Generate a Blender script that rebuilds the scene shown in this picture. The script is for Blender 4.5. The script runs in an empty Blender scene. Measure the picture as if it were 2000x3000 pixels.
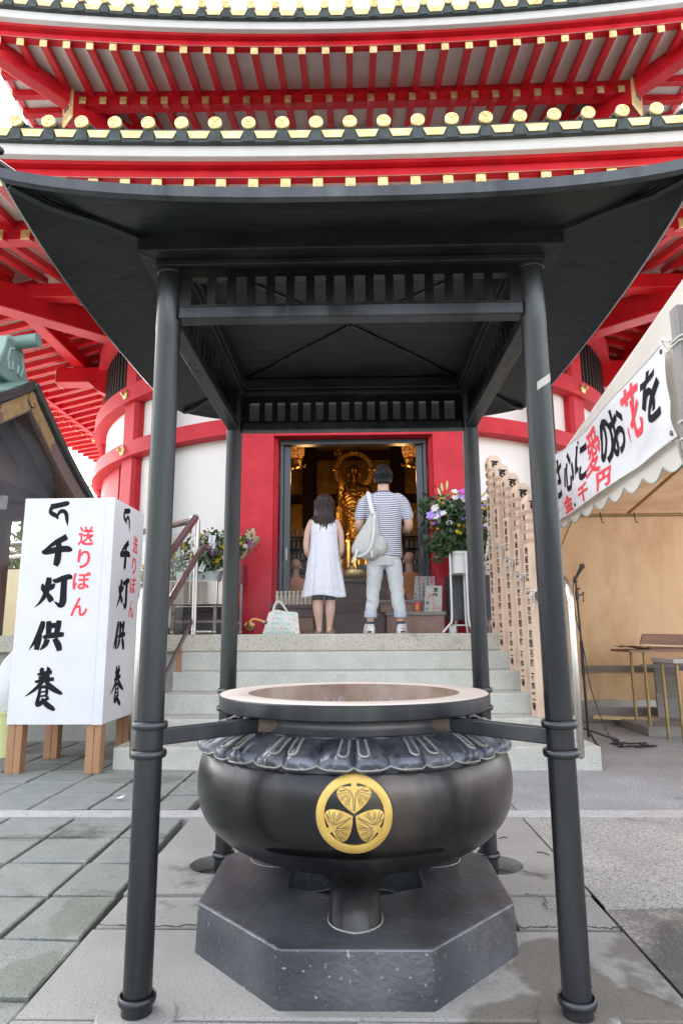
import bpy, bmesh, math, random
from mathutils import Vector, Matrix, noise
from math import sin, cos, pi, radians, sqrt, atan2
random.seed(7)
scene = bpy.context.scene
COL = scene.collection

# ---------------- camera ----------------
cd = bpy.data.cameras.new('camera'); cam = bpy.data.objects.new('camera', cd); COL.objects.link(cam)
cd.sensor_fit = 'VERTICAL'; cd.sensor_height = 36; cd.lens = 1913.5/3000*36; cd.clip_start = .05; cd.clip_end = 500
th, yaw, roll = radians(10.631), radians(-1.139), radians(-.3146)
fw = Vector((sin(yaw)*cos(th), cos(yaw)*cos(th), sin(th)))
rt = Vector((cos(yaw), -sin(yaw), 0)); up = rt.cross(fw)
R_ = rt*cos(roll)+up*sin(roll); U_ = up*cos(roll)-rt*sin(roll)
cam.matrix_world = Matrix(((R_.x, U_.x, -fw.x, .0080), (R_.y, U_.y, -fw.y, -2.5352), (R_.z, U_.z, -fw.z, 1.0085), (0, 0, 0, 1)))
scene.camera = cam
# ---------------- sky and sun (bright hazy day, light from behind the left of the hall) ----------------
W = bpy.data.worlds.new('World'); scene.world = W; W.use_nodes = True
nt = W.node_tree; bg = nt.nodes['Background']
sky = nt.nodes.new('ShaderNodeTexSky'); sky.sky_type = 'NISHITA'; sky.sun_disc = False
SUN_EL, SUN_AZ = radians(40), radians(-28)       # azimuth from +Y, to the left
sky.sun_elevation = SUN_EL; sky.sun_rotation = SUN_AZ; sky.air_density = 1.0; sky.dust_density = 4.0; sky.ozone_density = 1
hs = nt.nodes.new('ShaderNodeHueSaturation'); hs.inputs['Saturation'].default_value = .30
nt.links.new(sky.outputs[0], hs.inputs['Color']); nt.links.new(hs.outputs[0], bg.inputs['Color'])
bg.inputs['Strength'].default_value = .15
sl = bpy.data.lights.new('sun', 'SUN'); sl.energy = 2.0; sl.angle = radians(10); sl.color = (1, .95, .87)
so = bpy.data.objects.new('sun', sl); COL.objects.link(so)
so.rotation_euler = Vector((-sin(SUN_AZ)*cos(SUN_EL), -cos(SUN_AZ)*cos(SUN_EL), -sin(SUN_EL))).to_track_quat('-Z', 'Y').to_euler()
vs = scene.view_settings; vs.view_transform = 'Standard'; vs.look = 'None'; vs.gamma = 1; vs.exposure = 2.8
scene.cycles.max_bounces = 10; scene.cycles.diffuse_bounces = 6; scene.cycles.use_denoising = True

# ---------------- mesh helpers ----------------
class MB:
    def __init__(s): s.v = []; s.f = []; s.m = []
    def add(s, vs, fs, m=0):
        n = len(s.v); s.v += [tuple(v) for v in vs]; s.f += [tuple(i+n for i in f) for f in fs]; s.m += [m]*len(fs); return s
    def box(s, x0, x1, y0, y1, z0, z1, m=0):
        return s.add([(x, y, z) for z in (z0, z1) for y in (y0, y1) for x in (x0, x1)],
                     [(0, 2, 3, 1), (4, 5, 7, 6), (0, 1, 5, 4), (2, 6, 7, 3), (0, 4, 6, 2), (1, 3, 7, 5)], m)
    def obox(s, c, ax, ay, az, m=0):
        c = Vector(c); ax = Vector(ax); ay = Vector(ay); az = Vector(az)
        return s.add([c+ax*i+ay*j+az*k for k in (-1, 1) for j in (-1, 1) for i in (-1, 1)],
                     [(0, 2, 3, 1), (4, 5, 7, 6), (0, 1, 5, 4), (2, 6, 7, 3), (0, 4, 6, 2), (1, 3, 7, 5)], m)
    def bar(s, p, q, w, h, upv=(0, 0, 1), m=0):
        p = Vector(p); q = Vector(q); d = q-p; L = d.length; d.normalize(); u = Vector(upv)
        sd = d.cross(u).normalized(); u = sd.cross(d).normalized()
        return s.obox((p+q)/2, d*L/2, sd*w/2, u*h/2, m)
    def tube(s, pts, r, n=8, cap=True, m=0, rnd=False, closed=False):
        pts = [Vector(p) for p in pts]; N = len(pts)
        r = list(r) if isinstance(r, (list, tuple)) else [r]*N
        if rnd:
            d0 = (pts[0]-pts[1]).normalized(); d1 = (pts[-1]-pts[-2]).normalized()
            pre = [(pts[0]+d0*r[0]*k, r[0]*sqrt(max(0, 1-k*k))+1e-4) for k in (.98, .85, .5)]
            post = [(pts[-1]+d1*r[-1]*k, r[-1]*sqrt(max(0, 1-k*k))+1e-4) for k in (.5, .85, .98)]
            pts = [a for a, _ in pre]+pts+[a for a, _ in post]; r = [b for _, b in pre]+r+[b for _, b in post]; N = len(pts)
        T = []
        for i in range(N):
            a = pts[i-1] if (i or closed) else pts[0]; b = pts[(i+1) % N] if (i < N-1 or closed) else pts[-1]
            T.append((b-a).normalized() if (b-a).length > 1e-9 else Vector((0, 0, 1)))
        u = T[0].orthogonal().normalized(); vs = []
        for i in range(N):
            if i:
                u = u-T[i]*u.dot(T[i])
                u = u.normalized() if u.length > 1e-6 else T[i].orthogonal().normalized()
            w = T[i].cross(u)
            vs += [pts[i]+(u*cos(2*pi*k/n)+w*sin(2*pi*k/n))*r[i] for k in range(n)]
        fs = [(i*n+k, i*n+(k+1) % n, ((i+1) % N)*n+(k+1) % n, ((i+1) % N)*n+k) for i in range(N if closed else N-1) for k in range(n)]
        if cap and not closed: fs += [tuple(range(n))[::-1], tuple(range((N-1)*n, N*n))]
        return s.add(vs, fs, m)
    def lathe(s, prof, n=48, c=(0, 0, 0), m=0, cap=False, a0=0, a1=2*pi):
        full = abs(a1-a0-2*pi) < 1e-6; k = n if full else n+1
        vs = [(c[0]+r*cos(a0+(a1-a0)*i/n), c[1]+r*sin(a0+(a1-a0)*i/n), c[2]+z) for r, z in prof for i in range(k)]
        fs = [(j*k+i, j*k+(i+1) % k, (j+1)*k+(i+1) % k, (j+1)*k+i) for j in range(len(prof)-1) for i in range(n)]
        if cap: fs += [tuple(range(k))[::-1], tuple(range((len(prof)-1)*k, len(prof)*k))]
        return s.add(vs, fs, m)
    def loft(s, rings, cap=True, m=0, closed=True):
        n = len(rings[0]); vs = [p for r in rings for p in r]; e = n if closed else n-1
        fs = [(j*n+i, j*n+(i+1) % n, (j+1)*n+(i+1) % n, (j+1)*n+i) for j in range(len(rings)-1) for i in range(e)]
        if cap: fs += [tuple(range(n))[::-1], tuple(range((len(rings)-1)*n, len(rings)*n))]
        return s.add(vs, fs, m)
    def ell(s, rings, n=24, m=0, pw=2.0, mod=None):   # rings: (z, cx, cy, rx, ry), stacked ellipses
        R = []
        for z, cx, cy, rx, ry in rings:
            ring = []
            for i in range(n):
                a = 2*pi*i/n; ca, sa = cos(a), sin(a)
                k = (abs(ca)**pw+abs(sa)**pw)**(-1/pw)*(mod(a, z) if mod else 1)
                ring.append((cx+rx*ca*k, cy+ry*sa*k, z))
            R.append(ring)
        return s.loft(R, m=m)
    def sphere(s, c, r, n=12, m=0, sc=(1, 1, 1)):
        h = n//2; vs = []; fs = []
        prof = [(max(sin(pi*j/h), 1e-4), -cos(pi*j/h)) for j in range(h+1)]
        vs = [(c[0]+p*cos(2*pi*i/n)*r*sc[0], c[1]+p*sin(2*pi*i/n)*r*sc[1], c[2]+z*r*sc[2]) for p, z in prof for i in range(n)]
        fs = [(j*n+i, j*n+(i+1) % n, (j+1)*n+(i+1) % n, (j+1)*n+i) for j in range(h) for i in range(n)]
        return s.add(vs, fs, m)
    def grid(s, fn, nu, nv, m=0):
        vs = [fn(i/nu, j/nv) for j in range(nv+1) for i in range(nu+1)]
        return s.add(vs, [(j*(nu+1)+i, j*(nu+1)+i+1, (j+1)*(nu+1)+i+1, (j+1)*(nu+1)+i) for j in range(nv) for i in range(nu)], m)
    def slab(s, poly, z0, z1, m=0):      # vertical prism on a polygon of (x, y)
        n = len(poly)
        return s.add([(x, y, z0) for x, y in poly]+[(x, y, z1) for x, y in poly],
                     [tuple(range(n))[::-1], tuple(range(n, 2*n))]+[(i, (i+1) % n, (i+1) % n+n, i+n) for i in range(n)], m)
    def sheet(s, poly, f0, f1, m=0):     # prism between two mappings of a 2D polygon
        n = len(poly)
        return s.add([f0(*p) for p in poly]+[f1(*p) for p in poly],
                     [tuple(range(n))[::-1], tuple(range(n, 2*n))]+[(i, (i+1) % n, (i+1) % n+n, i+n) for i in range(n)], m)

ROOT = {}
def tag(o, label=None, cat=None, group=None, kind=None):
    for k, x in (('label', label), ('category', cat), ('group', group), ('kind', kind)):
        if x: o[k] = x
    return o
def thing(name, label, cat, loc=(0, 0, 0), group=None):
    o = bpy.data.objects.new(name, None); COL.objects.link(o); o.location = loc; o.empty_display_size = .1
    ROOT[o] = Vector(loc); return tag(o, label, cat, group)
def obj(name, mb, mats, parent=None, smooth=False, bevel=0, label=None, cat=None, group=None, kind=None, loc=None, seg=2, flip=True):
    base = ROOT[parent] if parent else Vector(loc or (0, 0, 0))
    me = bpy.data.meshes.new(name)
    if isinstance(mb, MB):
        me.from_pydata([tuple(Vector(v)-base) for v in mb.v], [], mb.f)
        me.polygons.foreach_set('material_index', mb.m)
        if flip:
            b = bmesh.new(); b.from_mesh(me); bmesh.ops.recalc_face_normals(b, faces=b.faces); b.to_mesh(me); b.free()
    else:
        bpy.data.meshes.remove(me); me = mb; me.name = name; me.transform(Matrix.Translation(-base)); me.materials.clear()
    for m in (mats if isinstance(mats, (list, tuple)) else [mats]): me.materials.append(m)
    if smooth: me.shade_smooth()
    o = bpy.data.objects.new(name, me); COL.objects.link(o); ROOT[o] = base
    if parent: o.parent = parent
    else: o.location = base
    if bevel:
        b = o.modifiers.new('bevel', 'BEVEL'); b.width = bevel; b.segments = seg; b.limit_method = 'ANGLE'; b.angle_limit = radians(40)
        if smooth is None: pass
    if smooth and not bevel is None:
        try: me.set_sharp_from_angle(angle=radians(38))
        except Exception: pass
    return tag(o, label, cat, group, kind)
def dup(o, loc=None, parent=None, label=None):
    c = o.copy(); COL.objects.link(c); ROOT[c] = ROOT[o]
    if parent is not None: c.parent = parent
    if loc is not None: c.location = loc; ROOT[c] = Vector(loc) if parent is None else ROOT[o]
    for ch in list(o.children): dup(ch, None, c)
    if label: c['label'] = label
    return c
TMP = bpy.data.scenes.new('scratch')     # small separate scene for evaluating shapes
def baked(o):
    with bpy.context.temp_override(scene=TMP, view_layer=TMP.view_layers[0]):
        dg = bpy.context.evaluated_depsgraph_get(); dg.update(); return bpy.data.meshes.new_from_object(o.evaluated_get(dg))
def fused(mb, voxel, it=4, fac=.5):      # one continuous surface from overlapping shapes
    me = bpy.data.meshes.new('tmp'); me.from_pydata(mb.v, [], mb.f)
    b = bmesh.new(); b.from_mesh(me); bmesh.ops.recalc_face_normals(b, faces=b.faces); b.to_mesh(me); b.free()
    o = bpy.data.objects.new('tmp', me); TMP.collection.objects.link(o)
    r = o.modifiers.new('r', 'REMESH'); r.mode = 'VOXEL'; r.voxel_size = voxel
    if it:
        sm = o.modifiers.new('s', 'SMOOTH'); sm.iterations = it; sm.factor = fac
    out = baked(o); bpy.data.objects.remove(o); bpy.data.meshes.remove(me)
    return out
_G = {}
def glyph(ch, bold=0.0):
    k = (ch, bold)
    if k in _G: return _G[k]
    cu = bpy.data.curves.new('g', 'FONT'); cu.body = ch; cu.size = 1; cu.offset = bold; cu.resolution_u = 3; cu.fill_mode = 'FRONT'
    o = bpy.data.objects.new('g', cu); TMP.collection.objects.link(o)
    me = baked(o)
    v = [(p.co.x, p.co.y) for p in me.vertices]; f = [tuple(p.vertices) for p in me.polygons]
    bpy.data.objects.remove(o); bpy.data.curves.remove(cu); bpy.data.meshes.remove(me)
    _G[k] = (v, f); return _G[k]
def put(mb, ch, u, v, w, h, fn, bold=0.0, m=0, shear=0, fit=True):   # one character filling the cell centred on (u, v)
    gv, gf = glyph(ch, bold)
    if not gv: return
    xs = [p[0] for p in gv]; ys = [p[1] for p in gv]
    cx, cy = (min(xs)+max(xs))/2, (min(ys)+max(ys))/2; bw, bh = max(xs)-min(xs), max(ys)-min(ys)
    if fit: sx = w/max(bw, .25); sy = h/max(bh, .25)
    else: sx = w; sy = h
    mb.add([fn(u+(x-cx)*sx+shear*(y-cy)*sy, v+(y-cy)*sy) for x, y in gv], gf, m)
def put_fine(mb, ch, u, v, w, h, fn, bold=0.0, cuts=4):   # the same, cut small enough to follow a waving cloth
    t = MB(); put(t, ch, u, v, w, h, lambda a, b: (a, b, 0), bold)
    b = bmesh.new(); vs_ = [b.verts.new(p) for p in t.v]
    for f in t.f:
        try: b.faces.new([vs_[i] for i in f])
        except ValueError: pass
    bmesh.ops.triangulate(b, faces=b.faces); bmesh.ops.subdivide_edges(b, edges=b.edges, cuts=cuts, use_grid_fill=True); b.verts.index_update()
    mb.add([fn(p.co.x, p.co.y) for p in b.verts], [tuple(q.index for q in f.verts) for f in b.faces]); b.free()
def line(mb, s, u, v, size, fn, bold=0.0, m=0, adv=None, ratio=1.0):       # a horizontal line from (u, v) baseline, natural spacing
    x = u
    for ch in s:
        if ch == ' ': x += size*.3; continue
        gv, gf = glyph(ch, bold)
        if not gv: continue
        x0 = min(p[0] for p in gv); x1 = max(p[0] for p in gv)
        mb.add([fn(x+(a-x0)*size*ratio, v+b*size) for a, b in gv], gf, m)
        x += (x1-x0+.08)*size*ratio
    return x

# ---------------- materials ----------------
def rgb(c): return (c[0], c[1], c[2], 1)
def mat(name, c, c2=None, var=.12, scale=6.0, rough=.5, metal=0.0, bump=0.0, bscale=60.0, stretch=(1, 1, 1), dirt=None, dscale=2.0, dlo=.5, dhi=.62, spec=.5, coat=0.0, rvar=.12, detail=5, emit=None, estr=0, trans=0, alpha=1, speck=None, sscale=220, slo=.62, sheen=0):
    M = bpy.data.materials.new(name); M.use_nodes = True; t = M.node_tree; N = t.nodes; L = t.links; B = N['Principled BSDF']
    tc = N.new('ShaderNodeTexCoord'); mp = N.new('ShaderNodeMapping'); mp.inputs['Scale'].default_value = stretch
    L.new(tc.outputs['Object'], mp.inputs['Vector'])
    no = N.new('ShaderNodeTexNoise'); no.inputs['Scale'].default_value = scale; no.inputs['Detail'].default_value = detail; L.new(mp.outputs[0], no.inputs['Vector'])
    cr = N.new('ShaderNodeValToRGB'); cr.color_ramp.elements[0].position = .3; cr.color_ramp.elements[1].position = .7
    if c2 is None: a, b = [x*(1-var) for x in c], [min(1, x*(1+var)) for x in c]
    else: a, b = c, c2
    cr.color_ramp.elements[0].color = rgb(a); cr.color_ramp.elements[1].color = rgb(b); L.new(no.outputs[0], cr.inputs[0])
    out = cr.outputs[0]
    def mixc(fac, col):
        nonlocal out
        mx = N.new('ShaderNodeMix'); mx.data_type = 'RGBA'; L.new(fac, mx.inputs[0]); L.new(out, mx.inputs[6]); mx.inputs[7].default_value = rgb(col); out = mx.outputs[2]
    if speck:
        n3 = N.new('ShaderNodeTexNoise'); n3.inputs['Scale'].default_value = sscale; n3.inputs['Detail'].default_value = 1; L.new(tc.outputs['Object'], n3.inputs['Vector'])
        r3 = N.new('ShaderNodeValToRGB'); r3.color_ramp.elements[0].position = slo; r3.color_ramp.elements[1].position = slo+.06; L.new(n3.outputs[0], r3.inputs[0]); mixc(r3.outputs[0], speck)
    if dirt:
        n2 = N.new('ShaderNodeTexNoise'); n2.inputs['Scale'].default_value = dscale; n2.inputs['Detail'].default_value = 8; n2.inputs['Roughness'].default_value = .65; L.new(mp.outputs[0], n2.inputs['Vector'])
        r2 = N.new('ShaderNodeValToRGB'); r2.color_ramp.elements[0].position = dlo; r2.color_ramp.elements[1].position = dhi; L.new(n2.outputs[0], r2.inputs[0]); mixc(r2.outputs[0], dirt)
    L.new(out, B.inputs['Base Color'])
    rr = N.new('ShaderNodeMapRange'); rr.inputs[3].default_value = max(.02, rough-rvar); rr.inputs[4].default_value = min(1, rough+rvar); L.new(no.outputs[0], rr.inputs[0]); L.new(rr.outputs[0], B.inputs['Roughness'])
    B.inputs['Metallic'].default_value = metal; B.inputs['Specular IOR Level'].default_value = spec; B.inputs['Coat Weight'].default_value = coat
    if sheen: B.inputs['Sheen Weight'].default_value = sheen
    if trans: B.inputs['Transmission Weight'].default_value = trans
    if emit: B.inputs['Emission Color'].default_value = rgb(emit); B.inputs['Emission Strength'].default_value = estr
    if bump:
        nb = N.new('ShaderNodeTexNoise'); nb.inputs['Scale'].default_value = bscale; nb.inputs['Detail'].default_value = 6; L.new(mp.outputs[0], nb.inputs['Vector'])
        bp = N.new('ShaderNodeBump'); bp.inputs['Strength'].default_value = bump; bp.inputs['Distance'].default_value = .01; L.new(nb.outputs[0], bp.inputs['Height']); L.new(bp.outputs[0], B.inputs['Normal'])
    return M
RED = mat('red_lacquer', (.47, .006, .013), (.60, .012, .020), scale=3.5, spec=.28, rough=.42, rvar=.2, bump=.12, bscale=60, dirt=(.30, .012, .02), dscale=2.3, dlo=.54, dhi=.82)
REDW = mat('red_plaster_paint', (.48, .016, .030), (.58, .034, .050), scale=4, spec=.3, rough=.6, bump=.2, bscale=110, dirt=(.42, .025, .035), dscale=1.8, dlo=.55, dhi=.8)
WHITE = mat('white_plaster', (.78, .77, .74), (.84, .83, .80), scale=1.5, rough=.75, bump=.08, bscale=120, dirt=(.70, .68, .63), dscale=.9, dlo=.62, dhi=.85)
CREAM = mat('cream_soffit_paint', (0.7128, 0.6804, 0.6264), (0.7992, 0.7668, 0.7128), scale=2, rough=.6)
FASC = mat('pale_fascia_paint', (0.576, 0.56, 0.544), (0.624, 0.608, 0.584), scale=3, rough=.5, dirt=(.5, .48, .45), dscale=3, dlo=.68, dhi=.8)
GOLD = mat('gold_leaf', (.66, .48, .19), (.84, .68, .36), scale=11, rough=.38, metal=.75, bump=.2, bscale=90, dirt=(.40, .27, .09), dscale=5, dlo=.58, dhi=.75)
GOLDD = mat('old_gold', (.52, .28, .05), (.78, .46, .10), scale=9, rough=.25, metal=.9, bump=.1, bscale=60)
GOLDM = mat('matt_gold_paint', (0.5084, 0.328, 0.0738), (0.6068, 0.41, 0.1148), scale=20, rough=.45, metal=.35, bump=.12, bscale=90, dirt=(.10, .08, .05), dscale=9, dlo=.66, dhi=.72)
GPAN = mat('gold_panel', (.34, .20, .035), (.62, .40, .08), scale=5, rough=.38, metal=.9, bump=.12, bscale=30)
AGILT = mat('aged_gilt_plate', (.26, .18, .075), (.42, .31, .15), scale=16, rough=.5, metal=.35, bump=.6, bscale=45, dirt=(.10, .07, .04), dscale=14, dlo=.6, dhi=.7)
SWOOD = mat('brown_roof_boards', (0.1105, 0.078, 0.0676), (0.195, 0.143, 0.1235), scale=4, rough=.7, stretch=(.5, 14, 14), bump=.25)
COPPER = mat('dark_copper_tile', (.028, .034, .034), (.06, .075, .072), scale=8, rough=.5, metal=.4, bump=.2, bscale=40, dirt=(.10, .16, .14), dscale=5, dlo=.62, dhi=.75)
BRONZE = mat('dark_bronze', (0.01755, 0.01822, 0.02092), (0.06413, 0.06075, 0.0621), scale=2.6, rough=.27, rvar=.10, metal=.8, stretch=(1, 1, .45), bump=.10, bscale=34, dirt=(.115, .095, .078), dscale=2.6, dlo=.52, dhi=.74)
BRONZEP = mat('patinated_bronze_post', (0.03479, 0.03669, 0.04048), (0.07277, 0.0759, 0.08349), scale=9, rough=.33, rvar=.2, metal=.75, stretch=(1, 1, .09), bump=.10, bscale=60, dirt=(.075, .085, .085), dscale=7, dlo=.50, dhi=.70)
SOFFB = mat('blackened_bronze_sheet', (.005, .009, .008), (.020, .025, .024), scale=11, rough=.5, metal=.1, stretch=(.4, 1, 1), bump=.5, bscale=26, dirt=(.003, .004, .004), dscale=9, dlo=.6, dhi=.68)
PLINTH = mat('weathered_bronze_plinth', (.058, .064, .074), (.150, .158, .172), scale=3.2, rough=.36, rvar=.16, metal=.5, bump=.3, bscale=60, dirt=(.085, .062, .055), dscale=2.1, dlo=.54, dhi=.68, speck=(.30, .31, .31), sscale=70, slo=.70)
ASH = mat('pale_incense_ash', (.36, .32, .29), (.48, .44, .40), scale=9, rough=.95, bump=.6, bscale=30, dirt=(.20, .125, .085), dscale=4, dlo=.52, dhi=.66)
RIMP = mat('pale_dusty_rim', (.62, .53, .46), (.72, .63, .56), scale=3, rough=.7, bump=.08, dirt=(.36, .27, .20), dscale=4, dlo=.6, dhi=.78)
GRAN = mat('pale_granite', (.43, .435, .385), (.53, .53, .475), scale=5, rough=.7, bump=.25, bscale=160, speck=(.17, .17, .165), sscale=150, slo=.58, dirt=(.30, .30, .24), dscale=2.2, dlo=.58, dhi=.75)
GRANY = mat('stained_granite', (.44, .41, .33), (.53, .50, .42), scale=5, rough=.75, bump=.25, bscale=160, speck=(.19, .17, .14), sscale=150, slo=.58, dirt=(.17, .15, .12), dscale=2.6, dlo=.6, dhi=.72)
PAVE = mat('grey_green_paving', (.205, .225, .205), (.27, .285, .26), scale=7, rough=.85, bump=.45, bscale=240, speck=(.13, .14, .13), sscale=170, slo=.58, dirt=(.085, .088, .070), dscale=1.6, dlo=.585, dhi=.68)
PATH = mat('worn_concrete_path', (.24, .232, .215), (.32, .31, .29), scale=2.4, rough=.85, bump=.3, bscale=180, dirt=(.15, .14, .125), dscale=1.5, dlo=.575, dhi=.63, speck=(.16, .155, .145), sscale=190, slo=.62)
SOIL = mat('dark_joint_soil', (.045, .045, .035), (.07, .075, .05), scale=9, rough=.95, bump=.6)
STRIP = mat('granite_strip', (.38, .37, .37), (.48, .47, .47), scale=12, rough=.7, speck=(.2, .2, .2), sscale=130, slo=.58, bump=.2, bscale=150)
STEEL = mat('brushed_steel', (0.46, 0.44, 0.42), (0.56, 0.54, 0.52), scale=8, rough=.28, metal=1, stretch=(1, 1, .2))
STEELD = mat('tinted_handrail_tube', (.16, .13, .13), (.22, .18, .18), scale=6, rough=.3, metal=.7)
SHEET = mat('thin_stainless_sheet', (.50, .47, .43), (.60, .57, .52), scale=2, rough=.2, metal=1, bump=.25, bscale=5)
PAPER = mat('white_sign_cloth', (0.592, 0.592, 0.6068), (0.6438, 0.6438, 0.6586), scale=3, rough=.8, bump=.35, bscale=4, dirt=(.52, .49, .46), dscale=2.4, dlo=.62, dhi=.82)
INK = mat('black_ink', (.008, .008, .011), (.014, .014, .017), rough=.7, spec=.15)
REDINK = mat('red_ink', (.72, .03, .05), (.80, .05, .07), rough=.6)
PINE = mat('planed_pale_pine', (0.574, 0.41, 0.2952), (0.6396, 0.4838, 0.3608), scale=3, rough=.6, stretch=(8, 8, .6), bump=.05, dirt=(.55, .33, .2), dscale=2.2, dlo=.68, dhi=.75)
LEGW = mat('reddish_timber', (0.2964, 0.1482, 0.0741), (0.3744, 0.2028, 0.1092), scale=4, rough=.65, stretch=(8, 8, .7), bump=.1, dirt=(.25, .12, .06), dscale=2, dlo=.6, dhi=.75)
DWOOD = mat('dark_brown_wood', (.06, .036, .028), (.10, .062, .048), scale=4, rough=.6, stretch=(.7, 8, 8), bump=.12)
GWOOD = mat('weathered_grey_wood', (.19, .18, .175), (.28, .265, .255), scale=4, rough=.8, stretch=(9, 9, .6), bump=.3, bscale=30)
GWOODX = mat('weathered_grey_board', (.17, .155, .14), (.26, .24, .22), scale=4, rough=.8, stretch=(.7, 9, 9), bump=.3, bscale=30)
BWOOD = mat('rough_brown_board', (.19, .11, .075), (.28, .17, .12), scale=5, rough=.75, stretch=(.8, 9, 9), bump=.2, bscale=20)
CONC = mat('red_brown_plinth_stone', (.20, .12, .09), (.30, .19, .15), scale=7, rough=.85, bump=.35, bscale=110, speck=(.12, .07, .06), sscale=120, slo=.6)
CONCG = mat('grey_wall_concrete', (.30, .30, .27), (.37, .37, .34), scale=3, rough=.85, bump=.2, bscale=120, dirt=(.2, .2, .17), dscale=1.5, dlo=.55, dhi=.75)
VERD = mat('verdigris_copper', (0.11, 0.2, 0.175), (0.17, 0.26, 0.23), scale=5, rough=.6, bump=.15, dirt=(.12, .15, .15), dscale=3, dlo=.52, dhi=.68)
VERDP = mat('pale_verdigris', (0.22, 0.33, 0.2915), (0.275, 0.374, 0.33), scale=8, rough=.6, dirt=(.2, .3, .28), dscale=6, dlo=.6, dhi=.7)
BLACK = mat('black_plastic', (.012, .012, .013), (.02, .02, .022), rough=.42)
BLACKM = mat('black_painted_bars', (.014, .015, .015), (.025, .026, .026), rough=.5)
DGREY = mat('dark_grey_frame', (.035, .042, .048), (.055, .062, .07), scale=6, rough=.4, metal=.2, dirt=(.09, .10, .10), dscale=12, dlo=.66, dhi=.72)
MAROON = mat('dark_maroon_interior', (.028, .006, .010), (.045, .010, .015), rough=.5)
WHITEP = mat('white_enamel', (0.608, 0.608, 0.5928), (0.6536, 0.6536, 0.6384), rough=.35)
CANVAS = mat('off_white_canvas', (0.5904, 0.5658, 0.5084), (0.656, 0.6314, 0.574), scale=3, rough=.8, bump=.1, bscale=14, dirt=(.6, .55, .46), dscale=2, dlo=.6, dhi=.8)
TAN = mat('tan_tent_sheet', (.68, .46, .26), (.78, .60, .38), scale=1.2, rough=.75, bump=.12, bscale=8, stretch=(1.3, 1, .55), dirt=(.50, .31, .16), dscale=1.4, dlo=.48, dhi=.75)
BRASS = mat('tarnished_brass_tube', (.30, .22, .09), (.40, .30, .14), rough=.4, metal=.8)
ROPE = mat('pale_rope', (.55, .54, .50), (.68, .67, .62), scale=90, rough=.9, bump=.5, bscale=200)
ROPEG = mat('grey_green_rope', (.25, .25, .20), (.36, .36, .30), scale=90, rough=.9, bump=.5, bscale=200)
SKIN = mat('skin', (0.464, 0.288, 0.216), (0.528, 0.336, 0.256), scale=8, rough=.5, bump=.03)
SKINM = mat('tanned_skin', (0.31, 0.1798, 0.124), (0.3596, 0.217, 0.155), scale=8, rough=.5)
LEAF = mat('dark_green_leaves', (.020, .055, .018), (.06, .12, .035), scale=30, rough=.5)
LEAFB = mat('yellow_green_tree_leaves', (.05, .09, .02), (.14, .19, .05), scale=8, rough=.6)  # paler, yellower green than the flower foliage
YEL = mat('yellow_petals', (0.68, 0.4675, 0.017), (0.748, 0.561, 0.0425), scale=30, rough=.6)
PUR = mat('purple_petals', (.30, .18, .66), (.46, .32, .78), scale=30, rough=.6)
MAG = mat('magenta_petals', (.48, .06, .42), (.62, .14, .56), scale=30, rough=.6)
WPET = mat('white_petals', (0.624, 0.616, 0.56), (0.688, 0.688, 0.64), scale=30, rough=.6)
CARD = mat('white_card', (0.6, 0.6075, 0.645), (0.645, 0.6525, 0.675), rough=.7)
GLASS = bpy.data.materials.new('clear_glass'); GLASS.use_nodes = True
_b = GLASS.node_tree.nodes['Principled BSDF']; _b.inputs['Base Color'].default_value = (.93, .97, .96, 1); _b.inputs['Roughness'].default_value = .02; _b.inputs['Transmission Weight'].default_value = 1; _b.inputs['IOR'].default_value = 1.1

def translucent(M, k):      # thin cloth that lets some daylight through
    t = M.node_tree; B = t.nodes['Principled BSDF']; src = B.inputs['Base Color'].links[0].from_socket; T = t.nodes.new('ShaderNodeBsdfTranslucent'); X = t.nodes.new('ShaderNodeMixShader'); X.inputs[0].default_value = k
    t.links.new(src, T.inputs['Color']); t.links.new(B.outputs[0], X.inputs[1]); t.links.new(T.outputs[0], X.inputs[2]); t.links.new(X.outputs[0], t.nodes['Material Output'].inputs['Surface'])
translucent(TAN, .45); translucent(CANVAS, .25)
# ---------------- ground, paving ----------------
GZ = -.05
mb = MB(); mb.box(-60, 60, -30, 90, GZ-.3, GZ)
obj('ground', mb, SOIL, kind='structure')
mb = MB(); rnd = random.Random(3)
def paver(mb, x0, x1, y0, y1, g=.0095, tilt=.005):
    zz = [rnd.uniform(-.004, .006)+.008 for _ in range(4)]; b = .006
    x0 += g; x1 -= g; y0 += g*1.3; y1 -= g*1.3
    P = [(x0, y0), (x1, y0), (x1, y1), (x0, y1)]; Q = [(x0+b, y0+b), (x1-b, y0+b), (x1-b, y1-b), (x0+b, y1-b)]
    vs = [(x, y, GZ+.001) for x, y in P]+[(x, y, z-.005) for (x, y), z in zip(P, zz)]+[(x, y, z) for (x, y), z in zip(Q, zz)]
    mb.add(vs, [(i, (i+1) % 4, (i+1) % 4+4, i+4) for i in range(4)]+[(i+4, (i+1) % 4+4, (i+1) % 4+8, i+8) for i in range(4)]+[(8, 9, 10, 11)])
def edgeX(y): return -.90-.03*(y+.6)
xs = [-1.205-.363*i for i in range(22)]
ys = [1.36-.372*i for i in range(12)]; ysb = [1.52+.36*i for i in range(8)]
for yy in (ys[::-1], ysb):
    for j in range(len(yy)-1):
        if yy[j] < -3: continue
        paver(mb, xs[0], edgeX(yy[j])-.01, yy[j], yy[j+1])
        for i in range(len(xs)-1): paver(mb, xs[i+1], xs[i], yy[j], yy[j+1])
obj('paving', mb, PAVE, kind='structure')
mb = MB(); mb.box(-9, 6, 1.368, 1.512, GZ+.002, .006)
obj('granite_strip', mb, STRIP, kind='structure')
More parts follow.
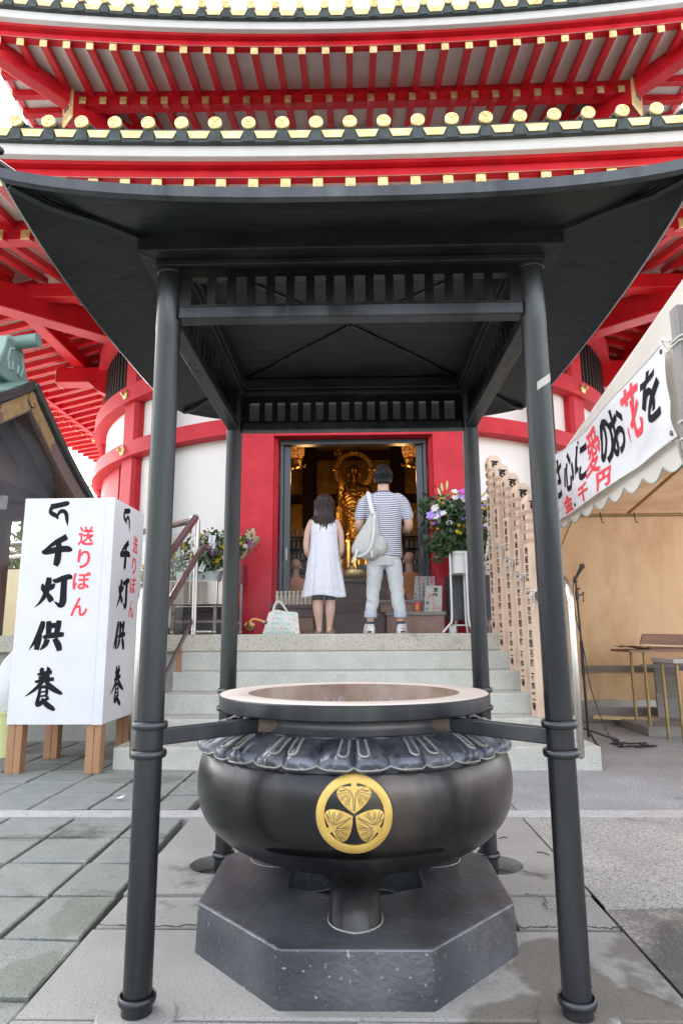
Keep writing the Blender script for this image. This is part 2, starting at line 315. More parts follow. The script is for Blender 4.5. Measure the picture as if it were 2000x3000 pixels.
# centre path with the two round holes for the rear posts
mb = MB(); PW = .915
def quad(x0, x1, y0, y1, z=0.0): paver(mb, x0, x1, y0, y1, .003)
paver(mb, -PW, .0, -3.2, -.60, .004); paver(mb, .0, PW, -3.2, -.60, .004)
paver(mb, -PW, PW, -.595, -.06, .004)
paver(mb, -PW, .55, -.045, .245, .005); paver(mb, .56, PW, -.045, .245, .005)
hy = .6; hr = .135; s_ = .21; bot = MB()
for sx in (-1, 1):
    cx = sx*.6; n = 40
    ring = [(cx+hr*cos(2*pi*i/n), hy+hr*.95*sin(2*pi*i/n)) for i in range(n)]
    sq = []
    for i in range(n):
        a = 2*pi*i/n; k = 1/max(abs(cos(a)), abs(sin(a))); sq.append((cx+s_*k*cos(a), hy+s_*k*sin(a)))
    mb.add([(x, y, .008) for x, y in ring]+[(x, y, .008) for x, y in sq]+[(x, y, GZ+.001) for x, y in ring],
           [(i, (i+1) % n, (i+1) % n+n, i+n) for i in range(n)]+[(i, (i+1) % n, (i+1) % n+2*n, i+2*n) for i in range(n)])
    for (a, b, c, d) in ((-s_, s_, s_, 1.36-hy), (-s_, s_, .26-hy, -s_)):
        mb.add([(cx+a, hy+c, .008), (cx+b, hy+c, .008), (cx+b, hy+d, .008), (cx+a, hy+d, .008)], [(0, 1, 2, 3)])
for x0, x1 in ((-PW, -.6-s_), (-.6+s_, .6-s_), (.6+s_, PW)):
    mb.add([(x0, .26, .008), (x1, .26, .008), (x1, 1.36, .008), (x0, 1.36, .008)], [(0, 1, 2, 3)])
mb.add([(-PW, .26, GZ), (PW, .26, GZ), (PW, .26, .008), (-PW, .26, .008)], [(0, 1, 2, 3)])
mb.add([(-PW, .26, GZ), (-PW, 1.36, GZ), (-PW, 1.36, .008), (-PW, .26, .008)], [(0, 1, 2, 3)])
mb.add([(PW, .26, GZ), (PW, 1.36, GZ), (PW, 1.36, .008), (PW, .26, .008)], [(0, 1, 2, 3)])
paver(mb, -.93, .93, 1.52, 2.64, .004)
obj('path', mb, PATH, kind='structure')
# exposed aggregate on the right
AGG = mat('exposed_aggregate', (.30, .29, .27), (.42, .41, .385), scale=2.2, rough=.9, bump=.7, bscale=95, speck=(.19, .185, .175), sscale=130, slo=.52, dirt=(.17, .16, .14), dscale=1.2, dlo=.58, dhi=.66)
AGGD = mat('worn_dark_aggregate', (.17, .16, .145), (.25, .24, .22), scale=2.2, rough=.9, bump=1.0, bscale=60, speck=(.33, .31, .28), sscale=95, slo=.53, dirt=(.09, .085, .075), dscale=1.3, dlo=.5, dhi=.62)
AGGB = mat('grey_washed_gravel', (.27, .27, .28), (.38, .38, .39), scale=3, rough=.9, bump=.8, bscale=80, speck=(.19, .19, .195), sscale=100, slo=.51, dirt=(.11, .105, .095), dscale=.9, dlo=.62, dhi=.68)
mb = MB(); pts = [(.93, 1.36), (6, 1.36), (6, .30)]
for i in range(40): 
    x = 6-i*(6-.93)/39; pts.append((x, .16+.05*noise.noise(Vector((x*2.1, 0, 0)))+.03*noise.noise(Vector((x*9, 1, 0)))+.05*(x-1)))
mb.slab(pts[::-1], GZ, .004); obj('apron', mb, AGG, kind='structure')
mb = MB(); mb.box(.93, 6, -4, .6, GZ, -.004); obj('gravel_apron', mb, AGGD, kind='structure')
mb = MB(); mb.box(.94, 8, 1.516, 9, GZ, 0); obj('gravel_yard', mb, AGGB, kind='structure')
mb = MB(); mb.box(-60, 60, 9.01, 80, GZ, -.02); mb.box(-60, -8.9, -20, 9, GZ, -.02); mb.box(8.01, 60, -20, 9, GZ, -.02); obj('yard', mb, AGGB, kind='structure')
# a damp stain of its own ragged shape on the path beside the plinth (part of the path's surface)
def damp(M, blobs, col):
    t = M.node_tree; N, L = t.nodes, t.links; B = N['Principled BSDF']; tc = N.new('ShaderNodeTexCoord')
    no = N.new('ShaderNodeTexNoise'); no.inputs['Scale'].default_value = 5.5; no.inputs['Detail'].default_value = 7; L.new(tc.outputs['Object'], no.inputs['Vector'])
    acc = None
    for (x, y, rx, ry) in blobs:
        mp = N.new('ShaderNodeMapping'); mp.inputs['Location'].default_value = (-x/rx, -y/ry, 0); mp.inputs['Scale'].default_value = (1/rx, 1/ry, 0); L.new(tc.outputs['Object'], mp.inputs['Vector'])
        ln = N.new('ShaderNodeVectorMath'); ln.operation = 'LENGTH'; L.new(mp.outputs[0], ln.inputs[0])
        if acc is None: acc = ln.outputs['Value']
        else:
            mn = N.new('ShaderNodeMath'); mn.operation = 'MINIMUM'; L.new(acc, mn.inputs[0]); L.new(ln.outputs['Value'], mn.inputs[1]); acc = mn.outputs[0]
    ad = N.new('ShaderNodeMath'); ad.operation = 'MULTIPLY_ADD'; L.new(no.outputs[0], ad.inputs[0]); ad.inputs[1].default_value = 1.5; L.new(acc, ad.inputs[2])
    cr = N.new('ShaderNodeValToRGB'); cr.color_ramp.elements[0].position = .0; cr.color_ramp.elements[0].color = (1, 1, 1, 1); cr.color_ramp.elements[1].color = (0, 0, 0, 1)
    mr = N.new('ShaderNodeMapRange'); mr.inputs[1].default_value = 1.58; mr.inputs[2].default_value = 1.74; L.new(ad.outputs[0], mr.inputs[0]); L.new(mr.outputs[0], cr.inputs[0])
    src = B.inputs['Base Color'].links[0].from_socket; mx = N.new('ShaderNodeMix'); mx.data_type = 'RGBA'; L.new(cr.outputs[0], mx.inputs[0]); L.new(src, mx.inputs[6])
    m2 = N.new('ShaderNodeMix'); m2.data_type = 'RGBA'; m2.blend_type = 'MULTIPLY'; m2.inputs[0].default_value = 1; L.new(src, m2.inputs[6]); m2.inputs[7].default_value = col; L.new(m2.outputs[2], mx.inputs[7]); L.new(mx.outputs[2], B.inputs['Base Color'])
damp(PATH, ((.60, -.32, .16, .22), (.50, -.62, .25, .20), (.78, -.60, .13, .16), (.42, .12, .10, .07), (.30, -.72, .2, .12)), (.54, .50, .45, 1))
damp(PAVE, ((-1.0, .12, .13, .22), (-.98, -.40, .10, .20), (-1.25, -.75, .16, .08), (-1.62, .98, .22, .06), (-1.02, .95, .10, .16), (-1.5, 2.3, .4, .12)), (.74, .75, .68, 1))
# hairline cracks and chipped joints in the path
CRK = mat('dark_crack', (.035, .033, .028), (.06, .055, .045), rough=.95)
def crack(pts, w):
    mb = MB(); r2 = random.Random(len(pts)); P_ = []
    for (x0, y0), (x1, y1) in zip(pts, pts[1:]):
        for i in range(9): t = i/9; P_.append((x0+(x1-x0)*t+r2.gauss(0, .005), y0+(y1-y0)*t+r2.gauss(0, .005)))
    P_.append(pts[-1]); n = len(P_); V = []
    for i, (x, y) in enumerate(P_):
        a = P_[max(0, i-1)]; b = P_[min(n-1, i+1)]; d = Vector((b[0]-a[0], b[1]-a[1])).normalized(); k = w*r2.uniform(.4, 1.3)
        V += [(x-d.y*k, y+d.x*k, .0185), (x+d.y*k, y-d.x*k, .0185)]
    mb.add(V, [(2*i, 2*i+1, 2*i+3, 2*i+2) for i in range(n-1)]); obj('path_crack', mb, CRK, kind='structure')
crack([(.66, .245), (.72, .20), (.70, .12), (.75, .02), (.74, -.04)], .0035)
crack([(.56, -.052), (.66, -.058), (.74, -.045), (.84, -.062), (.915, -.055)], .006)
crack([(-.90, -.052), (-.72, -.056), (-.55, -.05)], .0055); crack([(.66, .50), (.78, .45), (.915, .46)], .003)
crack([(-.55, -.66), (-.40, -.64), (-.20, -.66)], .002)
SCR = mat('white_scrap', (.60, .60, .62), (.66, .66, .68), rough=.8)
mb = MB(); mb.add([(-1.475, 1.70, .028), (-1.43, 1.69, .031), (-1.415, 1.715, .046), (-1.45, 1.735, .03)], [(0, 1, 2, 3)]); tag(obj('paper_scrap', mb, SCR, loc=(-1.45, 1.71, .02)), 'small white paper scrap lying on the grey green paving', 'litter')
mb = MB(); mb.add([(-1.05, 2.52, .03), (-.97, 2.50, .045), (-.93, 2.54, .036), (-1.0, 2.56, .05)], [(0, 1, 2, 3)]); tag(obj('fallen_leaf', mb, BWOOD, loc=(-1, 2.53, .03)), 'curled brown fallen leaf at the foot of the steps', 'leaf')
for (x, y, l, a), lb in zip(((.70, .92, .05, .4), (.83, .72, .06, -.7), (.62, -.46, .05, .2)), ('short dark twig on the path nearest the granite strip', 'short dark twig on the path by the rear right post', 'short dark twig in the damp patch on the path')):
    mb = MB(); mb.tube([(x, y, .022), (x+l*cos(a)*.5, y+l*sin(a)*.5, .026), (x+l*cos(a), y+l*sin(a), .022)], .003, 5); tag(obj('twig', mb, SOIL, loc=(x, y, .02)), lb, 'twig', 'twigs on the path')
# ---------------- stone steps ----------------
RI, TR, LZ = .1695, .30, 1.017
st = thing('stone_steps', 'pale granite stairs of five steps climbing to the red hall', 'stairs', (0, 2.66, 0))
for k in range(5):
    hw = 1.845 if k == 0 else (1.82 if k == 1 else 1.66)
    mb = MB(); y0 = 2.66+k*TR
    mb.box(-hw, hw, y0, 4.16 if k > 1 else y0+1.2, k*RI+(0 if k else GZ), (k+1)*RI); o = obj('step', mb, GRAN, st, bevel=.008)
# ---------------- the red and white hall ----------------
HC = Vector((0, 10.07, 0)); DR = 4.63
hall = thing('temple_hall', 'round white and red temple hall with two wide upswept tiled roofs', 'temple', (0, 10.07, 0))
def P(a, r, z): a = radians(a); return (HC.x+r*sin(a), HC.y-r*cos(a), z)    # angle from the front, to the right
def arc(mb, a0, a1, r0, r1, z0, z1, n=None):
    n = n or max(2, int(abs(a1-a0)/2.5)); rings = []
    for i in range(n+1):
        a = a0+(a1-a0)*i/n; rings.append([P(a, r1, z0), P(a, r1, z1), P(a, r0, z1), P(a, r0, z0)])
    return mb.loft(rings)
# podium
mb = MB(); mb.box(-9, 1.86, 4.16, 8, .8475, LZ); obj('podium_slab', mb, GRANY, hall, bevel=.01)
mb = MB(); mb.box(-9, -1.665, 4.25, 8, GZ, .8465); mb.box(-1.66, 1.66, 4.17, 6.2, GZ, .8465); mb.box(1.665, 1.84, 4.2, 6.2, GZ, .8465); obj('podium_wall', mb, CONCG, hall)
mb = MB(); mb.lathe([(0, LZ-.004), (5.2, LZ-.004), (5.2, GZ)], 72, HC); obj('podium_floor', mb, CONCG, hall)
# drum wall with four doorway gaps; front one opens into the sanctuary
for s in (-1, 1):
    mb = MB(); arc(mb, s*17.2, s*50, DR-.16, DR, LZ, 7.0); obj('drum_wall', mb, WHITE, hall, smooth=True)
    mb = MB(); arc(mb, s*106, s*180, DR-.16, DR, LZ, 7.0); obj('drum_wall', mb, WHITE, hall, smooth=True)
    mb = MB(); arc(mb, s*50, s*106, DR-.16, DR+.03, LZ, 3.55); obj('side_door', mb, REDW, hall, smooth=True)
    mb = MB(); arc(mb, s*50, s*106, DR-.16, DR, 3.555, 7.0); obj('drum_wall', mb, WHITE, hall, smooth=True)
mb = MB(); arc(mb, -17.2, 17.2, DR-.16, DR, 3.556, 7.0); obj('drum_wall', mb, WHITE, hall, smooth=True)
# columns: chamfered rectangular shafts
def shaft(a, w, d0, d1, z0, z1, ch=.05):
    mb = MB(); t = radians(a); rd = Vector((sin(t), -cos(t), 0)); tg = Vector((cos(t), sin(t), 0))
    pr = [(-w/2, d0), (-w/2, d1-ch), (-w/2+ch, d1), (w/2-ch, d1), (w/2, d1-ch), (w/2, d0)]
    return mb.slab([tuple((HC+tg*u+rd*r)[:2]) for u, r in pr], z0, z1)
for a in (-44, 44, -75.5, 75.5, -104.5, 104.5, -136, 136): obj('column', shaft(a, .40, DR-.1, DR+.13, LZ, 6.9), REDW, hall)
# tie beams round the drum
for z0, z1, nm in ((3.555, 3.765, 0), (4.40, 4.645, 1), (5.52, 5.80, 2)):
    mb = MB(); arc(mb, -180, 180, DR-.05, DR+.20, z0, z1, 120); o = obj('tie_beam', mb, REDW, hall, smooth=True)
    if nm < 2:
        for a in (-44, 44, -75.5, 75.5, -17.5, 17.5):
            mb = MB(); c = Vector(P(a, DR+.20, (z0+z1)/2)); t = radians(a); rd = Vector((sin(t), -cos(t), 0)); tg = Vector((cos(t), sin(t), 0)); u = Vector((0, 0, 1))
            ring = []
            for r, d in ((.075, 0), (.072, .02), (.045, .03), (.028, .04), (.026, .07), (.012, .09)):
                ring.append([c+rd*d+(tg*cos(2*pi*i/12)+u*sin(2*pi*i/12))*r*(1+(.12*cos(pi*i) if r > .04 else 0)) for i in range(12)])
            mb.loft(ring); obj('beam_rosette', mb, GOLD, o)
# barred windows between the columns above the upper beam
for a0, a1 in ((-72.5, -46.8), (46.8, 72.5), (-41, -20), (20, 41)):
    mb = MB(); n = 15
    for i in range(n+1):
        a = a0+(a1-a0)*i/n; t = radians(a); c = Vector(P(a, DR+.045, 5.08)); mb.obox(c, Vector((cos(t), sin(t), 0))*.022, Vector((sin(t), -cos(t), 0))*.03, (0, 0, .415))
    arc(mb, a0, a1, DR+.005, DR+.06, 4.65, 4.69); arc(mb, a0, a1, DR+.005, DR+.06, 5.46, 5.50)
    obj('barred_window', mb, BLACKM, hall)
# front doorway
dw = thing if False else None
for s in (-1, 1):
    mb = MB(); x0, x1 = sorted((s*.985, s*1.425)); mb.slab([(x0, 5.30), (x1, 5.34 if s > 0 else 5.30), (x1, 5.85), (x0, 5.85)] if s > 0 else [(x0, 5.34), (x1, 5.30), (x1, 5.85), (x0, 5.85)], LZ, 3.55)
    o = obj('door_pilaster', mb, REDW, hall, bevel=.012)
    mb = MB(); xa = s*.985; xb = s*.93; mb.slab([(xa, 5.38), (xa, 5.70), (xb, 5.70), (xb+s*.02, 5.44)], LZ, 3.47); obj('door_jamb', mb, REDW, hall)
    mb = MB(); x0, x1 = sorted((s*.93, s*.885)); mb.box(x0, x1, 5.52, 5.62, LZ, 3.43); x0, x1 = sorted((s*.884, s*.80)); mb.box(x0, x1, 5.56, 5.61, LZ, 3.40)
    d = obj('door_frame', mb, DGREY, hall, bevel=.006)
    mb = MB(); x0, x1 = sorted((s*.83, s*.855)); mb.box(x0, x1, 5.553, 5.558, 1.92, 2.08); obj('door_pull', mb, STEELD, d)
mb = MB(); mb.box(-.93, .93, 5.5, 5.62, 3.40, 3.46); obj('door_frame', mb, DGREY, hall)
mb = MB(); mb.box(-1.36, 1.36, 5.32, 5.8, 3.465, 3.552); obj('door_lintel', mb, REDW, hall)
mb = MB(); mb.box(-.93, .93, 5.0, 5.6, LZ, 1.06); obj('threshold', mb, DWOOD, hall, bevel=.006)
# sanctuary interior
mb = MB(); mb.box(-2.6, 2.6, 5.63, 10.2, 1.02, 1.10); obj('sanctuary_floor', mb, DWOOD, hall)
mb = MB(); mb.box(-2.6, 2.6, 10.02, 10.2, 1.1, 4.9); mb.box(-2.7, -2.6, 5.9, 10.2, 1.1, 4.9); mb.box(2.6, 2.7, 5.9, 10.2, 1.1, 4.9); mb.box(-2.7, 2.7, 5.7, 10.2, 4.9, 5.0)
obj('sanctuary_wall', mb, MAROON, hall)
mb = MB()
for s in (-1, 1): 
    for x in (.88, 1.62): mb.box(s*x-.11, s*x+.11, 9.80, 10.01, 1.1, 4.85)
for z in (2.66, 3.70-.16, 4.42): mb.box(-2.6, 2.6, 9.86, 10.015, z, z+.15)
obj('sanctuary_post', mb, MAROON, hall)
for x0, x1 in ((-.72, .72), (-1.5, -1.0), (1.0, 1.5), (-2.5, -1.75), (1.75, 2.5)):
    for z0, z1 in ((2.83, 3.52), (3.71, 4.40), (4.60, 4.70)):
        mb = MB(); mb.box(x0, x1, 9.985, 10.012, z0, z1); obj('gold_wall_panel', mb, GPAN, hall)

# ---------------- eaves and roofs ----------------
def roof(a, z0, rise, fade, dmax, drumr, nfront, spacing, tvis, topd, topz):
    def zr(t, d): return rise*(abs(t)/a)**2*max(0, 1-d/fade)
    def pt(k, t, d, z):
        x, y = t, -(a-d)
        for _ in range(k): x, y = -y, x          # rotate by 90 degrees
        return Vector((HC.x+x, HC.y+y, z0+z+zr(t, d)))
    def sweep(name, prof, m, n=36, faces=(0, 1, 2, 3), closed=False, smooth=True):
        mb = MB()
        for k in faces:
            rings = []
            for i in range(n+1):
                s = -1+2*i/n; rings.append([pt(k, s*(a-d), d, z) for d, z in prof])
            mb.loft(rings, cap=False, closed=closed)
        return obj(name, mb, m, hall, smooth=smooth)
    sweep('tiled_roof', [(.03, -.05), (.1, -.02), (.6, .16), (1.4, .5), (topd, topz)], COPPER)
    sweep('eave_edge', [(.03, -.05), (.03, -.19), (.085, -.19)], COPPER, smooth=False)
    sweep('fascia', [(.08, -.15), (.08, -.285), (.088, -.30), (.15, -.305)], FASC)
    sweep('eave_board', [(.15, -.27), (.15, -.325), (.16, -.335), (.235, -.335), (.225, -.345), (.225, -.425), (.32, -.43)], RED, smooth=False)
    sweep('soffit', [(.22, -.428), (1.20, -.225)], CREAM)
    din = dmax
    sl = .26
    sweep('soffit', [(1.12, -.36), (din, -.36+(din-1.12)*sl)], CREAM)
    sweep('eave_beam', [(1.12, -.24), (1.12, -.475), (1.26, -.475), (1.26, -.20)], RED, smooth=False)
    # rafters: outer tier and inner tier, each with a gilded end plate
    def raft(k, t, d0, zt0, d1, slope, w=.088, h=.10):
        d1 = min(d1, a-abs(t)-.02)
        if d1 < d0+.12: return None
        f = lambda d, dz, s: pt(k, t+s*w/2, d, zt0+(d-d0)*slope+dz)
        mb = MB(); mb.add([f(d, dz, s) for d in (d0, d1) for dz in (-h, 0) for s in (-1, 1)], [(0, 1, 3, 2), (4, 6, 7, 5), (0, 4, 5, 1), (2, 3, 7, 6), (0, 2, 6, 4), (1, 5, 7, 3)])
        cap = MB(); w2 = w*1.12/2
        g = lambda u, v, e: pt(k, t+u*w2, d0-e, zt0-h/2+v*w2*1.12)
        cap.sheet([(-1, -1), (1, -1), (1, 1), (-1, 1)], lambda u, v: g(u, v, 0), lambda u, v: g(u, v, .012))
        for q in (.72, .40):
            cap.sheet([(-q, -q), (q, -q), (q, q), (-q, q)], lambda u, v: g(u, v, .012), lambda u, v: g(u*.9, v*.9, .017 if q > .5 else .022))
        return mb, cap
    hidden = MB(); hiddenc = MB()
    for (d0, zt, d1, slope, sp) in ((.25, -.425, 1.14, .20, .323), (1.055, -.42, din, sl, .306)):
        n = int((a-.2)/sp)
        for k in range(4):
            for i in range(-n, n+1):
                r = raft(k, i*sp, d0, zt, d1, slope)
                if not r: continue
                vis = (k == 0 and abs(i*sp) < tvis) or (k in (1, 3) and drumr and d0 > .9 and ((i*sp < .3 if k == 1 else i*sp > -.3)) and abs(i*sp) < 4.6)
                if vis:
                    o = obj('rafter', r[0], RED, hall); obj('rafter_end_plate', r[1], GOLD, o)
                else: hidden.add(r[0].v, r[0].f); hiddenc.add(r[1].v, r[1].f)
    obj('side_rafters', hidden, RED, hall, kind='stuff'); obj('side_rafter_plates', hiddenc, GOLD, hall, kind='stuff')
    # round tile ends with a crest, and the gilded plates between them
    def disc(k, t):
        mb = MB(); e = MB(); f = lambda u, v, dd: pt(k, t+u, dd, .0+v); r = .068; n = 16
        c = [(cos(2*pi*i/n), sin(2*pi*i/n)) for i in range(n)]
        mb.loft([[f(x*r*.9, y*r*.9, .5)+Vector((0, 0, .2)) for x, y in c], [f(x*r*.9, y*r*.9, .03) for x, y in c]])
        e.loft([[f(x*r, y*r, .03) for x, y in c], [f(x*r, y*r, -.002) for x, y in c], [f(x*r*.9, y*r*.9, -.008) for x, y in c], [f(x*r*.78, y*r*.78, -.008) for x, y in c], [f(x*r*.74, y*r*.74, -.002) for x, y in c]])
        for b in range(3):
            an = pi/2+b*2*pi/3; cx, cy = .034*cos(an), .034*sin(an)
            e.loft([[f(cx+x*.025, cy+y*.025, -.002) for x, y in c], [f(cx+x*.021, cy+y*.021, -.009) for x, y in c]])
        return mb, e
    def plate(k, t0, t1):
        mb = MB(); f = lambda u, v, dd: pt(k, u, dd, v); g = .05
        mb.sheet([(t0+g, -.075), (t1-g, -.075), (t1-g-.035, -.155), (t0+g+.035, -.155)], lambda u, v: f(u, v, .031), lambda u, v: f(u, v, .018)); return mb
    hr, he, hp = MB(), MB(), MB(); n = int(a/spacing)
    for k in range(4):
        for i in range(-n, n+1):
            t = i*spacing; m, e = disc(k, t); p = plate(k, t, t+spacing)
            if k == 0 and abs(t) < tvis:
                o = obj('roof_tile', m, COPPER, hall, smooth=True); obj('tile_end_disc', e, GOLD, o, smooth=True); obj('eave_plate', p, GOLD, hall)
            else: hr.add(m.v, m.f); he.add(e.v, e.f); hp.add(p.v, p.f)
    obj('side_roof_tiles', hr, COPPER, hall, kind='stuff'); obj('side_tile_discs', he, GOLD, hall, kind='stuff'); obj('side_eave_plates', hp, GOLD, hall, kind='stuff')
    # small brackets of dark copper under each round tile
    hb = MB()
    for k in (0,):
        for i in range(-n, n+1):
            t = i*spacing; hb.sheet([(t-.045, -.06), (t+.045, -.06), (t+.06, -.19), (t-.06, -.19)], lambda u, v: pt(k, u, .03, v), lambda u, v: pt(k, u, .012, v))
    obj('eave_clip', hb, COPPER, hall, kind='stuff')
    # hip rafters
    for k in range(4):
        hp_ = []
        for d0, d1, hh, w, ztop in ((.10, 1.25, .26, .20, -.44), (1.10, 3.9, .36, .27, -.38)):
            f = lambda d, dz: pt(k, -(a-d), d, dz)
            q0 = f(d0, ztop-hh/2); q1 = f(d1, ztop-hh/2+(d1-d0)*(.14 if d0 < .5 else .055)); mb = MB(); mb.bar(q0, q1, w, hh); o = obj('hip_rafter', mb, RED, hall, bevel=.012)
            dr = (q0-q1).normalized(); sd = dr.cross(Vector((0, 0, 1))).normalized(); u = sd.cross(dr)
            cp = MB(); cp.sheet([(-w*.62, -hh*.62), (w*.62, -hh*.62), (w*.62, hh*.62), (-w*.62, hh*.62)], lambda x, y: q0+sd*x+u*y, lambda x, y: q0+sd*x*.94+u*y*.94+dr*.03)
            cd_ = obj('hip_end_plate', cp, GOLD, o)
            if d0 > .5:
                c2 = MB()
                for b in range(3):
                    an = pi/2+b*2*pi/3; cc = q0+dr*.031+sd*.05*cos(an)+u*.05*sin(an)
                    c2.loft([[cc+(sd*cos(x*pi/6)+u*sin(x*pi/6))*rr+dr*hh2 for x in range(12)] for rr, hh2 in ((.036, 0), (.030, .008))])
                obj('crest', c2, DWOOD, cd_)
roof(7.06, 5.916, .42, 1.3, 3.9, True, 22, .329, 3.75, 3.7, 1.9)
roof(5.30, 9.275, .44, 1.3, 2.6, False, 16, .329, 5.2, 5.2, 2.6)
# purlins and bracket arms that carry the lower eaves
zb = 5.36
for k, (p, q, z_) in enumerate((((-4.72, 5.2), (-4.72, 14), 5.68), ((4.72, 5.2), (4.72, 14), 5.68), ((-4.9, 5.62), (4.9, 5.62), 5.62))):
    mb = MB(); mb.bar((p[0], p[1], z_), (q[0], q[1], z_), .20, .20); obj('purlin', mb, RED, hall, bevel=.012)
def bracket(p, d, L, z):
    p = Vector((p[0], p[1], z)); d = Vector(d).normalized(); sd = d.cross(Vector((0, 0, 1)))
    prof = [(0, -.52), (.18, -.50), (.34, -.42), (.44, -.32), (.50, -.27), (L, -.27), (L, 0), (0, 0)]
    mb = MB(); mb.sheet(prof, lambda u, v: p+d*u+Vector((0, 0, v))-sd*.15, lambda u, v: p+d*u+Vector((0, 0, v))+sd*.15)
    o = obj('bracket_arm', mb, RED, hall, bevel=.012)
    c = MB(); c.obox(p+d*(L+.005)+Vector((0, 0, -.135)), d*.005, sd*.16, (0, 0, .145)); obj('bracket_plate', c, GOLD, o)
for s in (-1, 1):
    bracket((s*4.05, 8.15), (s, 0, 0), 1.05, 5.575)
    bracket((s*1.3, 5.75), (0, -1, 0), .9, zb)
    # short plaster-backed post on each corner column rising to the hip
    mb = MB(); mb.box(s*3.42-.17, s*3.42+.17, 6.45, 6.8, 5.3, 6.1); obj('corner_post', mb, RED, hall, bevel=.012)
# waist between the roofs
mb = MB(); mb.lathe([(3.3, 7.3), (3.3, 9.9), (0, 9.9)], 64, HC); obj('upper_drum', mb, WHITE, hall, smooth=True)
mb = MB(); mb.lathe([(4.8, 7.0), (4.8, 7.02), (0, 7.02)], 64, HC); obj('drum_ceiling', mb, DWOOD, hall)
# ---------------- bronze shelter over the incense burner ----------------
sh = thing('incense_shelter', 'dark bronze canopy on four posts standing over the incense burner', 'shelter', (0, 0, 0))
HS = .585; EZ = 2.205; S_ = .965
def ez(t): return .068*(min(1, abs(t)/S_))**2.6+.012*(min(1, abs(t)/S_))**8
def rp(k, t, d, z, lift=1.0):
    x, y = t, -(S_-d)
    for _ in range(k): x, y = -y, x
    return Vector((x, y, z+ez(t)*lift))
def rsweep(name, prof, m, n=32, smooth=True):
    mb = MB()
    for k in range(4):
        mb.loft([[rp(k, (-1+2*i/n)*(S_-d), d, z, l) for d, z, l in prof] for i in range(n+1)], cap=False, closed=False)
    return obj(name, mb, m, sh, smooth=smooth)
rsweep('eave_rim', [(.012, EZ, 1), (0, EZ-.006, 1), (.004, EZ-.034, 1), (.016, EZ-.042, 1)], BRONZEP)
rsweep('roof_sheet', [(.012, EZ, 1), (.25, EZ+.045, .7), (.6, EZ+.15, .2), (.9, EZ+.34, 0), (.955, EZ+.38, 0)], BRONZE)
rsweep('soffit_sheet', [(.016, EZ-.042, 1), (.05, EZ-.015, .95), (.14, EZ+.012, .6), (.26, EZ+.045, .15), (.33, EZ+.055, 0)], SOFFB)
mb = MB()                                        # flat ceiling with a shallow pyramid
q = .635; zc = 2.262
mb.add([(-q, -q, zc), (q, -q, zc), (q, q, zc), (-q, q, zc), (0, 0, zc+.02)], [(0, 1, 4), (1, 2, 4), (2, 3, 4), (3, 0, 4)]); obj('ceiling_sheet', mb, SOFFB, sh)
for k in range(4):
    mb = MB(); a = pi/4+k*pi/2; c, s = cos(a)*sqrt(2), sin(a)*sqrt(2); mb.bar((c*.6, s*.6, zc-.001), (c*.005, s*.005, zc+.016), .012, .007); obj('ceiling_seam', mb, BRONZE, sh)
    mb = MB(); pts = [Vector((c*(S_-d)*.995, s*(S_-d)*.995, z)) for d, z in ((.02, EZ+.03), (.1, EZ+.022), (.2, EZ+.04), (.32, EZ+.046))]
    for i in range(3): mb.bar(pts[i], pts[i+1], .022, .012)
    obj('hip_rib', mb, SOFFB, sh)
    mb = MB(); cx = Vector((c, s, 0)).normalized()   # ridge on the hip ending in an upturned curl
    sp = [Vector((c*(S_-d), s*(S_-d), z)) for d, z in ((.80, EZ+.30), (.6, EZ+.16), (.3, EZ+.05), (.1, EZ+.05))]
    b0 = Vector((c*(S_+.005), s*(S_+.005), EZ+.115))
    curl = [b0+(cx*sin(x)-Vector((0, 0, cos(x))))*(.030-.004*x) for x in (-.2, .4, 1.0, 1.7, 2.4, 3.1, 3.9)]
    mb.tube(sp+curl, .012, 10, rnd=True); obj('ridge_curl', mb, BRONZE, sh, smooth=True)
mb = MB(); mb.lathe([(0, EZ+.56), (.02, EZ+.54), (.06, EZ+.50), (.06, EZ+.46), (.03, EZ+.43), (.09, EZ+.40), (.09, EZ+.34)], 24); obj('finial', mb, BRONZE, sh, smooth=True)
# moulded frame under the ceiling
def frame(name, h0, h1, z0, z1, m=SOFFB, bev=.004):
    mb = MB()
    for k in range(4):
        prof = [(h1, z0), (h1, z1), (h0, z1), (h0, z0)]
        R = []
        for s in (-1, 1):
            ring = []
            for h, z in prof:
                x, y = s*h, -h
                for _ in range(k): x, y = -y, x
                ring.append((x, y, z))
            R.append(ring)
        mb.loft(R)
    return obj(name, mb, m, sh, bevel=bev)
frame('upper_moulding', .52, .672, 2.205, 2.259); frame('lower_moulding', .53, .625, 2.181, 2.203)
for k in range(4):
    def W_(u, y, z, k=k):
        x = u
        for _ in range(k): x, y = -y, x
        return (x, y, z)
    def rbox(mb, u0, u1, y0, y1, z0, z1): mb.sheet([(u0, z0), (u1, z0), (u1, z1), (u0, z1)], lambda u, z: W_(u, -y0, z), lambda u, z: W_(u, -y1, z))
    mb = MB(); rbox(mb, -.548, .548, .557, .613, 2.003, 2.045); obj('tie_rail', mb, BRONZEP, sh, bevel=.005)
    mb = MB(); rbox(mb, -.55, .55, .568, .603, 2.149, 2.180); rbox(mb, -.55, .55, .570, .600, 2.0455, 2.056); rbox(mb, -.55, -.512, .570, .600, 2.0565, 2.1485); rbox(mb, .512, .55, .570, .600, 2.0565, 2.1485)
    o = obj('lattice_frame', mb, BRONZE, sh)
    mb = MB()
    for i in range(15):
        u = -.512+1.024*(i+1)/16; rbox(mb, u-.0135, u+.0135, .576, .594, 2.0565, 2.1485)
    obj('lattice', mb, BRONZE, o)
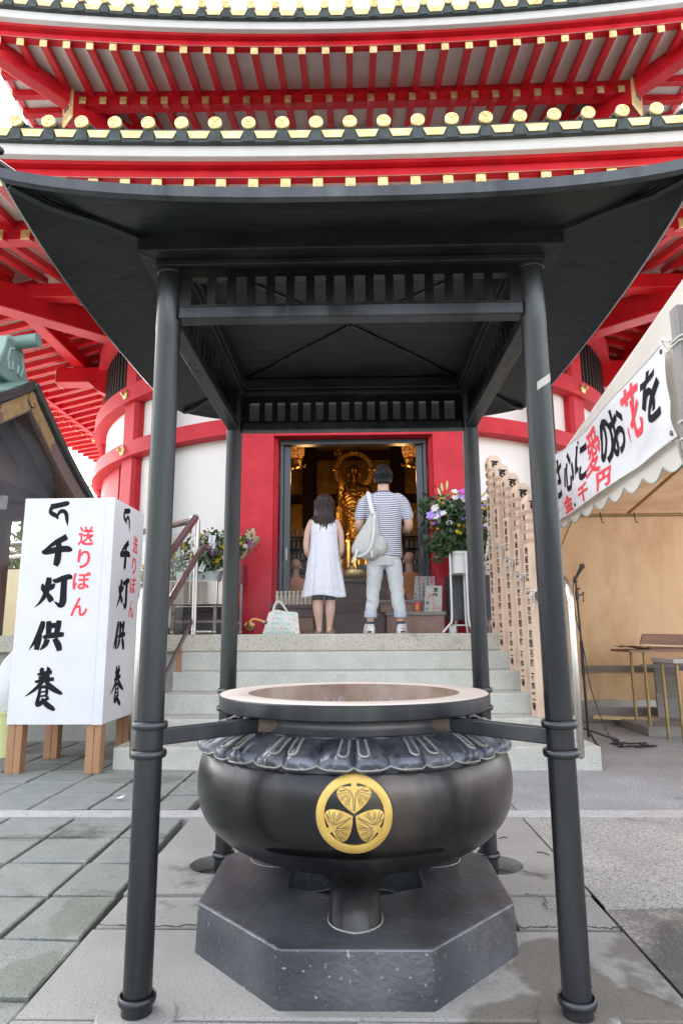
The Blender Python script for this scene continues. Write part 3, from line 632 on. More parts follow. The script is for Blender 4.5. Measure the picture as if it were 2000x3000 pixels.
for sx in (-1, 1):
    for sy in (-1, 1):
        c = (sx*HS*1.0, sy*HS, 0); zb_ = -.012 if sy < 0 else GZ+.002
        mb = MB(); mb.lathe([(.0, zb_), (.0405, zb_), (.0405, .048), (.0385, .05), (.0385, 1.965), (.0395, 1.967), (.0395, 2.165), (.043, 2.168), (.043, 2.18), (0, 2.18)], 32, c)
        p = obj('post', mb, BRONZEP, sh, smooth=True)
        for z in (.054, .678, .756):
            mb = MB(); pr = [(.0385+.010*(1+cos(a))*.5+.002, z+.011*sin(a)) for a in [2*pi*i/12 for i in range(13)]]
            mb.lathe(pr, 32, c); obj('ring', mb, BRONZEP, p, smooth=True)
        if sy < 0:
            mb = MB(); mb.lathe([(0, .020), (.100, .018), (.106, .012), (.108, -.01)], 40, (c[0], c[1], 0)); obj('foot_pad', mb, PATH, sh, smooth=True)
        mb = MB(); d = Vector((sx, sy, 0)).normalized(); q0 = Vector(c)-d*.030+Vector((0, 0, .720)); q1 = d*.425+Vector((0, 0, .720))
        mb.bar(q0, q1, .030, .046); obj('stay_bar', mb, BRONZEP, sh, bevel=.004)
# strip of pale tape on the right front post
mb = MB(); 
mb.grid(lambda u, v: (.585+.0392*cos(-1.9+1.7*u), -.585+.0392*sin(-1.9+1.7*u), 1.742+.026*v+.046*u), 10, 1)
tag(obj('tape', mb, CANVAS, flip=False), 'small slanted strip of pale tape stuck on the bronze post', 'tape')
# ---------------- octagonal plinth ----------------
mb = MB(); n = 8; z1 = .158
A = [(.555/cos(pi/8)*cos(pi/8+i*pi/4), .548/cos(pi/8)*sin(pi/8+i*pi/4)) for i in range(8)]
A = [(x*.92, y) for x, y in A]
HX = [(.27*cos(pi/6+i*pi/3), .24*sin(pi/6+i*pi/3)+.02) for i in range(6)]
b = bmesh.new()
def ringv(pts, z): return [b.verts.new((x, y, z)) for x, y in pts]
lo = ringv([(x*1.012, y*1.012) for x, y in A], -.012); hi = ringv(A, z1); hx = ringv(HX, z1+.004); hl = ringv(HX, .04)
for i in range(8): b.faces.new((lo[i], lo[(i+1) % 8], hi[(i+1) % 8], hi[i]))
for i in range(6): b.faces.new((hx[i], hx[(i+1) % 6], hl[(i+1) % 6], hl[i]))
e = [b.edges.get((hi[i], hi[(i+1) % 8])) for i in range(8)]+[b.edges.get((hx[i], hx[(i+1) % 6])) for i in range(6)]
bmesh.ops.triangle_fill(b, edges=e, use_beauty=True); b.faces.new(hl[::-1])
bmesh.ops.recalc_face_normals(b, faces=b.faces)
me = bpy.data.meshes.new('p'); b.to_mesh(me); b.free()
pl = obj('octagonal_plinth', me, PLINTH, bevel=.006, label='low octagonal bronze plinth under the incense burner', cat='plinth')
# ---------------- incense burner ----------------
ib = thing('incense_burner', 'large round dark bronze incense burner with gilt leaf crest', 'incense burner', (0, 0, z1))
PETAL = mat('sky_tinted_bronze_petal', (.030, .034, .043), (.13, .14, .165), scale=16, rough=.27, metal=.55)  # lighter bluish tone paints sky reflections into the bronze colour
NECKM = mat('grey_bronze_neck', (.075, .078, .086), (.17, .17, .18), scale=6, rough=.4, metal=.45, stretch=(1, 1, .5), dirt=(.20, .17, .14), dscale=3, dlo=.58, dhi=.75)
PROF = [(.16, .258), (.24, .262), (.32, .272), (.39, .290), (.445, .314), (.492, .346), (.53, .388), (.552, .433), (.562, .482), (.562, .528), (.556, .572), (.543, .606), (.52, .638), (.49, .663), (.455, .682)]
def catmull(P_, m=5):
    out = []
    for i in range(len(P_)-1):
        p0, p1, p2, p3 = P_[max(i-1, 0)], P_[i], P_[i+1], P_[min(i+2, len(P_)-1)]
        for j in range(m):
            t = j/m; out.append(tuple(.5*(2*b_+(c_-a_)*t+(2*a_-5*b_+4*c_-d_)*t*t+(3*b_-a_-3*c_+d_)*t**3) for a_, b_, c_, d_ in zip(p0, p1, p2, p3)))
    out.append(P_[-1]); return out
bp = catmull(PROF)
neck = catmull([(.455, .682), (.432, .692), (.414, .704), (.405, .720), (.408, .737), (.425, .750), (.455, .758)], 3)
mb = MB(); mb.lathe([(.001, .256)]+bp, 96); body = obj('bowl', mb, BRONZE, ib, smooth=True)
mb = MB(); mb.lathe(neck, 96); obj('neck', mb, NECKM, ib, smooth=True)
mb = MB(); mb.lathe([(.425+.006*cos(t), .6925+.006*sin(t)) for t in [2*pi*i/12 for i in range(13)]], 96); obj('neck_moulding', mb, PETAL, ib, smooth=True)
mb = MB(); mb.lathe([(.44, .7565), (.470, .752), (.490, .748), (.4955, .752), (.4965, .757), (.4965, .794), (.4935, .7975)], 96); obj('rim', mb, BRONZEP, ib, smooth=True)
mb = MB(); mb.lathe([(.4935, .7976), (.489, .8), (.395, .8005), (.391, .798)], 96); obj('rim_top', mb, RIMP, ib, smooth=True)
mb = MB(); mb.lathe([(.391, .798), (.388, .74), (.37, .70), (.33, .69)], 96); obj('rim_inside', mb, mat('rust_stained_inside', (.20, .13, .095), (.36, .28, .225), scale=7, rough=.9, bump=.3, dirt=(.10, .05, .035), dscale=4, dlo=.62, dhi=.7), ib, smooth=True)
mb = MB()
mb.grid(lambda u, v: ((.385*v*cos(2*pi*u)), .385*v*sin(2*pi*u), 0.70+.02*noise.noise(Vector((v*cos(2*pi*u)*4, v*sin(2*pi*u)*4, 0)))+.012*noise.noise(Vector((v*cos(2*pi*u)*14, v*sin(2*pi*u)*14, 0)))+.02*v*v), 64, 24)
tag(obj('ash', mb, ASH, smooth=True), 'bed of pale grey incense ash filling the burner bowl', 'ash', kind='stuff')
GREYST = mat('grey_incense_stub', (.24, .23, .24), (.36, .34, .33), rough=.9)
for bx, by, nn in ((-.08, .27, 10), (.075, .25, 11), (.13, .22, 9), (-.2, .2, 6)):
    mb = MB()
    for i in range(nn):
        a = rnd.uniform(0, 2*pi); l = rnd.uniform(.02, .05); p0 = Vector((bx+.02*cos(a), by+.015*sin(a), .71)); mb.tube([p0, p0+Vector((cos(a)*.022, sin(a)*.022, l))], .0022, 5)
    tag(obj('incense_bundle', mb, GREYST), {-.08: 'spiky burnt incense bundle left of centre in the ash', .075: 'largest burnt incense bundle right of centre in the ash', .13: 'burnt incense bundle farthest right in the ash', -.2: 'smallest burnt incense bundle farthest left in the ash'}[bx], 'incense', 'burnt incense bundles in the ash')
# band of lotus petals on the shoulder
def sprof(v):   # v 0 at the neck, 1 at the petal tip
    pts = [(.448, .690), (.484, .676), (.515, .656), (.537, .636), (.551, .612)]
    x = min(.9999, max(0, v))*4; i = int(x); t = x-i
    return pts[i][0]*(1-t)+pts[i+1][0]*t, pts[i][1]*(1-t)+pts[i+1][1]*t
NP = 16
EDGE = mat('worn_petal_edge', (.17, .17, .155), (.26, .255, .235), rough=.45, metal=.4)
def surf(a, v, lift): r, z = sprof(v); return (sin(a)*(r+lift), -cos(a)*(r+lift), z+lift*.9)
for layer in (0, 1):
    for i in range(NP):
        ac = 2*pi*(i+(.5 if layer == 0 else 0))/NP; hw = 2*pi/NP*(.345 if layer else .5)
        mb = MB(); nu, nv = 14, 10; base = .001 if layer == 0 else .005
        def pf(u, v):
            x = 2*u-1; tip = 1.0+(.03 if layer else -.02)-.15*(abs(abs(x)-.5)*2)**2.2-(.05 if abs(x) > .97 else 0)
            vv = v*tip; wid = (.80+.20*min(1, vv*1.5)) if layer else (.9+.1*vv)
            bulge = .021*(1-(abs(abs(x)-.5)*2)**2)*(.40+.60*v)*(1-.75*max(0, (v-.72)/.28)**2)
            return surf(ac+x*hw*wid, vv, base+bulge-.004*(abs(x) > .98)+.003*v*v)
        mb.grid(pf, nu, nv); 
        mb.grid(lambda u, v: tuple(Vector(pf(u, 1))+(Vector(surf(ac+(2*u-1)*hw, .97, -.004))-Vector(pf(u, 1)))*v), nu, 1)
        o = obj('petal', mb, PETAL, ib, smooth=True)
        em = MB(); em.tube([tuple(Vector(pf(q/20, 1))*1.0+Vector((0, 0, .001))) for q in range(21)], .0032, 6)
        for q in (0, 1): em.tube([pf(q, .12+.86*w_/8) for w_ in range(9)], .0026, 6)
        obj('petal_edge', em, EDGE, o, smooth=True)
        if layer:
            for sgn in (-1, 1):
                mb = MB(); pts = []
                for j in range(19):
                    t = j/18*2-1
                    x = .40+.22*(t if abs(t) < 1 else t)*1.0; 
                    ang = -pi*.5+pi*t*.5
                    if abs(t) <= .55: aa = t/.55*pi/2; xx = .42+.20*sin(aa); vv = .52+.16*cos(aa)
                    else: xx = .42+.20*(1 if t > 0 else -1); vv = .52-(abs(t)-.55)/.45*.40
                    p = pf(.5+sgn*xx*.5, vv); r = Vector((p[0], p[1], 0)).normalized(); pts.append(Vector(p)+r*.001+Vector((0, 0, .001)))
                mb.tube(pts, .0042, 6); obj('petal_bead', mb, EDGE, o, smooth=True)
ASHD = mat('settled_ash_dust', (.22, .22, .20), (.34, .335, .31), scale=20, rough=.95)
# three legs
for k in range(3):
    a = k*2*pi/3; rd = Vector((sin(a), -cos(a), 0)); tg = Vector((cos(a), sin(a), 0)); mb = MB(); R = []
    for z, rc, hw, hd in ((0.1585, 0.3500, 0.0795, 0.0880), (0.1750, 0.3470, 0.0785, 0.0850), (0.2000, 0.3430, 0.0765, 0.0810), (0.2350, 0.3375, 0.0755, 0.0805), (0.2620, 0.3360, 0.0790, 0.0860), (0.2850, 0.3430, 0.0920, 0.0930), (0.3050, 0.3540, 0.1180, 0.1040), (0.3250, 0.3660, 0.1550, 0.1160), (0.3450, 0.3760, 0.2000, 0.1260), (0.3650, 0.3840, 0.2500, 0.1340), (0.3850, 0.3890, 0.2900, 0.1390)):
        ring = []
        for i in range(28):
            t = 2*pi*i/28; x, y = cos(t), sin(t); k2 = 1/(abs(x)**2.6+abs(y)**2.6)**(1/2.6); x *= k2; y *= k2
            if y > 0: y = y*(.92+.26*(1-abs(x)))
            ring.append(Vector((0, 0, z))+rd*(rc+hd*y)+tg*hw*x)
        R.append(ring)
    mb.loft(R); lg = obj('leg', mb, BRONZE, ib, smooth=True)
    mb = MB(); mb.tube([p+(p-(rd*.35+Vector((0, 0, p.z)))).normalized()*.003+Vector((0, 0, .0015)) for p in R[0]], .0026, 6, closed=True); obj('ash_fillet', mb, ASHD, lg, smooth=True)
LUGM = mat('dusty_rusted_lug', (.10, .075, .055), (.24, .19, .14), scale=14, rough=.7, metal=.2)
# lugs where the stay bars meet the neck
for sx in (-1, 1):
    for sy in (-1, 1):
        d = Vector((sx, sy, 0)).normalized(); mb = MB(); mb.tube([d*.395+Vector((0, 0, .72)), d*.425+Vector((0, 0, .72)), d*.452+Vector((0, 0, .722))], [.052, .036, .030], 12); obj('lug', mb, LUGM, ib, smooth=True)
# gilt crest of three heart-shaped leaves in a ring, on the front of the bowl
def bz(z):
    for (r0, z0), (r1, z1_) in zip(bp, bp[1:]):
        if z0 <= z <= z1_: return r0+(r1-r0)*(z-z0)/(z1_-z0)
    return bp[-1][0]
CZ = .507
def cm(u, v, l):
    z = CZ+v*.965; r = bz(z); a = u/r
    dz = .004; sl = (bz(z+dz)-bz(z-dz))/(2*dz); nl = 1/sqrt(1+sl*sl); rr = r+l*nl; zz = z-l*nl*sl
    return (sin(a)*rr, -cos(a)*rr, zz)
CR = .108; cr_ = thing('crest', 'x', 'x') if False else None
mb = MB(); n = 72; mb.loft([[cm(R*cos(t), R*sin(t), l) for R, l in ((CR, .001), (CR, .0055), (CR*.985, .0065), (CR*.80, .0065), (CR*.785, .0055), (CR*.785, .001))] for t in [2*pi*i/n for i in range(n+1)]], cap=False)
crest = obj('crest_ring', mb, GOLDM, ib, smooth=True)
VEIN = mat('dark_crest_groove', (.05, .04, .025), (.09, .075, .05), rough=.6)
def heart(x, y):   # leaf point in local coordinates: tip at centre (0,0), lobes outward at +y
    return x, y
for k in range(3):
    an = k*2*pi/3
    def lf(x, y, l, an=an): return cm(x*cos(an)-y*sin(an), x*sin(an)+y*cos(an), l)
    L = .086; out = []
    half = [(0, .004), (.020, .018), (.038, .036), (.0475, .053), (.0465, .067), (.037, .0755), (.023, .076), (.0115, .071), (.0055, .065)]
    half = catmull(half, 4)
    poly = [(x, y) for x, y in half]+[(-x, y) for x, y in half[::-1]][:-1]
    mb = MB(); nn = len(half)
    mb.loft([[lf(x, y, .0052), lf(x*.95, y*.98+.001, .0066), lf(x*.5, y, .0070), lf(0, y, .0066), lf(-x*.5, y, .0070), lf(-x*.95, y*.98+.001, .0066), lf(-x, y, .0052), lf(-x, y, .001), lf(x, y, .001)] for x, y in half], cap=True)
    leaf = obj('crest_leaf', mb, GOLDM, ib, smooth=True)
    st_ = MB(); st_.sheet([(-.0055, .055), (.0055, .055), (.0085, .088), (-.0085, .088)], lambda x, y: lf(x, y, .001), lambda x, y: lf(x, y, .0074)); obj('leaf_stem', st_, GOLDM, leaf)
    vm = MB()
    def vein(x0, y0, x1, y1, w=.0009): 
        d = Vector((x1-x0, y1-y0)).normalized(); p = Vector((-d.y, d.x))*w; N_ = 4
        vm.grid(lambda u, v: lf(x0+(x1-x0)*u+p.x*(2*v-1), y0+(y1-y0)*u+p.y*(2*v-1), .0079), N_, 1)
    for s in (-1, 1):
        vein(s*.0045, .060, s*.0008, .012)
        for (x0, y0, x1, y1) in ((.006, .060, .023, .026), (.0075, .062, .036, .041), (.008, .064, .0455, .056), (.0085, .067, .0445, .067), (.016, .052, .026, .029), (.022, .056, .038, .046), (.026, .0655, .042, .0635), (.018, .0685, .032, .0745), (.012, .047, .016, .024)):
            vein(s*x0, y0, s*x1, y1, .0007)
    obj('leaf_veins', vm, VEIN, leaf, flip=False)
mb = MB(); mb.add([cm(CR*1.04*cos(2*pi*i/48), CR*1.04*sin(2*pi*i/48), .0011) for i in range(48)]+[cm(0, 0, .0011)], [(i, (i+1) % 48, 48) for i in range(48)])
obj('crest_ground', mb, mat('dark_crest_ground', (.02, .022, .026), (.035, .038, .042), rough=.4, metal=.4), ib, smooth=True)
# ---------------- sign box with the lettered cloth sides ----------------
def brush(mb, strokes, fn0):     # tapered brush strokes given as centre lines with half widths
    for si, pts in enumerate(strokes):
        fn = (lambda q: lambda x, y: fn0(x, y, q))(si*.00022)
        P_ = catmull([(x, y, w*1.55) for x, y, w in pts], 6); L_, R_l = [], []
        for i, (x, y, w) in enumerate(P_):
            a = P_[max(i-1, 0)]; b = P_[min(i+1, len(P_)-1)]; d = Vector((b[0]-a[0], b[1]-a[1])); d.normalize(); L_.append((x-d.y*w, y+d.x*w)); R_l.append((x+d.y*w, y-d.x*w))
        n = len(P_); mb.add([fn(*p) for p in L_]+[fn(*p) for p in R_l], [(i, i+1, n+i+1, n+i) for i in range(n-1)])
BR = {}
BR['siddham'] = [[(.05, .80, .075), (.40, .86, .07), (.80, .93, .065), (.90, .90, .03)], [(.12, .80, .06), (.05, .66, .055), (.10, .55, .06), (.35, .43, .055), (.42, .30, .02)], [(.38, .42, .03), (.50, .60, .05), (.68, .62, .055), (.80, .50, .06), (.85, .28, .05), (.90, .04, .008)]]
BR['千'] = [[(.82, .95, .06), (.70, .88, .065), (.42, .74, .05), (.05, .50, .008)], [(.02, .50, .02), (.12, .47, .06), (.45, .52, .065), (.80, .56, .065), (.95, .52, .055), (.98, .47, .03)], [(.56, .80, .055), (.57, .50, .07), (.55, .18, .075), (.50, .03, .055)]]
BR['灯'] = [[(.17, .76, .02), (.20, .62, .05), (.28, .52, .05), (.32, .50, .02)], [(.36, .96, .05), (.35, .74, .065), (.28, .42, .055), (.14, .18, .03), (-.02, .02, .006)], [(.55, .76, .02), (.48, .66, .05), (.40, .57, .03)], [(.34, .46, .03), (.44, .30, .06), (.50, .20, .05)], [(.48, .88, .02), (.60, .85, .05), (.80, .93, .055), (1.0, .97, .055), (1.06, .90, .02)], [(.84, .90, .06), (.84, .55, .065), (.84, .18, .07), (.76, .08, .05), (.58, .20, .008)]]
BR['供'] = [[(.30, .98, .04), (.28, .80, .06), (.16, .45, .05), (-.06, .06, .006)], [(.24, .55, .05), (.20, .36, .065), (.17, .06, .05)], [(.42, .80, .03), (.60, .83, .055), (.84, .86, .05)], [(.48, .98, .05), (.50, .80, .06), (.50, .52, .05)], [(.80, 1.0, .05), (.78, .80, .06), (.74, .54, .05)], [(.34, .45, .03), (.50, .50, .055), (.80, .54, .06), (.98, .55, .04)], [(.48, .40, .055), (.42, .22, .05), (.28, .06, .01)], [(.70, .42, .05), (.82, .22, .065), (.88, .03, .05)]]
BR['養'] = [[(.36, .98, .03), (.42, .92, .05), (.46, .88, .02)], [(.64, 1.0, .045), (.60, .92, .035), (.55, .87, .01)], [(.28, .83, .02), (.50, .86, .035), (.74, .89, .03)], [(.32, .75, .02), (.50, .77, .03), (.68, .79, .025)], [(.22, .65, .02), (.50, .69, .035), (.82, .72, .03)], [(.50, .88, .035), (.48, .70, .04), (.34, .55, .035), (.16, .42, .025), (-.06, .30, .005)], [(.56, .66, .03), (.74, .52, .05), (1.05, .38, .03), (1.12, .37, .006)], [(.38, .50, .02), (.50, .53, .025), (.64, .52, .03)], [(.40, .50, .03), (.38, .32, .035), (.34, .12, .04), (.40, .08, .02)], [(.62, .51, .03), (.62, .36, .03), (.60, .28, .02)], [(.42, .40, .012), (.60, .42, .015)], [(.40, .30, .012), (.60, .32, .018)], [(.36, .08, .03), (.48, .15, .04), (.54, .20, .012)], [(.70, .27, .03), (.60, .22, .025), (.52, .17, .01)], [(.48, .25, .02), (.62, .12, .045), (.86, .0, .035), (.92, .0, .008)]]
sb = thing('sign_box', 'tall white cloth sign box with black brush lettering on four timber legs', 'sign', (-2.24, 2.86, 0))
X0, X1, Y0, Y1, Z0, Z1 = -2.60, -1.885, 2.50, 3.215, .36, 2.085
mb = MB(); mb.box(X0+.01, X1-.01, Y0+.01, Y1-.01, Z0+.01, Z1-.005); obj('box', mb, PAPER, sb)
for nm, q in (('front_cloth', lambda mb: mb.box(X0, X1-.07, Y0-.004, Y0+.009, Z0, Z1)), ('corner_strip', lambda mb: mb.box(X1-.0695, X1+.004, Y0-.007, Y0+.009, Z0-.004, Z1+.003)), ('side_cloth', lambda mb: mb.box(X1-.009, X1+.003, Y0+.0095, Y1, Z0, Z1))):
    mb = MB(); q(mb); obj(nm, mb, PAPER, sb, bevel=.003)
for (x, y) in ((X0, Y0), (X1-.12, Y0), (X0+.0, Y1-.1), (X1-.12, Y1-.1)):
    mb = MB(); mb.box(x+.004, x+.062, y+.012, y+.10, 0.008, Z0+.3); mb.box(x+.064, x+.116, y+.012, y+.10, 0.008, Z0+.3); obj('leg', mb, LEGW, sb, bevel=.004)
fF = lambda u, v, q=0: (u, Y0-.0055-q, v); fS = lambda u, v, q=0: (X1+.0045+q, u, v)
Wd = X1-X0; Hd = Z1-Z0
def letter(fn, u0, sc, cx, rx, flip=1):
    mb = MB(); m2 = MB()
    for ch, zc, w, h in (('siddham', 1.955, .17, .20), ('千', 1.665, .235, .25), ('灯', 1.345, .25, .245), ('供', 1.01, .25, .235), ('養', .625, .24, .30)):
        brush(mb, BR[ch], lambda x, y, q=0: fn(u0+cx*sc+(x-.5)*w*sc-.02*sc*(1.95-zc), zc+(y-.5)*h, q))
    for ch, zc, w, h in (('送', 1.78, .125, .155), ('り', 1.60, .10, .15), ('ぼ', 1.43, .14, .14), ('ん', 1.23, .13, .145)):
        put(m2, ch, u0+rx*sc-.03*sc*(1.78-zc), zc, w*sc, h, fn, bold=.022)
    obj('black_lettering', mb, INK, sb, flip=False); obj('red_lettering', m2, REDINK, sb, flip=False)
letter(fF, X0, 1, .285, .505); letter(fS, Y0, 1, .285, .52)
# ---------------- handrails and glass railing ----------------
def handrail(sx, lab):
    h = thing('handrail', lab, 'handrail', (sx*1.63, 4.16, 0), 'steel handrails of the stone steps')
    x = sx*1.63; top = Vector((x, 4.10, 2.20)); bot = Vector((x, 2.55, 1.36))
    mb = MB(); mb.tube([(x, 2.47, .14), (x, 2.47, 1.24), (x, 2.49, 1.33), (x, 2.56, 1.385)], .026, 14, rnd=True); obj('newel', mb, STEEL, h, smooth=True)
    mb = MB(); mb.tube([(x, 2.56, 1.385), (x, 3.3, 1.78), (x, 4.06, 2.19), (x+sx*.01, 4.13, 2.215), (x+sx*.05, 4.17, 2.215)], .035, 14, rnd=True); obj('top_rail', mb, STEELD, h, smooth=True)
    xi = x-sx*.085; mb = MB(); mb.tube([(xi, 2.62, 1.10), (xi, 3.3, 1.475), (xi, 4.02, 1.87), (xi-sx*.015, 4.09, 1.90), (xi-sx*.06, 4.12, 1.89)], .029, 14, rnd=True); obj('lower_rail', mb, STEELD, h, smooth=True)
    mb = MB(); mb.tube([(xi-sx*.05, 4.12, 1.89), (xi-sx*.005+.0, 4.12, 1.82), (x, 4.15, 1.80)], .008, 8, rnd=True); mb.sphere((xi-sx*.062, 4.12, 1.89), .026, 12); obj('rail_bracket', mb, STEEL, h, smooth=True)
    mb = MB(); mb.bar((x, 2.62, .33), (x, 4.08, 1.15), .018, .05); obj('foot_bar', mb, STEELD, h)
    mb = MB(); mb.tube([(x, 4.175, LZ), (x, 4.175, 2.20)], .026, 14); obj('post', mb, STEEL, h, smooth=True)
    mb = MB(); mb.box(x-.02, x+.02, 3.62, 3.66, .677, .90); obj('bar_stub', mb, LEGW if sx < 0 else STEEL, h)
    return h
hl_ = handrail(-1, 'paired steel handrail left of the steps, beside the white sign box')
hr_ = handrail(1, 'steel handrail right of the steps, behind the pale wooden memorial posts')
gr = thing('glass_railing', 'glass railing with steel top tube along the left edge of the landing', 'railing', (-2.6, 5.1, LZ))
pts = [Vector((-1.66, 4.2, LZ)), Vector((-2.6, 5.1, LZ)), Vector((-4.7, 6.05, LZ)), Vector((-7.4, 6.4, LZ))]
mb = MB(); mb.tube([p+Vector((0, 0, 1.185)) for p in pts], .034, 12); obj('top_rail', mb, STEELD, gr, smooth=True)
mb = MB(); mb.tube([p+Vector((0, 0, 1.02)) for p in pts[1:]], .022, 12); obj('second_rail', mb, STEEL, gr, smooth=True)
for p, q in zip(pts, pts[1:]):
    d = (q-p).normalized(); mb = MB(); mb.bar(p+d*.06+Vector((0, 0, .55)), q-d*.06+Vector((0, 0, .55)), .010, 1.06); obj('glass_pane', mb, GLASS, gr)
    mb = MB(); mb.tube([q, q+Vector((0, 0, 1.18))], .02, 12); obj('post', mb, STEEL, gr, smooth=True)
# ---------------- small side hall with the green copper roof ----------------
sv = thing('side_pavilion', 'small timber pavilion with verdigris copper gable roof and gilt bargeboard', 'pavilion', (-5, 3.66, 0))
GX = -3.2; RY, RZ = 3.66, 3.47; EY, EZ2 = 5.45, 2.545; XL = -9
def sag(t): return -.10*sin(pi*t)*.6
def slopept(s, t, off): y = RY+s*(EY-RY)*t; z = RZ+(EZ2-RZ)*t+sag(t); n = Vector((0, s*.46, .888)); return Vector((0, y, z))+n*off
for s in (-1, 1):
    mb = MB(); T = [i/10 for i in range(11)]
    mb.loft([[slopept(s, t, 0)+Vector((GX, 0, 0)), slopept(s, t, .075)+Vector((GX, 0, 0)), slopept(s, t, .075)+Vector((XL, 0, 0)), slopept(s, t, 0)+Vector((XL, 0, 0))] for t in T]); ro = obj('roof_slope', mb, VERD, sv)
    mb = MB()
    for i in range(1, 18):
        x = GX-i*.30; mb.tube([slopept(s, t, .078)+Vector((x, 0, 0)) for t in T], .009, 5)
    for j in range(1, 8): mb.bar(slopept(s, j/8, .077)+Vector((GX-.01, 0, 0)), slopept(s, j/8, .077)+Vector((XL, 0, 0)), .02, .006)
    obj('roof_seams', mb, VERD, ro)
    mb = MB(); mb.loft([[slopept(s, t, -.02)+Vector((GX-.06, 0, 0)), slopept(s, t, -.001)+Vector((GX+.012, 0, 0)), slopept(s, t, .079)+Vector((GX+.012, 0, 0)), slopept(s, t, .079)+Vector((GX-.03, 0, 0))] for t in T]); obj('verge_flashing', mb, COPPER, sv)
    mb = MB(); mb.loft([[slopept(s, t, -.022)+Vector((GX-.03, 0, 0)), slopept(s, t, -.022)+Vector((GX-.075, 0, 0)), slopept(s, t, -.20)+Vector((GX-.075, 0, 0)), slopept(s, t, -.20)+Vector((GX-.03, 0, 0))] for t in [i/10*.985+.0 for i in range(11)]]); bb = obj('bargeboard', mb, SWOOD, sv)
    mb = MB(); g = lambda t, o, x: slopept(s, t, o)+Vector((GX-.029+x, 0, 0))
    poly = [(-.0, -.03), (.30, -.03), (.33, -.09), (.30, -.12), (.32, -.185), (0.0, -.185)]
    mb.sheet(poly, lambda t, o: g(t, o, 0), lambda t, o: g(t, o, .006)); gp = obj('gilt_plate', mb, AGILT, bb)
    mb = MB(); mb.loft([[slopept(s, t, -.012)+Vector((GX-.08, 0, 0)), slopept(s, t, -.03)+Vector((GX-.08, 0, 0)), slopept(s, t, -.03)+Vector((XL, 0, 0)), slopept(s, t, -.012)+Vector((XL, 0, 0))] for t in T]); obj('roof_boarding', mb, SWOOD, sv)
    for x in (-3.62, -4.35, -5.1):
        mb = MB(); mb.loft([[slopept(s, t, -.032)+Vector((x+e, 0, 0)) for e in (-.045, .045)]+[slopept(s, t, -.15)+Vector((x+e, 0, 0)) for e in (.045, -.045)] for t in T]); obj('rafter', mb, DWOOD, sv)
mb = MB(); cc = Vector((GX-.028, RY, RZ-.115)); n = 24
mb.loft([[cc+Vector((l, r*cos(2*pi*i/n), r*sin(2*pi*i/n))) for i in range(n)] for r, l in ((.075, 0), (.075, .014), (.062, .014), (.060, .008))])
for b in range(3):
    an = pi/2+b*2*pi/3; c2 = cc+Vector((.006, .030*cos(an), .030*sin(an))); mb.loft([[c2+Vector((l, r*cos(2*pi*i/12), r*sin(2*pi*i/12))) for i in range(12)] for r, l in ((.026, 0), (.020, .010))])
obj('gable_crest', mb, AGILT, sv, smooth=True)
mb = MB(); mb.box(XL, GX-.40, RY-.11, RY+.11, RZ-.02, RZ+.32); mb.box(XL, GX-.405, RY-.15, RY+.15, RZ+.3201, RZ+.38); obj('ridge_box', mb, VERD, sv, bevel=.01)
mb = MB(); mb.tube([(XL, RY, RZ+.44), (GX-.9, RY, RZ+.44), (GX-.45, RY, RZ+.465), (GX-.01, RY, RZ+.525)], [.07, .07, .07, .074], 16); mb.lathe([(0, 0)], 3) if False else None; obj('ridge_tube', mb, VERD, sv, smooth=True)
mb = MB(); prof = [(-.30, .0), (-.34, .10), (-.26, .20), (-.20, .30), (-.17, .40), (-.10, .46), (.10, .46), (.17, .40), (.20, .30), (.26, .20), (.34, .10), (.30, .0)]
mb.sheet(prof, lambda y, z: Vector((GX-.23, RY+y, RZ+.05+z)), lambda y, z: Vector((GX-.39, RY+y, RZ+.05+z))); ro = obj('ridge_end_ornament', mb, VERD, sv, bevel=.02)
for s in (-1, 1):
    mb = MB(); mb.tube([Vector((GX-.225, RY+s*y, RZ+.05+z)) for y, z in ((.05, .36), (.12, .33), (.15, .22), (.11, .12), (.05, .14), (.06, .22))], .012, 6); obj('scroll', mb, VERDP, ro, smooth=True)
mb = MB(); mb.sheet([(-.36, .0), (-.40, .10), (-.31, .14), (-.24, .30), (-.21, .42), (-.13, .47), (-.12, .44), (-.18, .40), (-.21, .28), (-.28, .10)], lambda y, z: Vector((GX-.22, RY+y, RZ+.05+z)), lambda y, z: Vector((GX-.41, RY+y, RZ+.05+z))); obj('ornament_fin', mb, VERDP, ro, bevel=.008)
for x, y in ((-3.97, 4.72), (-3.97, 2.6), (-6.5, 4.72)):
    mb = MB(); mb.box(x-.06, x+.06, y-.06, y+.06, 0, 2.62); obj('post', mb, DWOOD, sv, bevel=.01)
for y in (4.72, 2.6):
    mb = MB(); mb.box(XL, -3.30, y-.07, y+.07, 2.30, 2.48); obj('beam', mb, DWOOD, sv, bevel=.01)
mb = MB(); mb.box(-3.86, -3.74, 2.2, 5.1, 2.485, 2.66); obj('beam', mb, DWOOD, sv, bevel=.01)
mb = MB(); mb.box(-3.84, -3.78, 2.7, 4.6, 2.66, 3.25); obj('gable_boarding', mb, BWOOD, sv)
mb = MB(); mb.box(-6.4, -4.04, 4.70, 4.73, 2.02, 2.30); obj('plaster_panel', mb, WHITE, sv)
mb = MB(); mb.box(-6.4, -4.035, 4.68, 4.76, 1.95, 2.018); mb.box(-6.4, -4.035, 4.68, 4.76, .95, 1.03); mb.box(-4.12, -4.04, 4.69, 4.75, 1.031, 1.949); w = obj('window_frame', mb, DGREY, sv)
mb = MB(); mb.box(-6.3, -4.125, 4.715, 4.722, 1.031, 1.949); obj('window_pane', mb, GLASS, w)
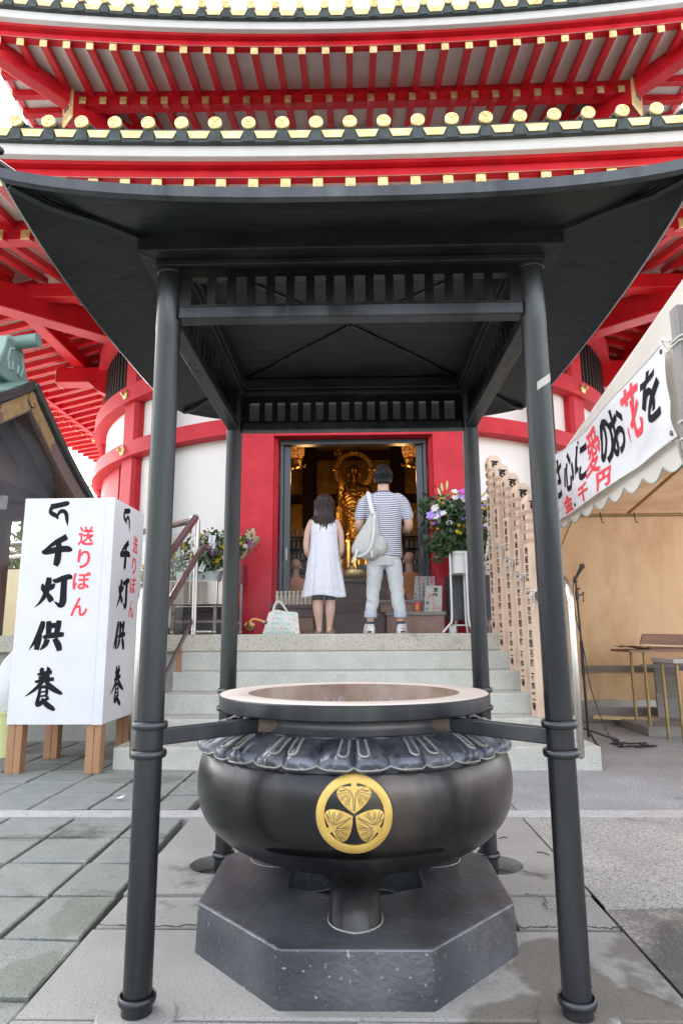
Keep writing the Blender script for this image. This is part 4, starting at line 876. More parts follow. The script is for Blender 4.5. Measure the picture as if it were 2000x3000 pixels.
mb = MB(); mb.box(XL, -3.9, 4.62, 5.0, 0, .94); obj('base_wall', mb, CONC, sv, bevel=.01)
fl = thing('floodlight', 'small square grey floodlight under the pavilion eaves', 'lamp', (-3.45, 3.9, 2.45))
c = Vector((-3.42, 3.60, 2.29)); d = Vector((.45, -.85, -.30)).normalized(); sd = d.cross(Vector((0, 0, 1))).normalized(); u = sd.cross(d)
mb = MB(); mb.obox(c, d*.06, sd*.065, u*.065); obj('housing', mb, mat('grey_enamel', (.33, .32, .31), rough=.5), fl, bevel=.012)
mb = MB(); mb.loft([[c+d*l+(sd*cos(2*pi*i/20)+u*sin(2*pi*i/20))*r for i in range(20)] for r, l in ((.042, .058), (.042, .066), (.034, .066), (.020, .062))]); obj('lens', mb, STEEL, fl, smooth=True)
mb = MB(); mb.tube([c+u*.06, c+u*.12-d*.03, c+u*.19-d*.03], .012, 8); obj('bracket', mb, BLACK, fl)
# ---------------- pail with a plastic bag ----------------
pc = (-3.02, 3.28, 0)
pa = thing('pail', 'pale yellow plastic pail holding a plastic bag beside the sign box', 'bucket', pc)
mb = MB(); mb.lathe([(0, .006), (.13, .006), (.165, .36), (.178, .362), (.180, .385), (.168, .385), (.160, .36), (.13, .02), (0, .02)], 32, pc); obj('body', mb, mat('pale_yellow_plastic', (.62, .64, .30), (.68, .70, .36), rough=.4), pa, smooth=True)
PLAS = mat('translucent_white_plastic', (.74, .76, .76), (.84, .85, .85), rough=.3, trans=.25)
mb = MB(); mb.ell([(.05, pc[0], pc[1], .11, .11), (.36, pc[0], pc[1], .145, .145), (.46, pc[0], pc[1], .175, .165), (.62, pc[0]+.02, pc[1], .155, .15), (.80, pc[0]+.05, pc[1], .10, .09), (.92, pc[0]+.09, pc[1], .04, .035)], 48, mod=lambda a, z: 1+.06*noise.noise(Vector((a*3, z*7, 0)))+.05*noise.noise(Vector((a*9, z*12, 2))))
tag(obj('plastic_bag', mb, PLAS, smooth=True), 'crumpled translucent white plastic bag bulging out of the yellow pail', 'plastic bag')
# ---------------- trees, panels far left ----------------
def tree(x, y, h, r, lab, seed, mt=LEAFB, n=2600):
    rn = random.Random(seed); t = thing('tree', lab, 'tree', (x, y, 0), 'trees beyond the landing')
    mb = MB(); mb.tube([(x, y, -.05), (x+.1, y, h*.4), (x-.05, y, h*.75)], [.16, .11, .05], 10)
    for i in range(7):
        a = rn.uniform(0, 6.3); z = h*rn.uniform(.35, .7); mb.tube([(x, y, z), (x+cos(a)*r*.5, y+sin(a)*r*.5, z+r*.35), (x+cos(a)*r*.85, y+sin(a)*r*.85, z+r*.5)], [.05, .03, .012], 6)
    obj('trunk', mb, DWOOD, t)
    mb = MB(); cl = [(x+rn.gauss(0, r*.42), y+rn.gauss(0, r*.42), h*.68+rn.gauss(0, r*.30), rn.uniform(.25, .5)*r) for _ in range(16)]
    for i in range(n):
        c = rn.choice(cl); v = Vector((rn.gauss(0, 1), rn.gauss(0, 1), rn.gauss(0, .8))).normalized()*c[3]*rn.uniform(.5, 1.05); p = Vector(c[:3])+v
        a = Vector((rn.gauss(0, 1), rn.gauss(0, 1), rn.gauss(0, .5))).normalized(); b_ = a.orthogonal().normalized(); s = rn.uniform(.05, .10)
        mb.add([p-a*s, p-b_*s*.45, p+a*s, p+b_*s*.45], [(0, 1, 2, 3)])
    obj('crown', mb, mt, t, flip=False)
tree(-8.75, 14, 3.85, 1.15, 'lower rounded bushy tree seen through the gap left of the sign box', 5)
tree(-10.4, 17.5, 7.0, 1.9, 'taller sparse tree whose twigs hang over the bushy one', 9, n=1900)
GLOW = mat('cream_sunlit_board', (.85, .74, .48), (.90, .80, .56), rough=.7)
mb = MB(); mb.box(-9, -4.9, 7.0, 7.06, 1.0, 1.98); mb.box(-9, -4.9, 6.99, 7.0, 1.44, 1.48); tag(obj('notice_board', mb, GLOW, loc=(-7, 7, 1)), 'long cream notice board behind the glass railing at far left', 'board')
mb = MB(); mb.box(-2.62, -2.08, 4.62, 4.66, LZ, 1.32)
nb = obj('standing_sign', mb, WHITEP, loc=(-2.35, 4.64, LZ), label='white standing sign behind the handrail with red and black letters', cat='sign')
m1, m2 = MB(), MB(); f = lambda u, v: (u, 4.617, v)
put(m1, '「', -2.28, 1.285, .03, .05, f, .01); put(m2, 'お', -2.15, 1.25, .10, .09, f, .02); put(m1, 'ま', -2.16, 1.16, .10, .09, f, .02); put(m1, '千', -2.18, 1.065, .09, .08, f, .02)
obj('black_letters', m1, INK, nb, flip=False); obj('red_letters', m2, REDINK, nb, flip=False)

# ---------------- wooden memorial posts standing on the steps ----------------
mpW, mpD = .135, .105; rot = radians(13)
def memorial():
    t = thing('memorial_post', 'm', 'memorial post', (0, 0, 0), 'pale wooden memorial posts on the steps')
    mb = MB(); H_ = 2.035; R = []
    def sec(z, kx, ky, dx=0): return [(x*mpW/2*kx+dx, y*mpD/2*ky, z) for x, y in ((-1, -1), (1, -1), (1, 1), (-1, 1))]
    for z, kx, ky in ((0, 1, 1), (1.595, 1, 1), (1.600, .66, .64), (1.635, 1.0, 1.0), (1.680, 1.02, 1.02), (1.685, .64, .62), (1.722, 1.0, 1.0), (1.765, 1.02, 1.02), (1.770, .64, .62), (1.805, 1.0, 1.0), (1.845, 1.03, 1.03), (1.850, .68, .66), (1.885, 1.06, 1.04), (1.95, 1.06, 1.04), (1.99, .92, 1.0), (2.02, .66, .9), (2.035, .3, .7)): R.append(sec(z, kx, ky))
    mb.loft(R); obj('shaft', mb, PINE, t, bevel=.003)
    fl_ = lambda u, v: (-mpW/2-.0012, -u, v); ff = lambda u, v: (u, -mpD/2-.0012, v)
    mb = MB(); z = 1.54
    for ch in '地蔵菩薩 以大慈悲 若聞名號 不墮黑暗':
        if ch == ' ': z -= .04; continue
        put(mb, ch, .0, z, .056, .068, fl_, bold=.018); z -= .078
    for ch, zz in (('南', 1.92), ('無', 1.825), ('大', 1.742), ('願', 1.657)): put(mb, ch, .0, zz, .040, .055, lambda u, v: (-mpW/2*1.07-.003, -u, v), bold=.012)
    put(mb, 'ह', -.004, 1.925, .085, .085, lambda u, v: (u, -mpD/2*1.045-.003, v), bold=.03)
    z = 1.50
    for ch in '爲先祖代々之諸精霊三界萬霊一切無縁等増進佛果菩提也': put(mb, ch, .012, z, .046, .048, ff, bold=.02); z -= .0545
    obj('brush_writing', mb, INK, t, flip=False)
    mb = MB()
    for zz in (1.20, 1.16):
        c = [(-mpW/2-.003, -mpD/2-.003), (mpW/2+.003, -mpD/2-.003), (mpW/2+.003, mpD/2+.003), (-mpW/2-.003, mpD/2+.003)]
        mb.tube([(x, y, zz+.01*x/mpW) for x, y in c]+[(c[0][0], c[0][1], zz)], .0045, 5)
    for (p1, p2) in (((-.05, -.062, 1.175), (-.10, -.07, 1.15)), ((-.05, -.062, 1.18), (.03, -.075, 1.20)), ((-.05, -.062, 1.17), (-.075, -.075, 1.03))):
        p1 = Vector(p1); p2 = Vector(p2); m_ = (p1+p2)/2+Vector((0, -.012, .012)); mb.tube([p1, m_, p2], .0042, 5)
    obj('string', mb, WHITEP, t); return t
m0 = memorial()
spots = [(1.487, 4.29, 5), (1.495, 4.00, 4), (1.52, 3.71, 3), (1.537, 3.41, 2), (1.54, 3.10, 1)]
labs = ['pale wooden memorial post highest up the steps, beside the flowers', 'pale wooden memorial post second from the top of the steps', 'middle one of the five pale wooden memorial posts', 'pale wooden memorial post second from the bottom of the steps', 'pale wooden memorial post lowest on the steps, half behind the bronze post']
for (x, y, k), lb in zip(spots, labs):
    o = m0 if k == 5 else dup(m0)
    o.location = (x, y, k*RI); o.rotation_euler = (radians(.6), 0, rot); o['label'] = lb
    ROOT[o] = Vector((x, y, k*RI))

# ---------------- tent on the right ----------------
te = thing('tent', 'off white canvas tent with tan back curtain and scalloped side valance', 'tent', (3.5, 3.5, 0))
TX = 2.06
def rz(y): return 3.335-.163*(y-.05)
mb = MB(); mb.grid(lambda u, v: (TX+5*u, .0+5.32*v, rz(5.32*v)-.05*sin(pi*((u*4) % 1))*sin(pi*v)), 40, 12); obj('roof_sheet', mb, TAN, te, smooth=True, flip=False)
mb = MB()
def vf(u, v):
    y = .1+5.0*u; top = rz(y)+.015; sc = abs(sin((y-.07)*pi/.315)); bot = 2.005+.075*(1-sc**.8); z = top+(bot-top)*v
    return (TX-.008-.025*v+.012*noise.noise(Vector((y*3, z*2, 0)))*v, y, z)
mb.grid(vf, 200, 10); va = obj('side_valance', mb, CANVAS, te, smooth=True, flip=False)
mb = MB(); mb.tube([tuple(Vector(vf(i/260, 1))+Vector((-.002, 0, 0))) for i in range(261)], .005, 5); obj('hem_tape', mb, mat('grey_green_tape', (.30, .36, .34), rough=.8), va)
mb = MB(); mb.grid(lambda u, v: (1.98+4.2*u, 5.30+.03*noise.noise(Vector((u*9, v*3, 0)))+.02*sin(u*40)*(1-v), (.16+.10*sin(u*5.5+.3)*(1 if u < .5 else .4)+.02*noise.noise(Vector((u*20, 0, 4))))*(1-v)+2.49*v), 80, 24); obj('back_curtain', mb, TAN, te, smooth=True, flip=False)
mb = MB(); mb.grid(lambda u, v: (TX+.05+.02*sin(v*9), 4.35+.95*u, .35+2.0*v), 8, 8); obj('side_curtain', mb, TAN, te, smooth=True, flip=False)
for name, p, q, r in (('eave_pipe', (1.95, 5.24, 2.40), (6.2, 5.24, 2.40), .021), ('rafter_pole', (2.16, .1, 3.28), (2.16, 5.2, 2.43), .018), ('rafter_pole', (3.28, .1, 3.27), (3.28, 5.2, 2.42), .018), ('rafter_pole', (4.4, .1, 3.27), (4.4, 5.2, 2.42), .018), ('brace_pole', (2.18, 5.16, 1.45), (2.62, 5.2, 2.37), .013), ('corner_pole', (2.13, 5.22, 0), (2.13, 5.22, 2.40), .022), ('brace_pole', (2.25, 1.85, 2.75), (2.75, 1.3, 1.7), .014)):
    mb = MB(); mb.tube([p, q], r, 10); obj(name, mb, BRASS, te, smooth=True)
for x in (2.3, 2.95, 3.35, 4.1):
    mb = MB(); mb.tube([(x, 5.22, 2.43), (x, 5.21, 2.36), (x+.015, 5.21, 2.30), (x+.035, 5.215, 2.31)], .006, 6); obj('hook', mb, BLACK, te)
mb = MB(); mb.box(2.0, 6, 5.285, 5.31, .56, .64) ; obj('curtain_batten', mb, GWOODX, te)
mb = MB(); mb.box(2.02, 4.5, 5.33, 5.40, .0, .17); tag(obj('foot_board', mb, GWOODX, loc=(3, 5.35, 0), bevel=.006), 'long weathered foot board lying behind the tan tent curtain', 'board')
# timber post with ropes
tp = thing('timber_post', 'square weathered grey timber post with ropes at the right edge', 'post', (2.08, 1.28, 0))
mb = MB(); mb.box(1.985, 2.08, 1.20, 1.295, 0, 2.985); obj('shaft', mb, GWOOD, tp, bevel=.006)
def coil(z, tilt, r=.006):
    mb = MB(); c = [(1.977, 1.192), (2.088, 1.192), (2.088, 1.303), (1.977, 1.303)]
    mb.tube([(x, y, z+tilt*(x-2.035)) for x, y in c], r, 6, closed=True); return mb
for z, t_ in ((2.80, .5), (2.765, .35), (2.245, -.25), (2.13, -.4)): obj('rope_turn', coil(z, t_), ROPE, tp)
mb = MB(); mb.tube([(1.975, 1.30, 2.79), (1.965, 1.36, 2.83), (1.965, 1.39, 2.84), (1.965, 1.37, 2.78), (1.97, 1.33, 2.73)], .012, 8, rnd=True); obj('knot', mb, ROPE, tp, smooth=True)
mb = MB(); mb.tube([(2.0, 1.38, 2.20), (2.0, 1.36, 2.10), (2.02, 1.35, 1.98), (2.0, 1.33, 1.85), (2.03, 1.33, 1.6)], .012, 8, rnd=True); obj('hanging_rope', mb, ROPEG, tp, smooth=True)
mb = MB(); mb.tube([(2.0, 1.46, 2.21), (2.01, 1.40, 2.19), (2.02, 1.30, 2.14), (2.03, 1.19, 2.10)], .006, 6); mb.sphere((1.99, 1.44, 2.19), .018); obj('lower_knot', mb, ROPE, tp, smooth=True)
# banner tied in front of the valance
ba = thing('banner', 'white cloth banner with red and black Japanese lettering tied along the tent', 'banner', (1.98, 2.6, 2.1))
def bf(u, v, l=0):      # u 0 far .. 1 near, v 0 bottom .. 1 top
    y = 4.02+(1.40-4.02)*u; z0 = 2.085+.105*u-.05*sin(pi*u)*(.6); z1_ = 2.745+.085*u-.075*sin(pi*u)
    f = .016*sin(9*u+5*v)*(.4+.6*sin(pi*u))+.014*noise.noise(Vector((u*7-v*3, v*2.4, 1)))+.03*max(0, u-.75)*sin(14*v+u*8)
    return (1.975+f-l, y+.05*(1-v)*(-u), z0+(z1_-z0)*v)
mb = MB(); mb.grid(bf, 220, 40); obj('cloth', mb, PAPER, ba, smooth=True, flip=False)
mb = MB(); ring = [bf(i/60, 0, .001) for i in range(61)]; mb.tube(ring, .004, 5); ring = [bf(i/60, 1, .001) for i in range(61)]; mb.tube(ring, .004, 5); obj('hem', mb, CANVAS, ba)
b1, b2 = MB(), MB()
def bput(m, ch, u, v, w, h, bold=.05): put_fine(m, ch, u, v, w, h, lambda a, b: bf(min(.999, max(.001, a)), b, .004), bold=bold)
for ch, u, red in (('ま', .045, 0), ('さ', .145, 0), ('心', .275, 0), ('に', .385, 0), ('愛', .49, 1), ('の', .60, 0), ('お', .69, 0), ('花', .80, 1), ('を', .915, 0)):
    bput(b2 if red else b1, ch, u, .60+(.02 if red else 0), .104 if not red else .112, .60 if not red else .66, .012 if ch == '愛' else .026)
for ch, u, w in (('一', .10, .05), ('金', .235, .085), ('千', .40, .085), ('円', .565, .085)): bput(b2, ch, u, .15, w*1.15, .25 if ch != '一' else .10, .034)
obj('black_lettering', b1, INK, ba, flip=False); obj('red_lettering', b2, REDINK, ba, flip=False)
for u, v in ((.36, .93), (.30, .07), (.985, .06), (.985, .93)):
    mb = MB(); c = Vector(bf(u, v, .003)); mb.tube([c+Vector((0, .012*cos(t), .014*sin(t))) for t in [2*pi*i/12 for i in range(12)]], .004, 5, closed=True); obj('eyelet', mb, BLACK, ba)
# microphone on its stand
ms = thing('microphone_stand', 'black straight microphone stand beside the memorial posts', 'microphone stand', (2.22, 4.05, 0))
mb = MB(); mb.tube([(2.225, 4.05, .03), (2.215, 4.03, .62)], .0125, 10); mb.tube([(2.215, 4.03, .60), (2.207, 4.01, .93)], .0155, 10); mb.tube([(2.207, 4.01, .92), (2.195, 4.0, 1.36)], .010, 10); obj('pole', mb, BLACKM, ms, smooth=True)
mb = MB(); mb.tube([(2.195, 4.0, 1.33), (2.194, 4.0, 1.42)], .016, 10); mb.tube([(2.194, 4.0, 1.42), (2.192, 4.0, 1.50)], .010, 8); mb.tube([(2.194, 3.995, 1.375), (2.25, 3.98, 1.385)], .006, 6); mb.sphere((2.25, 3.98, 1.40), .011, 8); mb.tube([(2.25, 3.98, 1.40), (2.247, 3.98, 1.33)], .004, 6); mb.sphere((2.247, 3.98, 1.32), .010, 8); mb.sphere((2.212, 3.99, 1.44), .012, 8); obj('clutch', mb, BLACK, ms, smooth=True)
for e in ((2.47, 3.98, .012), (2.16, 3.63, .012), (1.99, 4.16, .19)):
    mb = MB(); p = Vector((2.224, 4.05, .10)); q = Vector(e); mb.tube([p, q], .010, 8); lg = obj('leg', mb, BLACKM, ms, smooth=True); mb = MB(); d = (q-p).normalized(); mb.tube([q-d*.05, q], [.014, .017], 8, rnd=True); obj('rubber_foot', mb, BLACK, lg, smooth=True)
mi = thing('microphone', 'black handheld microphone clipped on top of the stand', 'microphone', (2.2, 4.0, 1.5))
a_, b_ = Vector((2.178, 4.01, 1.515)), Vector((2.245, 3.97, 1.645)); mb = MB(); mb.tube([a_, a_.lerp(b_, .5), b_], [.011, .014, .019], 12, rnd=True); obj('body', mb, BLACK, mi, smooth=True)
mb = MB(); mb.sphere(b_+(b_-a_).normalized()*.018, .029, 16); obj('grille', mb, mat('dark_metal_grille', (.05, .05, .052), (.09, .09, .095), scale=200, rough=.5, metal=.4), mi, smooth=True)
mb = MB(); mb.tube([(2.188, 3.99, 1.50), (2.184, 3.99, 1.56)], .017, 10); obj('clip', mb, BLACK, mi, smooth=True)
mb = MB(); pts = [a_, a_+Vector((-.012, 0, -.05)), (2.155, 3.99, 1.35), (2.17, 4.0, 1.15), (2.20, 3.99, .98), (2.225, 3.99, .80), (2.25, 3.99, .55), (2.30, 3.96, .30), (2.36, 3.90, .08), (2.40, 3.86, .012)]
for i in range(40):
    t = i*.42; r = .13+.035*sin(i*1.7); pts.append((2.50+r*1.25*cos(t+3.6)+.05*sin(i*.5), 3.72+r*.8*sin(t+3.6), .010+.004*(i % 3)))
mb.tube([tuple(p) for p in catmull([tuple(p) for p in pts], 3)], .0055, 5); tag(obj('cable', mb, BLACK, smooth=True, loc=(2.5, 3.72, 0)), 'black microphone cable hanging from the stand and coiled on the gravel', 'cable')
# tables and clutter under the tent
tb = thing('trestle_table', 'narrow brown trestle table against the tan tent curtain', 'table', (3.5, 4.6, 0))
mb = MB(); mb.box(2.80, 4.6, 4.35, 4.85, .815, .84); obj('tabletop', mb, BWOOD, tb, bevel=.004)
for x, y in ((2.99, 4.45), (2.99, 4.78), (4.4, 4.45)): mb = MB(); mb.tube([(x, y, 0), (x, y, .815)], .016, 10); lg = obj('leg', mb, BRASS, tb, smooth=True); mb = MB(); mb.tube([(x, y, .001), (x, y, .05)], .02, 10); obj('rubber_foot', mb, BLACK, lg)
mb = MB(); mb.box(2.95, 4.5, 4.44, 4.46, .66, .69); obj('rail', mb, STEELD, tb)
mb = MB(); mb.grid(lambda u, v: (2.74+.34*u, 4.34+.30*v, .852+.012*sin(u*6)+.018*abs(2*v-1)+(.02 if u < .05 else 0)), 12, 8); tag(obj('cardboard_tray', mb, mat('worn_cardboard', (.40, .32, .24), (.50, .42, .33), rough=.8), loc=(2.9, 4.5, .84), flip=False), 'flattened cardboard tray on the left end of the brown table', 'tray')
mb = MB(); mb.slab([(3.07, 4.5), (4.3, 4.45), (4.3, 4.75), (3.10, 4.8)], .8405, .865); tag(obj('loose_board', mb, BWOOD, loc=(3.6, 4.6, .84)), 'loose brown board lying on the trestle table', 'board')
mb = MB(); mb.tube([(2.98, 4.42, .885), (3.15, 4.42, .878), (3.4, 4.42, .868), (3.7, 4.42, .87)], .010, 6); tag(obj('bamboo_slat', mb, mat('pale_bamboo', (.55, .45, .27), (.65, .55, .36), rough=.7), loc=(3.3, 4.42, .87)), 'thin pale bamboo slat across the brown table', 'slat')
mb = MB(); mb.sheet([(3.12, .885), (4.3, .84), (4.3, .98), (3.16, 1.0)], lambda x, z: (x, 4.82, z), lambda x, z: (x, 4.85, z)); tag(obj('backboard', mb, BWOOD, loc=(3.6, 4.83, .88)), 'brown plank propped upright on the back of the table', 'plank')
ft = thing('folding_table', 'grey laminated folding table in front of the brown one', 'table', (3.4, 4.0, 0))
mb = MB(); mb.box(2.955, 4.7, 3.75, 4.22, .728, .765); obj('tabletop', mb, mat('grey_laminate', (.33, .29, .28), (.42, .38, .37), scale=9, rough=.6, stretch=(.3, 3, 12)), ft, bevel=.003)
for x, y in ((3.03, 3.85), (3.03, 4.15), (4.5, 3.85)): mb = MB(); mb.tube([(x, y, 0), (x, y, .728)], .016, 10); obj('leg', mb, STEELD if False else BRASS, ft, smooth=True)
mb = MB(); mb.bar((3.04, 3.86, .52), (3.22, 3.86, .70), .012, .03); obj('stay', mb, STEEL, ft)
af = thing('folding_sign', 'white folding board on brown timber legs at the right edge', 'sign', (2.3, 2.3, 0))
mb = MB(); mb.bar((2.335, 2.28, .0), (2.325, 2.30, .74), .024, .03, (1, 0, 0)); obj('leg', mb, LEGW, af, bevel=.004)
mb = MB(); mb.sheet([(2.338, .16), (2.8, .16), (2.8, .73), (2.325, .73)], lambda x, z: (x+.012, 2.31, z), lambda x, z: (x+.012, 2.325, z)); obj('panel', mb, WHITEP, af, bevel=.003)
mb = MB(); mb.box(2.9, 5.0, 4.3, 5.2, 0, .085); mb.box(2.9, 5, 4.29, 4.299, 0, .09); tag(obj('pallet', mb, GWOODX, loc=(3.9, 4.75, 0), bevel=.01), 'grey wooden floor pallet under the trestle table', 'pallet')
mb = MB()
for k in range(5): mb.box(3.28, 4.6, 4.90, 4.93, .10+k*.12, .215+k*.12)
tag(obj('plank_stack', mb, GWOODX, loc=(3.9, 4.9, .1), bevel=.004), 'grey planks standing on the pallet behind the table legs', 'planks')
mb = MB(); mb.bar((2.62, 5.05, .10), (3.3, 4.95, .07), .10, .03, ); tag(obj('yellow_board', mb, mat('old_yellow_board', (.45, .36, .15), (.55, .44, .2), rough=.7), loc=(2.9, 5, .08)), 'short yellowish board lying under the tent curtain', 'board')
# ---------------- people ----------------
HAIRB = mat('black_hair', (.004, .0035, .0035), (.012, .010, .0095), scale=60, spec=.3, rough=.45, stretch=(3, 3, .5), bump=.6, bscale=90)
HAIRD = mat('dark_brown_hair', (.010, .005, .004), (.032, .015, .012), scale=40, spec=.35, rough=.4, stretch=(4, 4, .3), bump=.7, bscale=70)
LINEN = mat('white_linen', (.60, .60, .65), (.67, .67, .72), scale=40, rough=.85, bump=.25, bscale=260, stretch=(1, 1, .6))
PANTS = mat('pale_grey_cotton', (.46, .48, .49), (.54, .56, .57), scale=5, rough=.85, bump=.35, bscale=16, dirt=(.40, .42, .43), dscale=5, dlo=.55, dhi=.75)
CUFF = mat('bluish_turned_up_cuff', (.38, .40, .48), (.46, .48, .56), scale=30, rough=.85, bump=.2)
BAGM = mat('pale_grey_canvas', (.42, .42, .39), (.50, .50, .47), scale=9, rough=.8, bump=.3, bscale=30, dirt=(.45, .45, .42), dscale=5, dlo=.55, dhi=.75)
NAVY = mat('navy_knit', (.015, .018, .05), (.025, .03, .075), rough=.8)
LEGG = mat('dark_grey_leggings', (.06, .065, .085), (.085, .09, .11), rough=.8)
SOLE = mat('brown_sandal', (.20, .14, .09), (.27, .19, .13), rough=.7)
STR = bpy.data.materials.new('striped_jersey'); STR.use_nodes = True
def _stripe():
    t = STR.node_tree; N, L = t.nodes, t.links; B = N['Principled BSDF']; tc = N.new('ShaderNodeTexCoord'); sp = N.new('ShaderNodeSeparateXYZ'); L.new(tc.outputs['Object'], sp.inputs[0])
    no = N.new('ShaderNodeTexNoise'); no.inputs['Scale'].default_value = 9; L.new(tc.outputs['Object'], no.inputs['Vector'])
    a = N.new('ShaderNodeMath'); a.operation = 'MULTIPLY_ADD'; L.new(no.outputs[0], a.inputs[0]); a.inputs[1].default_value = .016; L.new(sp.outputs['Z'], a.inputs[2])
    m = N.new('ShaderNodeMath'); m.operation = 'MULTIPLY'; L.new(a.outputs[0], m.inputs[0]); m.inputs[1].default_value = 1/.0208
    f = N.new('ShaderNodeMath'); f.operation = 'FRACT'; L.new(m.outputs[0], f.inputs[0])
    g = N.new('ShaderNodeMath'); g.operation = 'LESS_THAN'; L.new(f.outputs[0], g.inputs[0]); g.inputs[1].default_value = .42
    mx = N.new('ShaderNodeMix'); mx.data_type = 'RGBA'; L.new(g.outputs[0], mx.inputs[0]); mx.inputs[6].default_value = (.62, .62, .66, 1); mx.inputs[7].default_value = (.022, .024, .085, 1)
    L.new(mx.outputs[2], B.inputs['Base Color']); B.inputs['Roughness'].default_value = .85
    nb = N.new('ShaderNodeTexNoise'); nb.inputs['Scale'].default_value = 13; nb.inputs['Detail'].default_value = 3; L.new(tc.outputs['Object'], nb.inputs['Vector']); bp = N.new('ShaderNodeBump'); bp.inputs['Strength'].default_value = .6; bp.inputs['Distance'].default_value = .03; L.new(nb.outputs[0], bp.inputs['Height']); L.new(bp.outputs[0], B.inputs['Normal'])
_stripe()
def limb(mb, pts, r, n=14): mb.tube([p for p in catmull([tuple(p)+(q,) for p, q in zip(pts, r)], 4) and [c[:3] for c in catmull([tuple(p)+(q,) for p, q in zip(pts, r)], 4)]], [c[3] for c in catmull([tuple(p)+(q,) for p, q in zip(pts, r)], 4)], n, rnd=True)
def hand(mb, w, d, side, s=1.0):     # wrist point, pointing direction, palm normal
    w = Vector(w); d = Vector(d).normalized(); nrm = Vector(side).normalized(); ac = d.cross(nrm).normalized()
    mb.obox(w+d*.045*s, d*.045*s, ac*.038*s, nrm*.013*s)
    for i, L_ in enumerate((.066, .075, .070, .055)):
        o = w+d*.082*s+ac*(-.030+.020*i)*s
        mb.tube([o, o+d*L_*.5*s+nrm*.004*s, o+d*L_*.95*s+nrm*.012*s], [.0088*s, .008*s, .0066*s], 8, rnd=True)
    o = w+d*.02*s+ac*-.034*s; mb.tube([o, o+d*.03*s-ac*.022*s+nrm*.008*s, o+d*.062*s-ac*.024*s+nrm*.012*s], [.011*s, .0098*s, .008*s], 8, rnd=True)
def head(mb, c, f, s=1.0, tilt=0):   # skull, jaw, nose, ears about the head centre; f = facing direction
    c = Vector(c); f = Vector(f).normalized(); u = (Vector((0, 0, 1))-f*f.z).normalized(); r = f.cross(u)
    def e(off, sc, rr): 
        k = MB(); k.sphere((0, 0, 0), rr*s, 18, sc=sc); o = c+r*off[0]*s+f*off[1]*s+u*off[2]*s
        mb.add([o+r*v[0]+f*v[1]+u*v[2] for v in k.v], k.f)
    e((0, -.012, .028), (.80, 1.0, .92), .098); e((0, .022, -.050), (.70, .86, .90), .078); e((0, .045, -.085), (.55, .6, .45), .06)
    e((0, .100, -.020), (.55, .7, 1.1), .020); e((0, .108, -.034), (.9, .7, .6), .017); e((0, .085, -.062), (1.3, .6, .35), .022); e((0, .083, .012), (2.2, .7, .35), .022)
    for q in (-1, 1): e((q*.080, -.012, -.018), (.32, .62, 1.0), .034)
def face(o, c, f, s=1.0, m=None):
    c = Vector(c); f = Vector(f).normalized(); u = (Vector((0, 0, 1))-f*f.z).normalized(); r = f.cross(u)
    for q in (-1, 1):
        mb = MB(); mb.sphere(c+r*q*.031*s+f*.083*s+u*-.006*s, .0105*s, 10); e = obj('eye', mb, WHITEP if m is None else m, o, smooth=True)
        mb = MB(); mb.sphere(c+r*q*.031*s+f*.0905*s+u*-.006*s, .0048*s, 8); obj('iris', mb, INK, e) if False else None
        mb = MB(); mb.tube([c+r*q*.015*s+f*.096*s+u*.017*s, c+r*q*.034*s+f*.092*s+u*.022*s, c+r*q*.050*s+f*.080*s+u*.016*s], .0035*s, 6); obj('eyebrow', mb, HAIRB if m is None else m, o)
    mb = MB(); mb.tube([c+r*-.022*s+f*.092*s+u*-.062*s, c+f*.102*s+u*-.060*s, c+r*.022*s+f*.092*s+u*-.062*s], .0042*s, 6, rnd=True); obj('lips', mb, mat('lips', (.45, .16, .14), rough=.5) if m is None else m, o)
def hairlocks(mb, c, rx, ry, z0, z1, n, seed, a0, a1, r=.006, flare=0., clump=0):
    rn = random.Random(seed)
    for i in range(n):
        a = rn.uniform(a0, a1); k = rn.uniform(.9, 1.03); zz = z1+rn.uniform(-.07, .03)*(1+clump); p = []
        for j in range(5):
            t = j/4; bul = 1-.10*t+flare*t*t*rn.uniform(-.5, 1)
            p.append((c[0]+rx*k*cos(a+.05*sin(i+t*3))*bul, c[1]+ry*k*sin(a)*bul, z0+(zz-z0)*t))
        mb.tube(p, [r, r*1.1, r, r*.7, r*.2], 5)
FL = LZ+.002
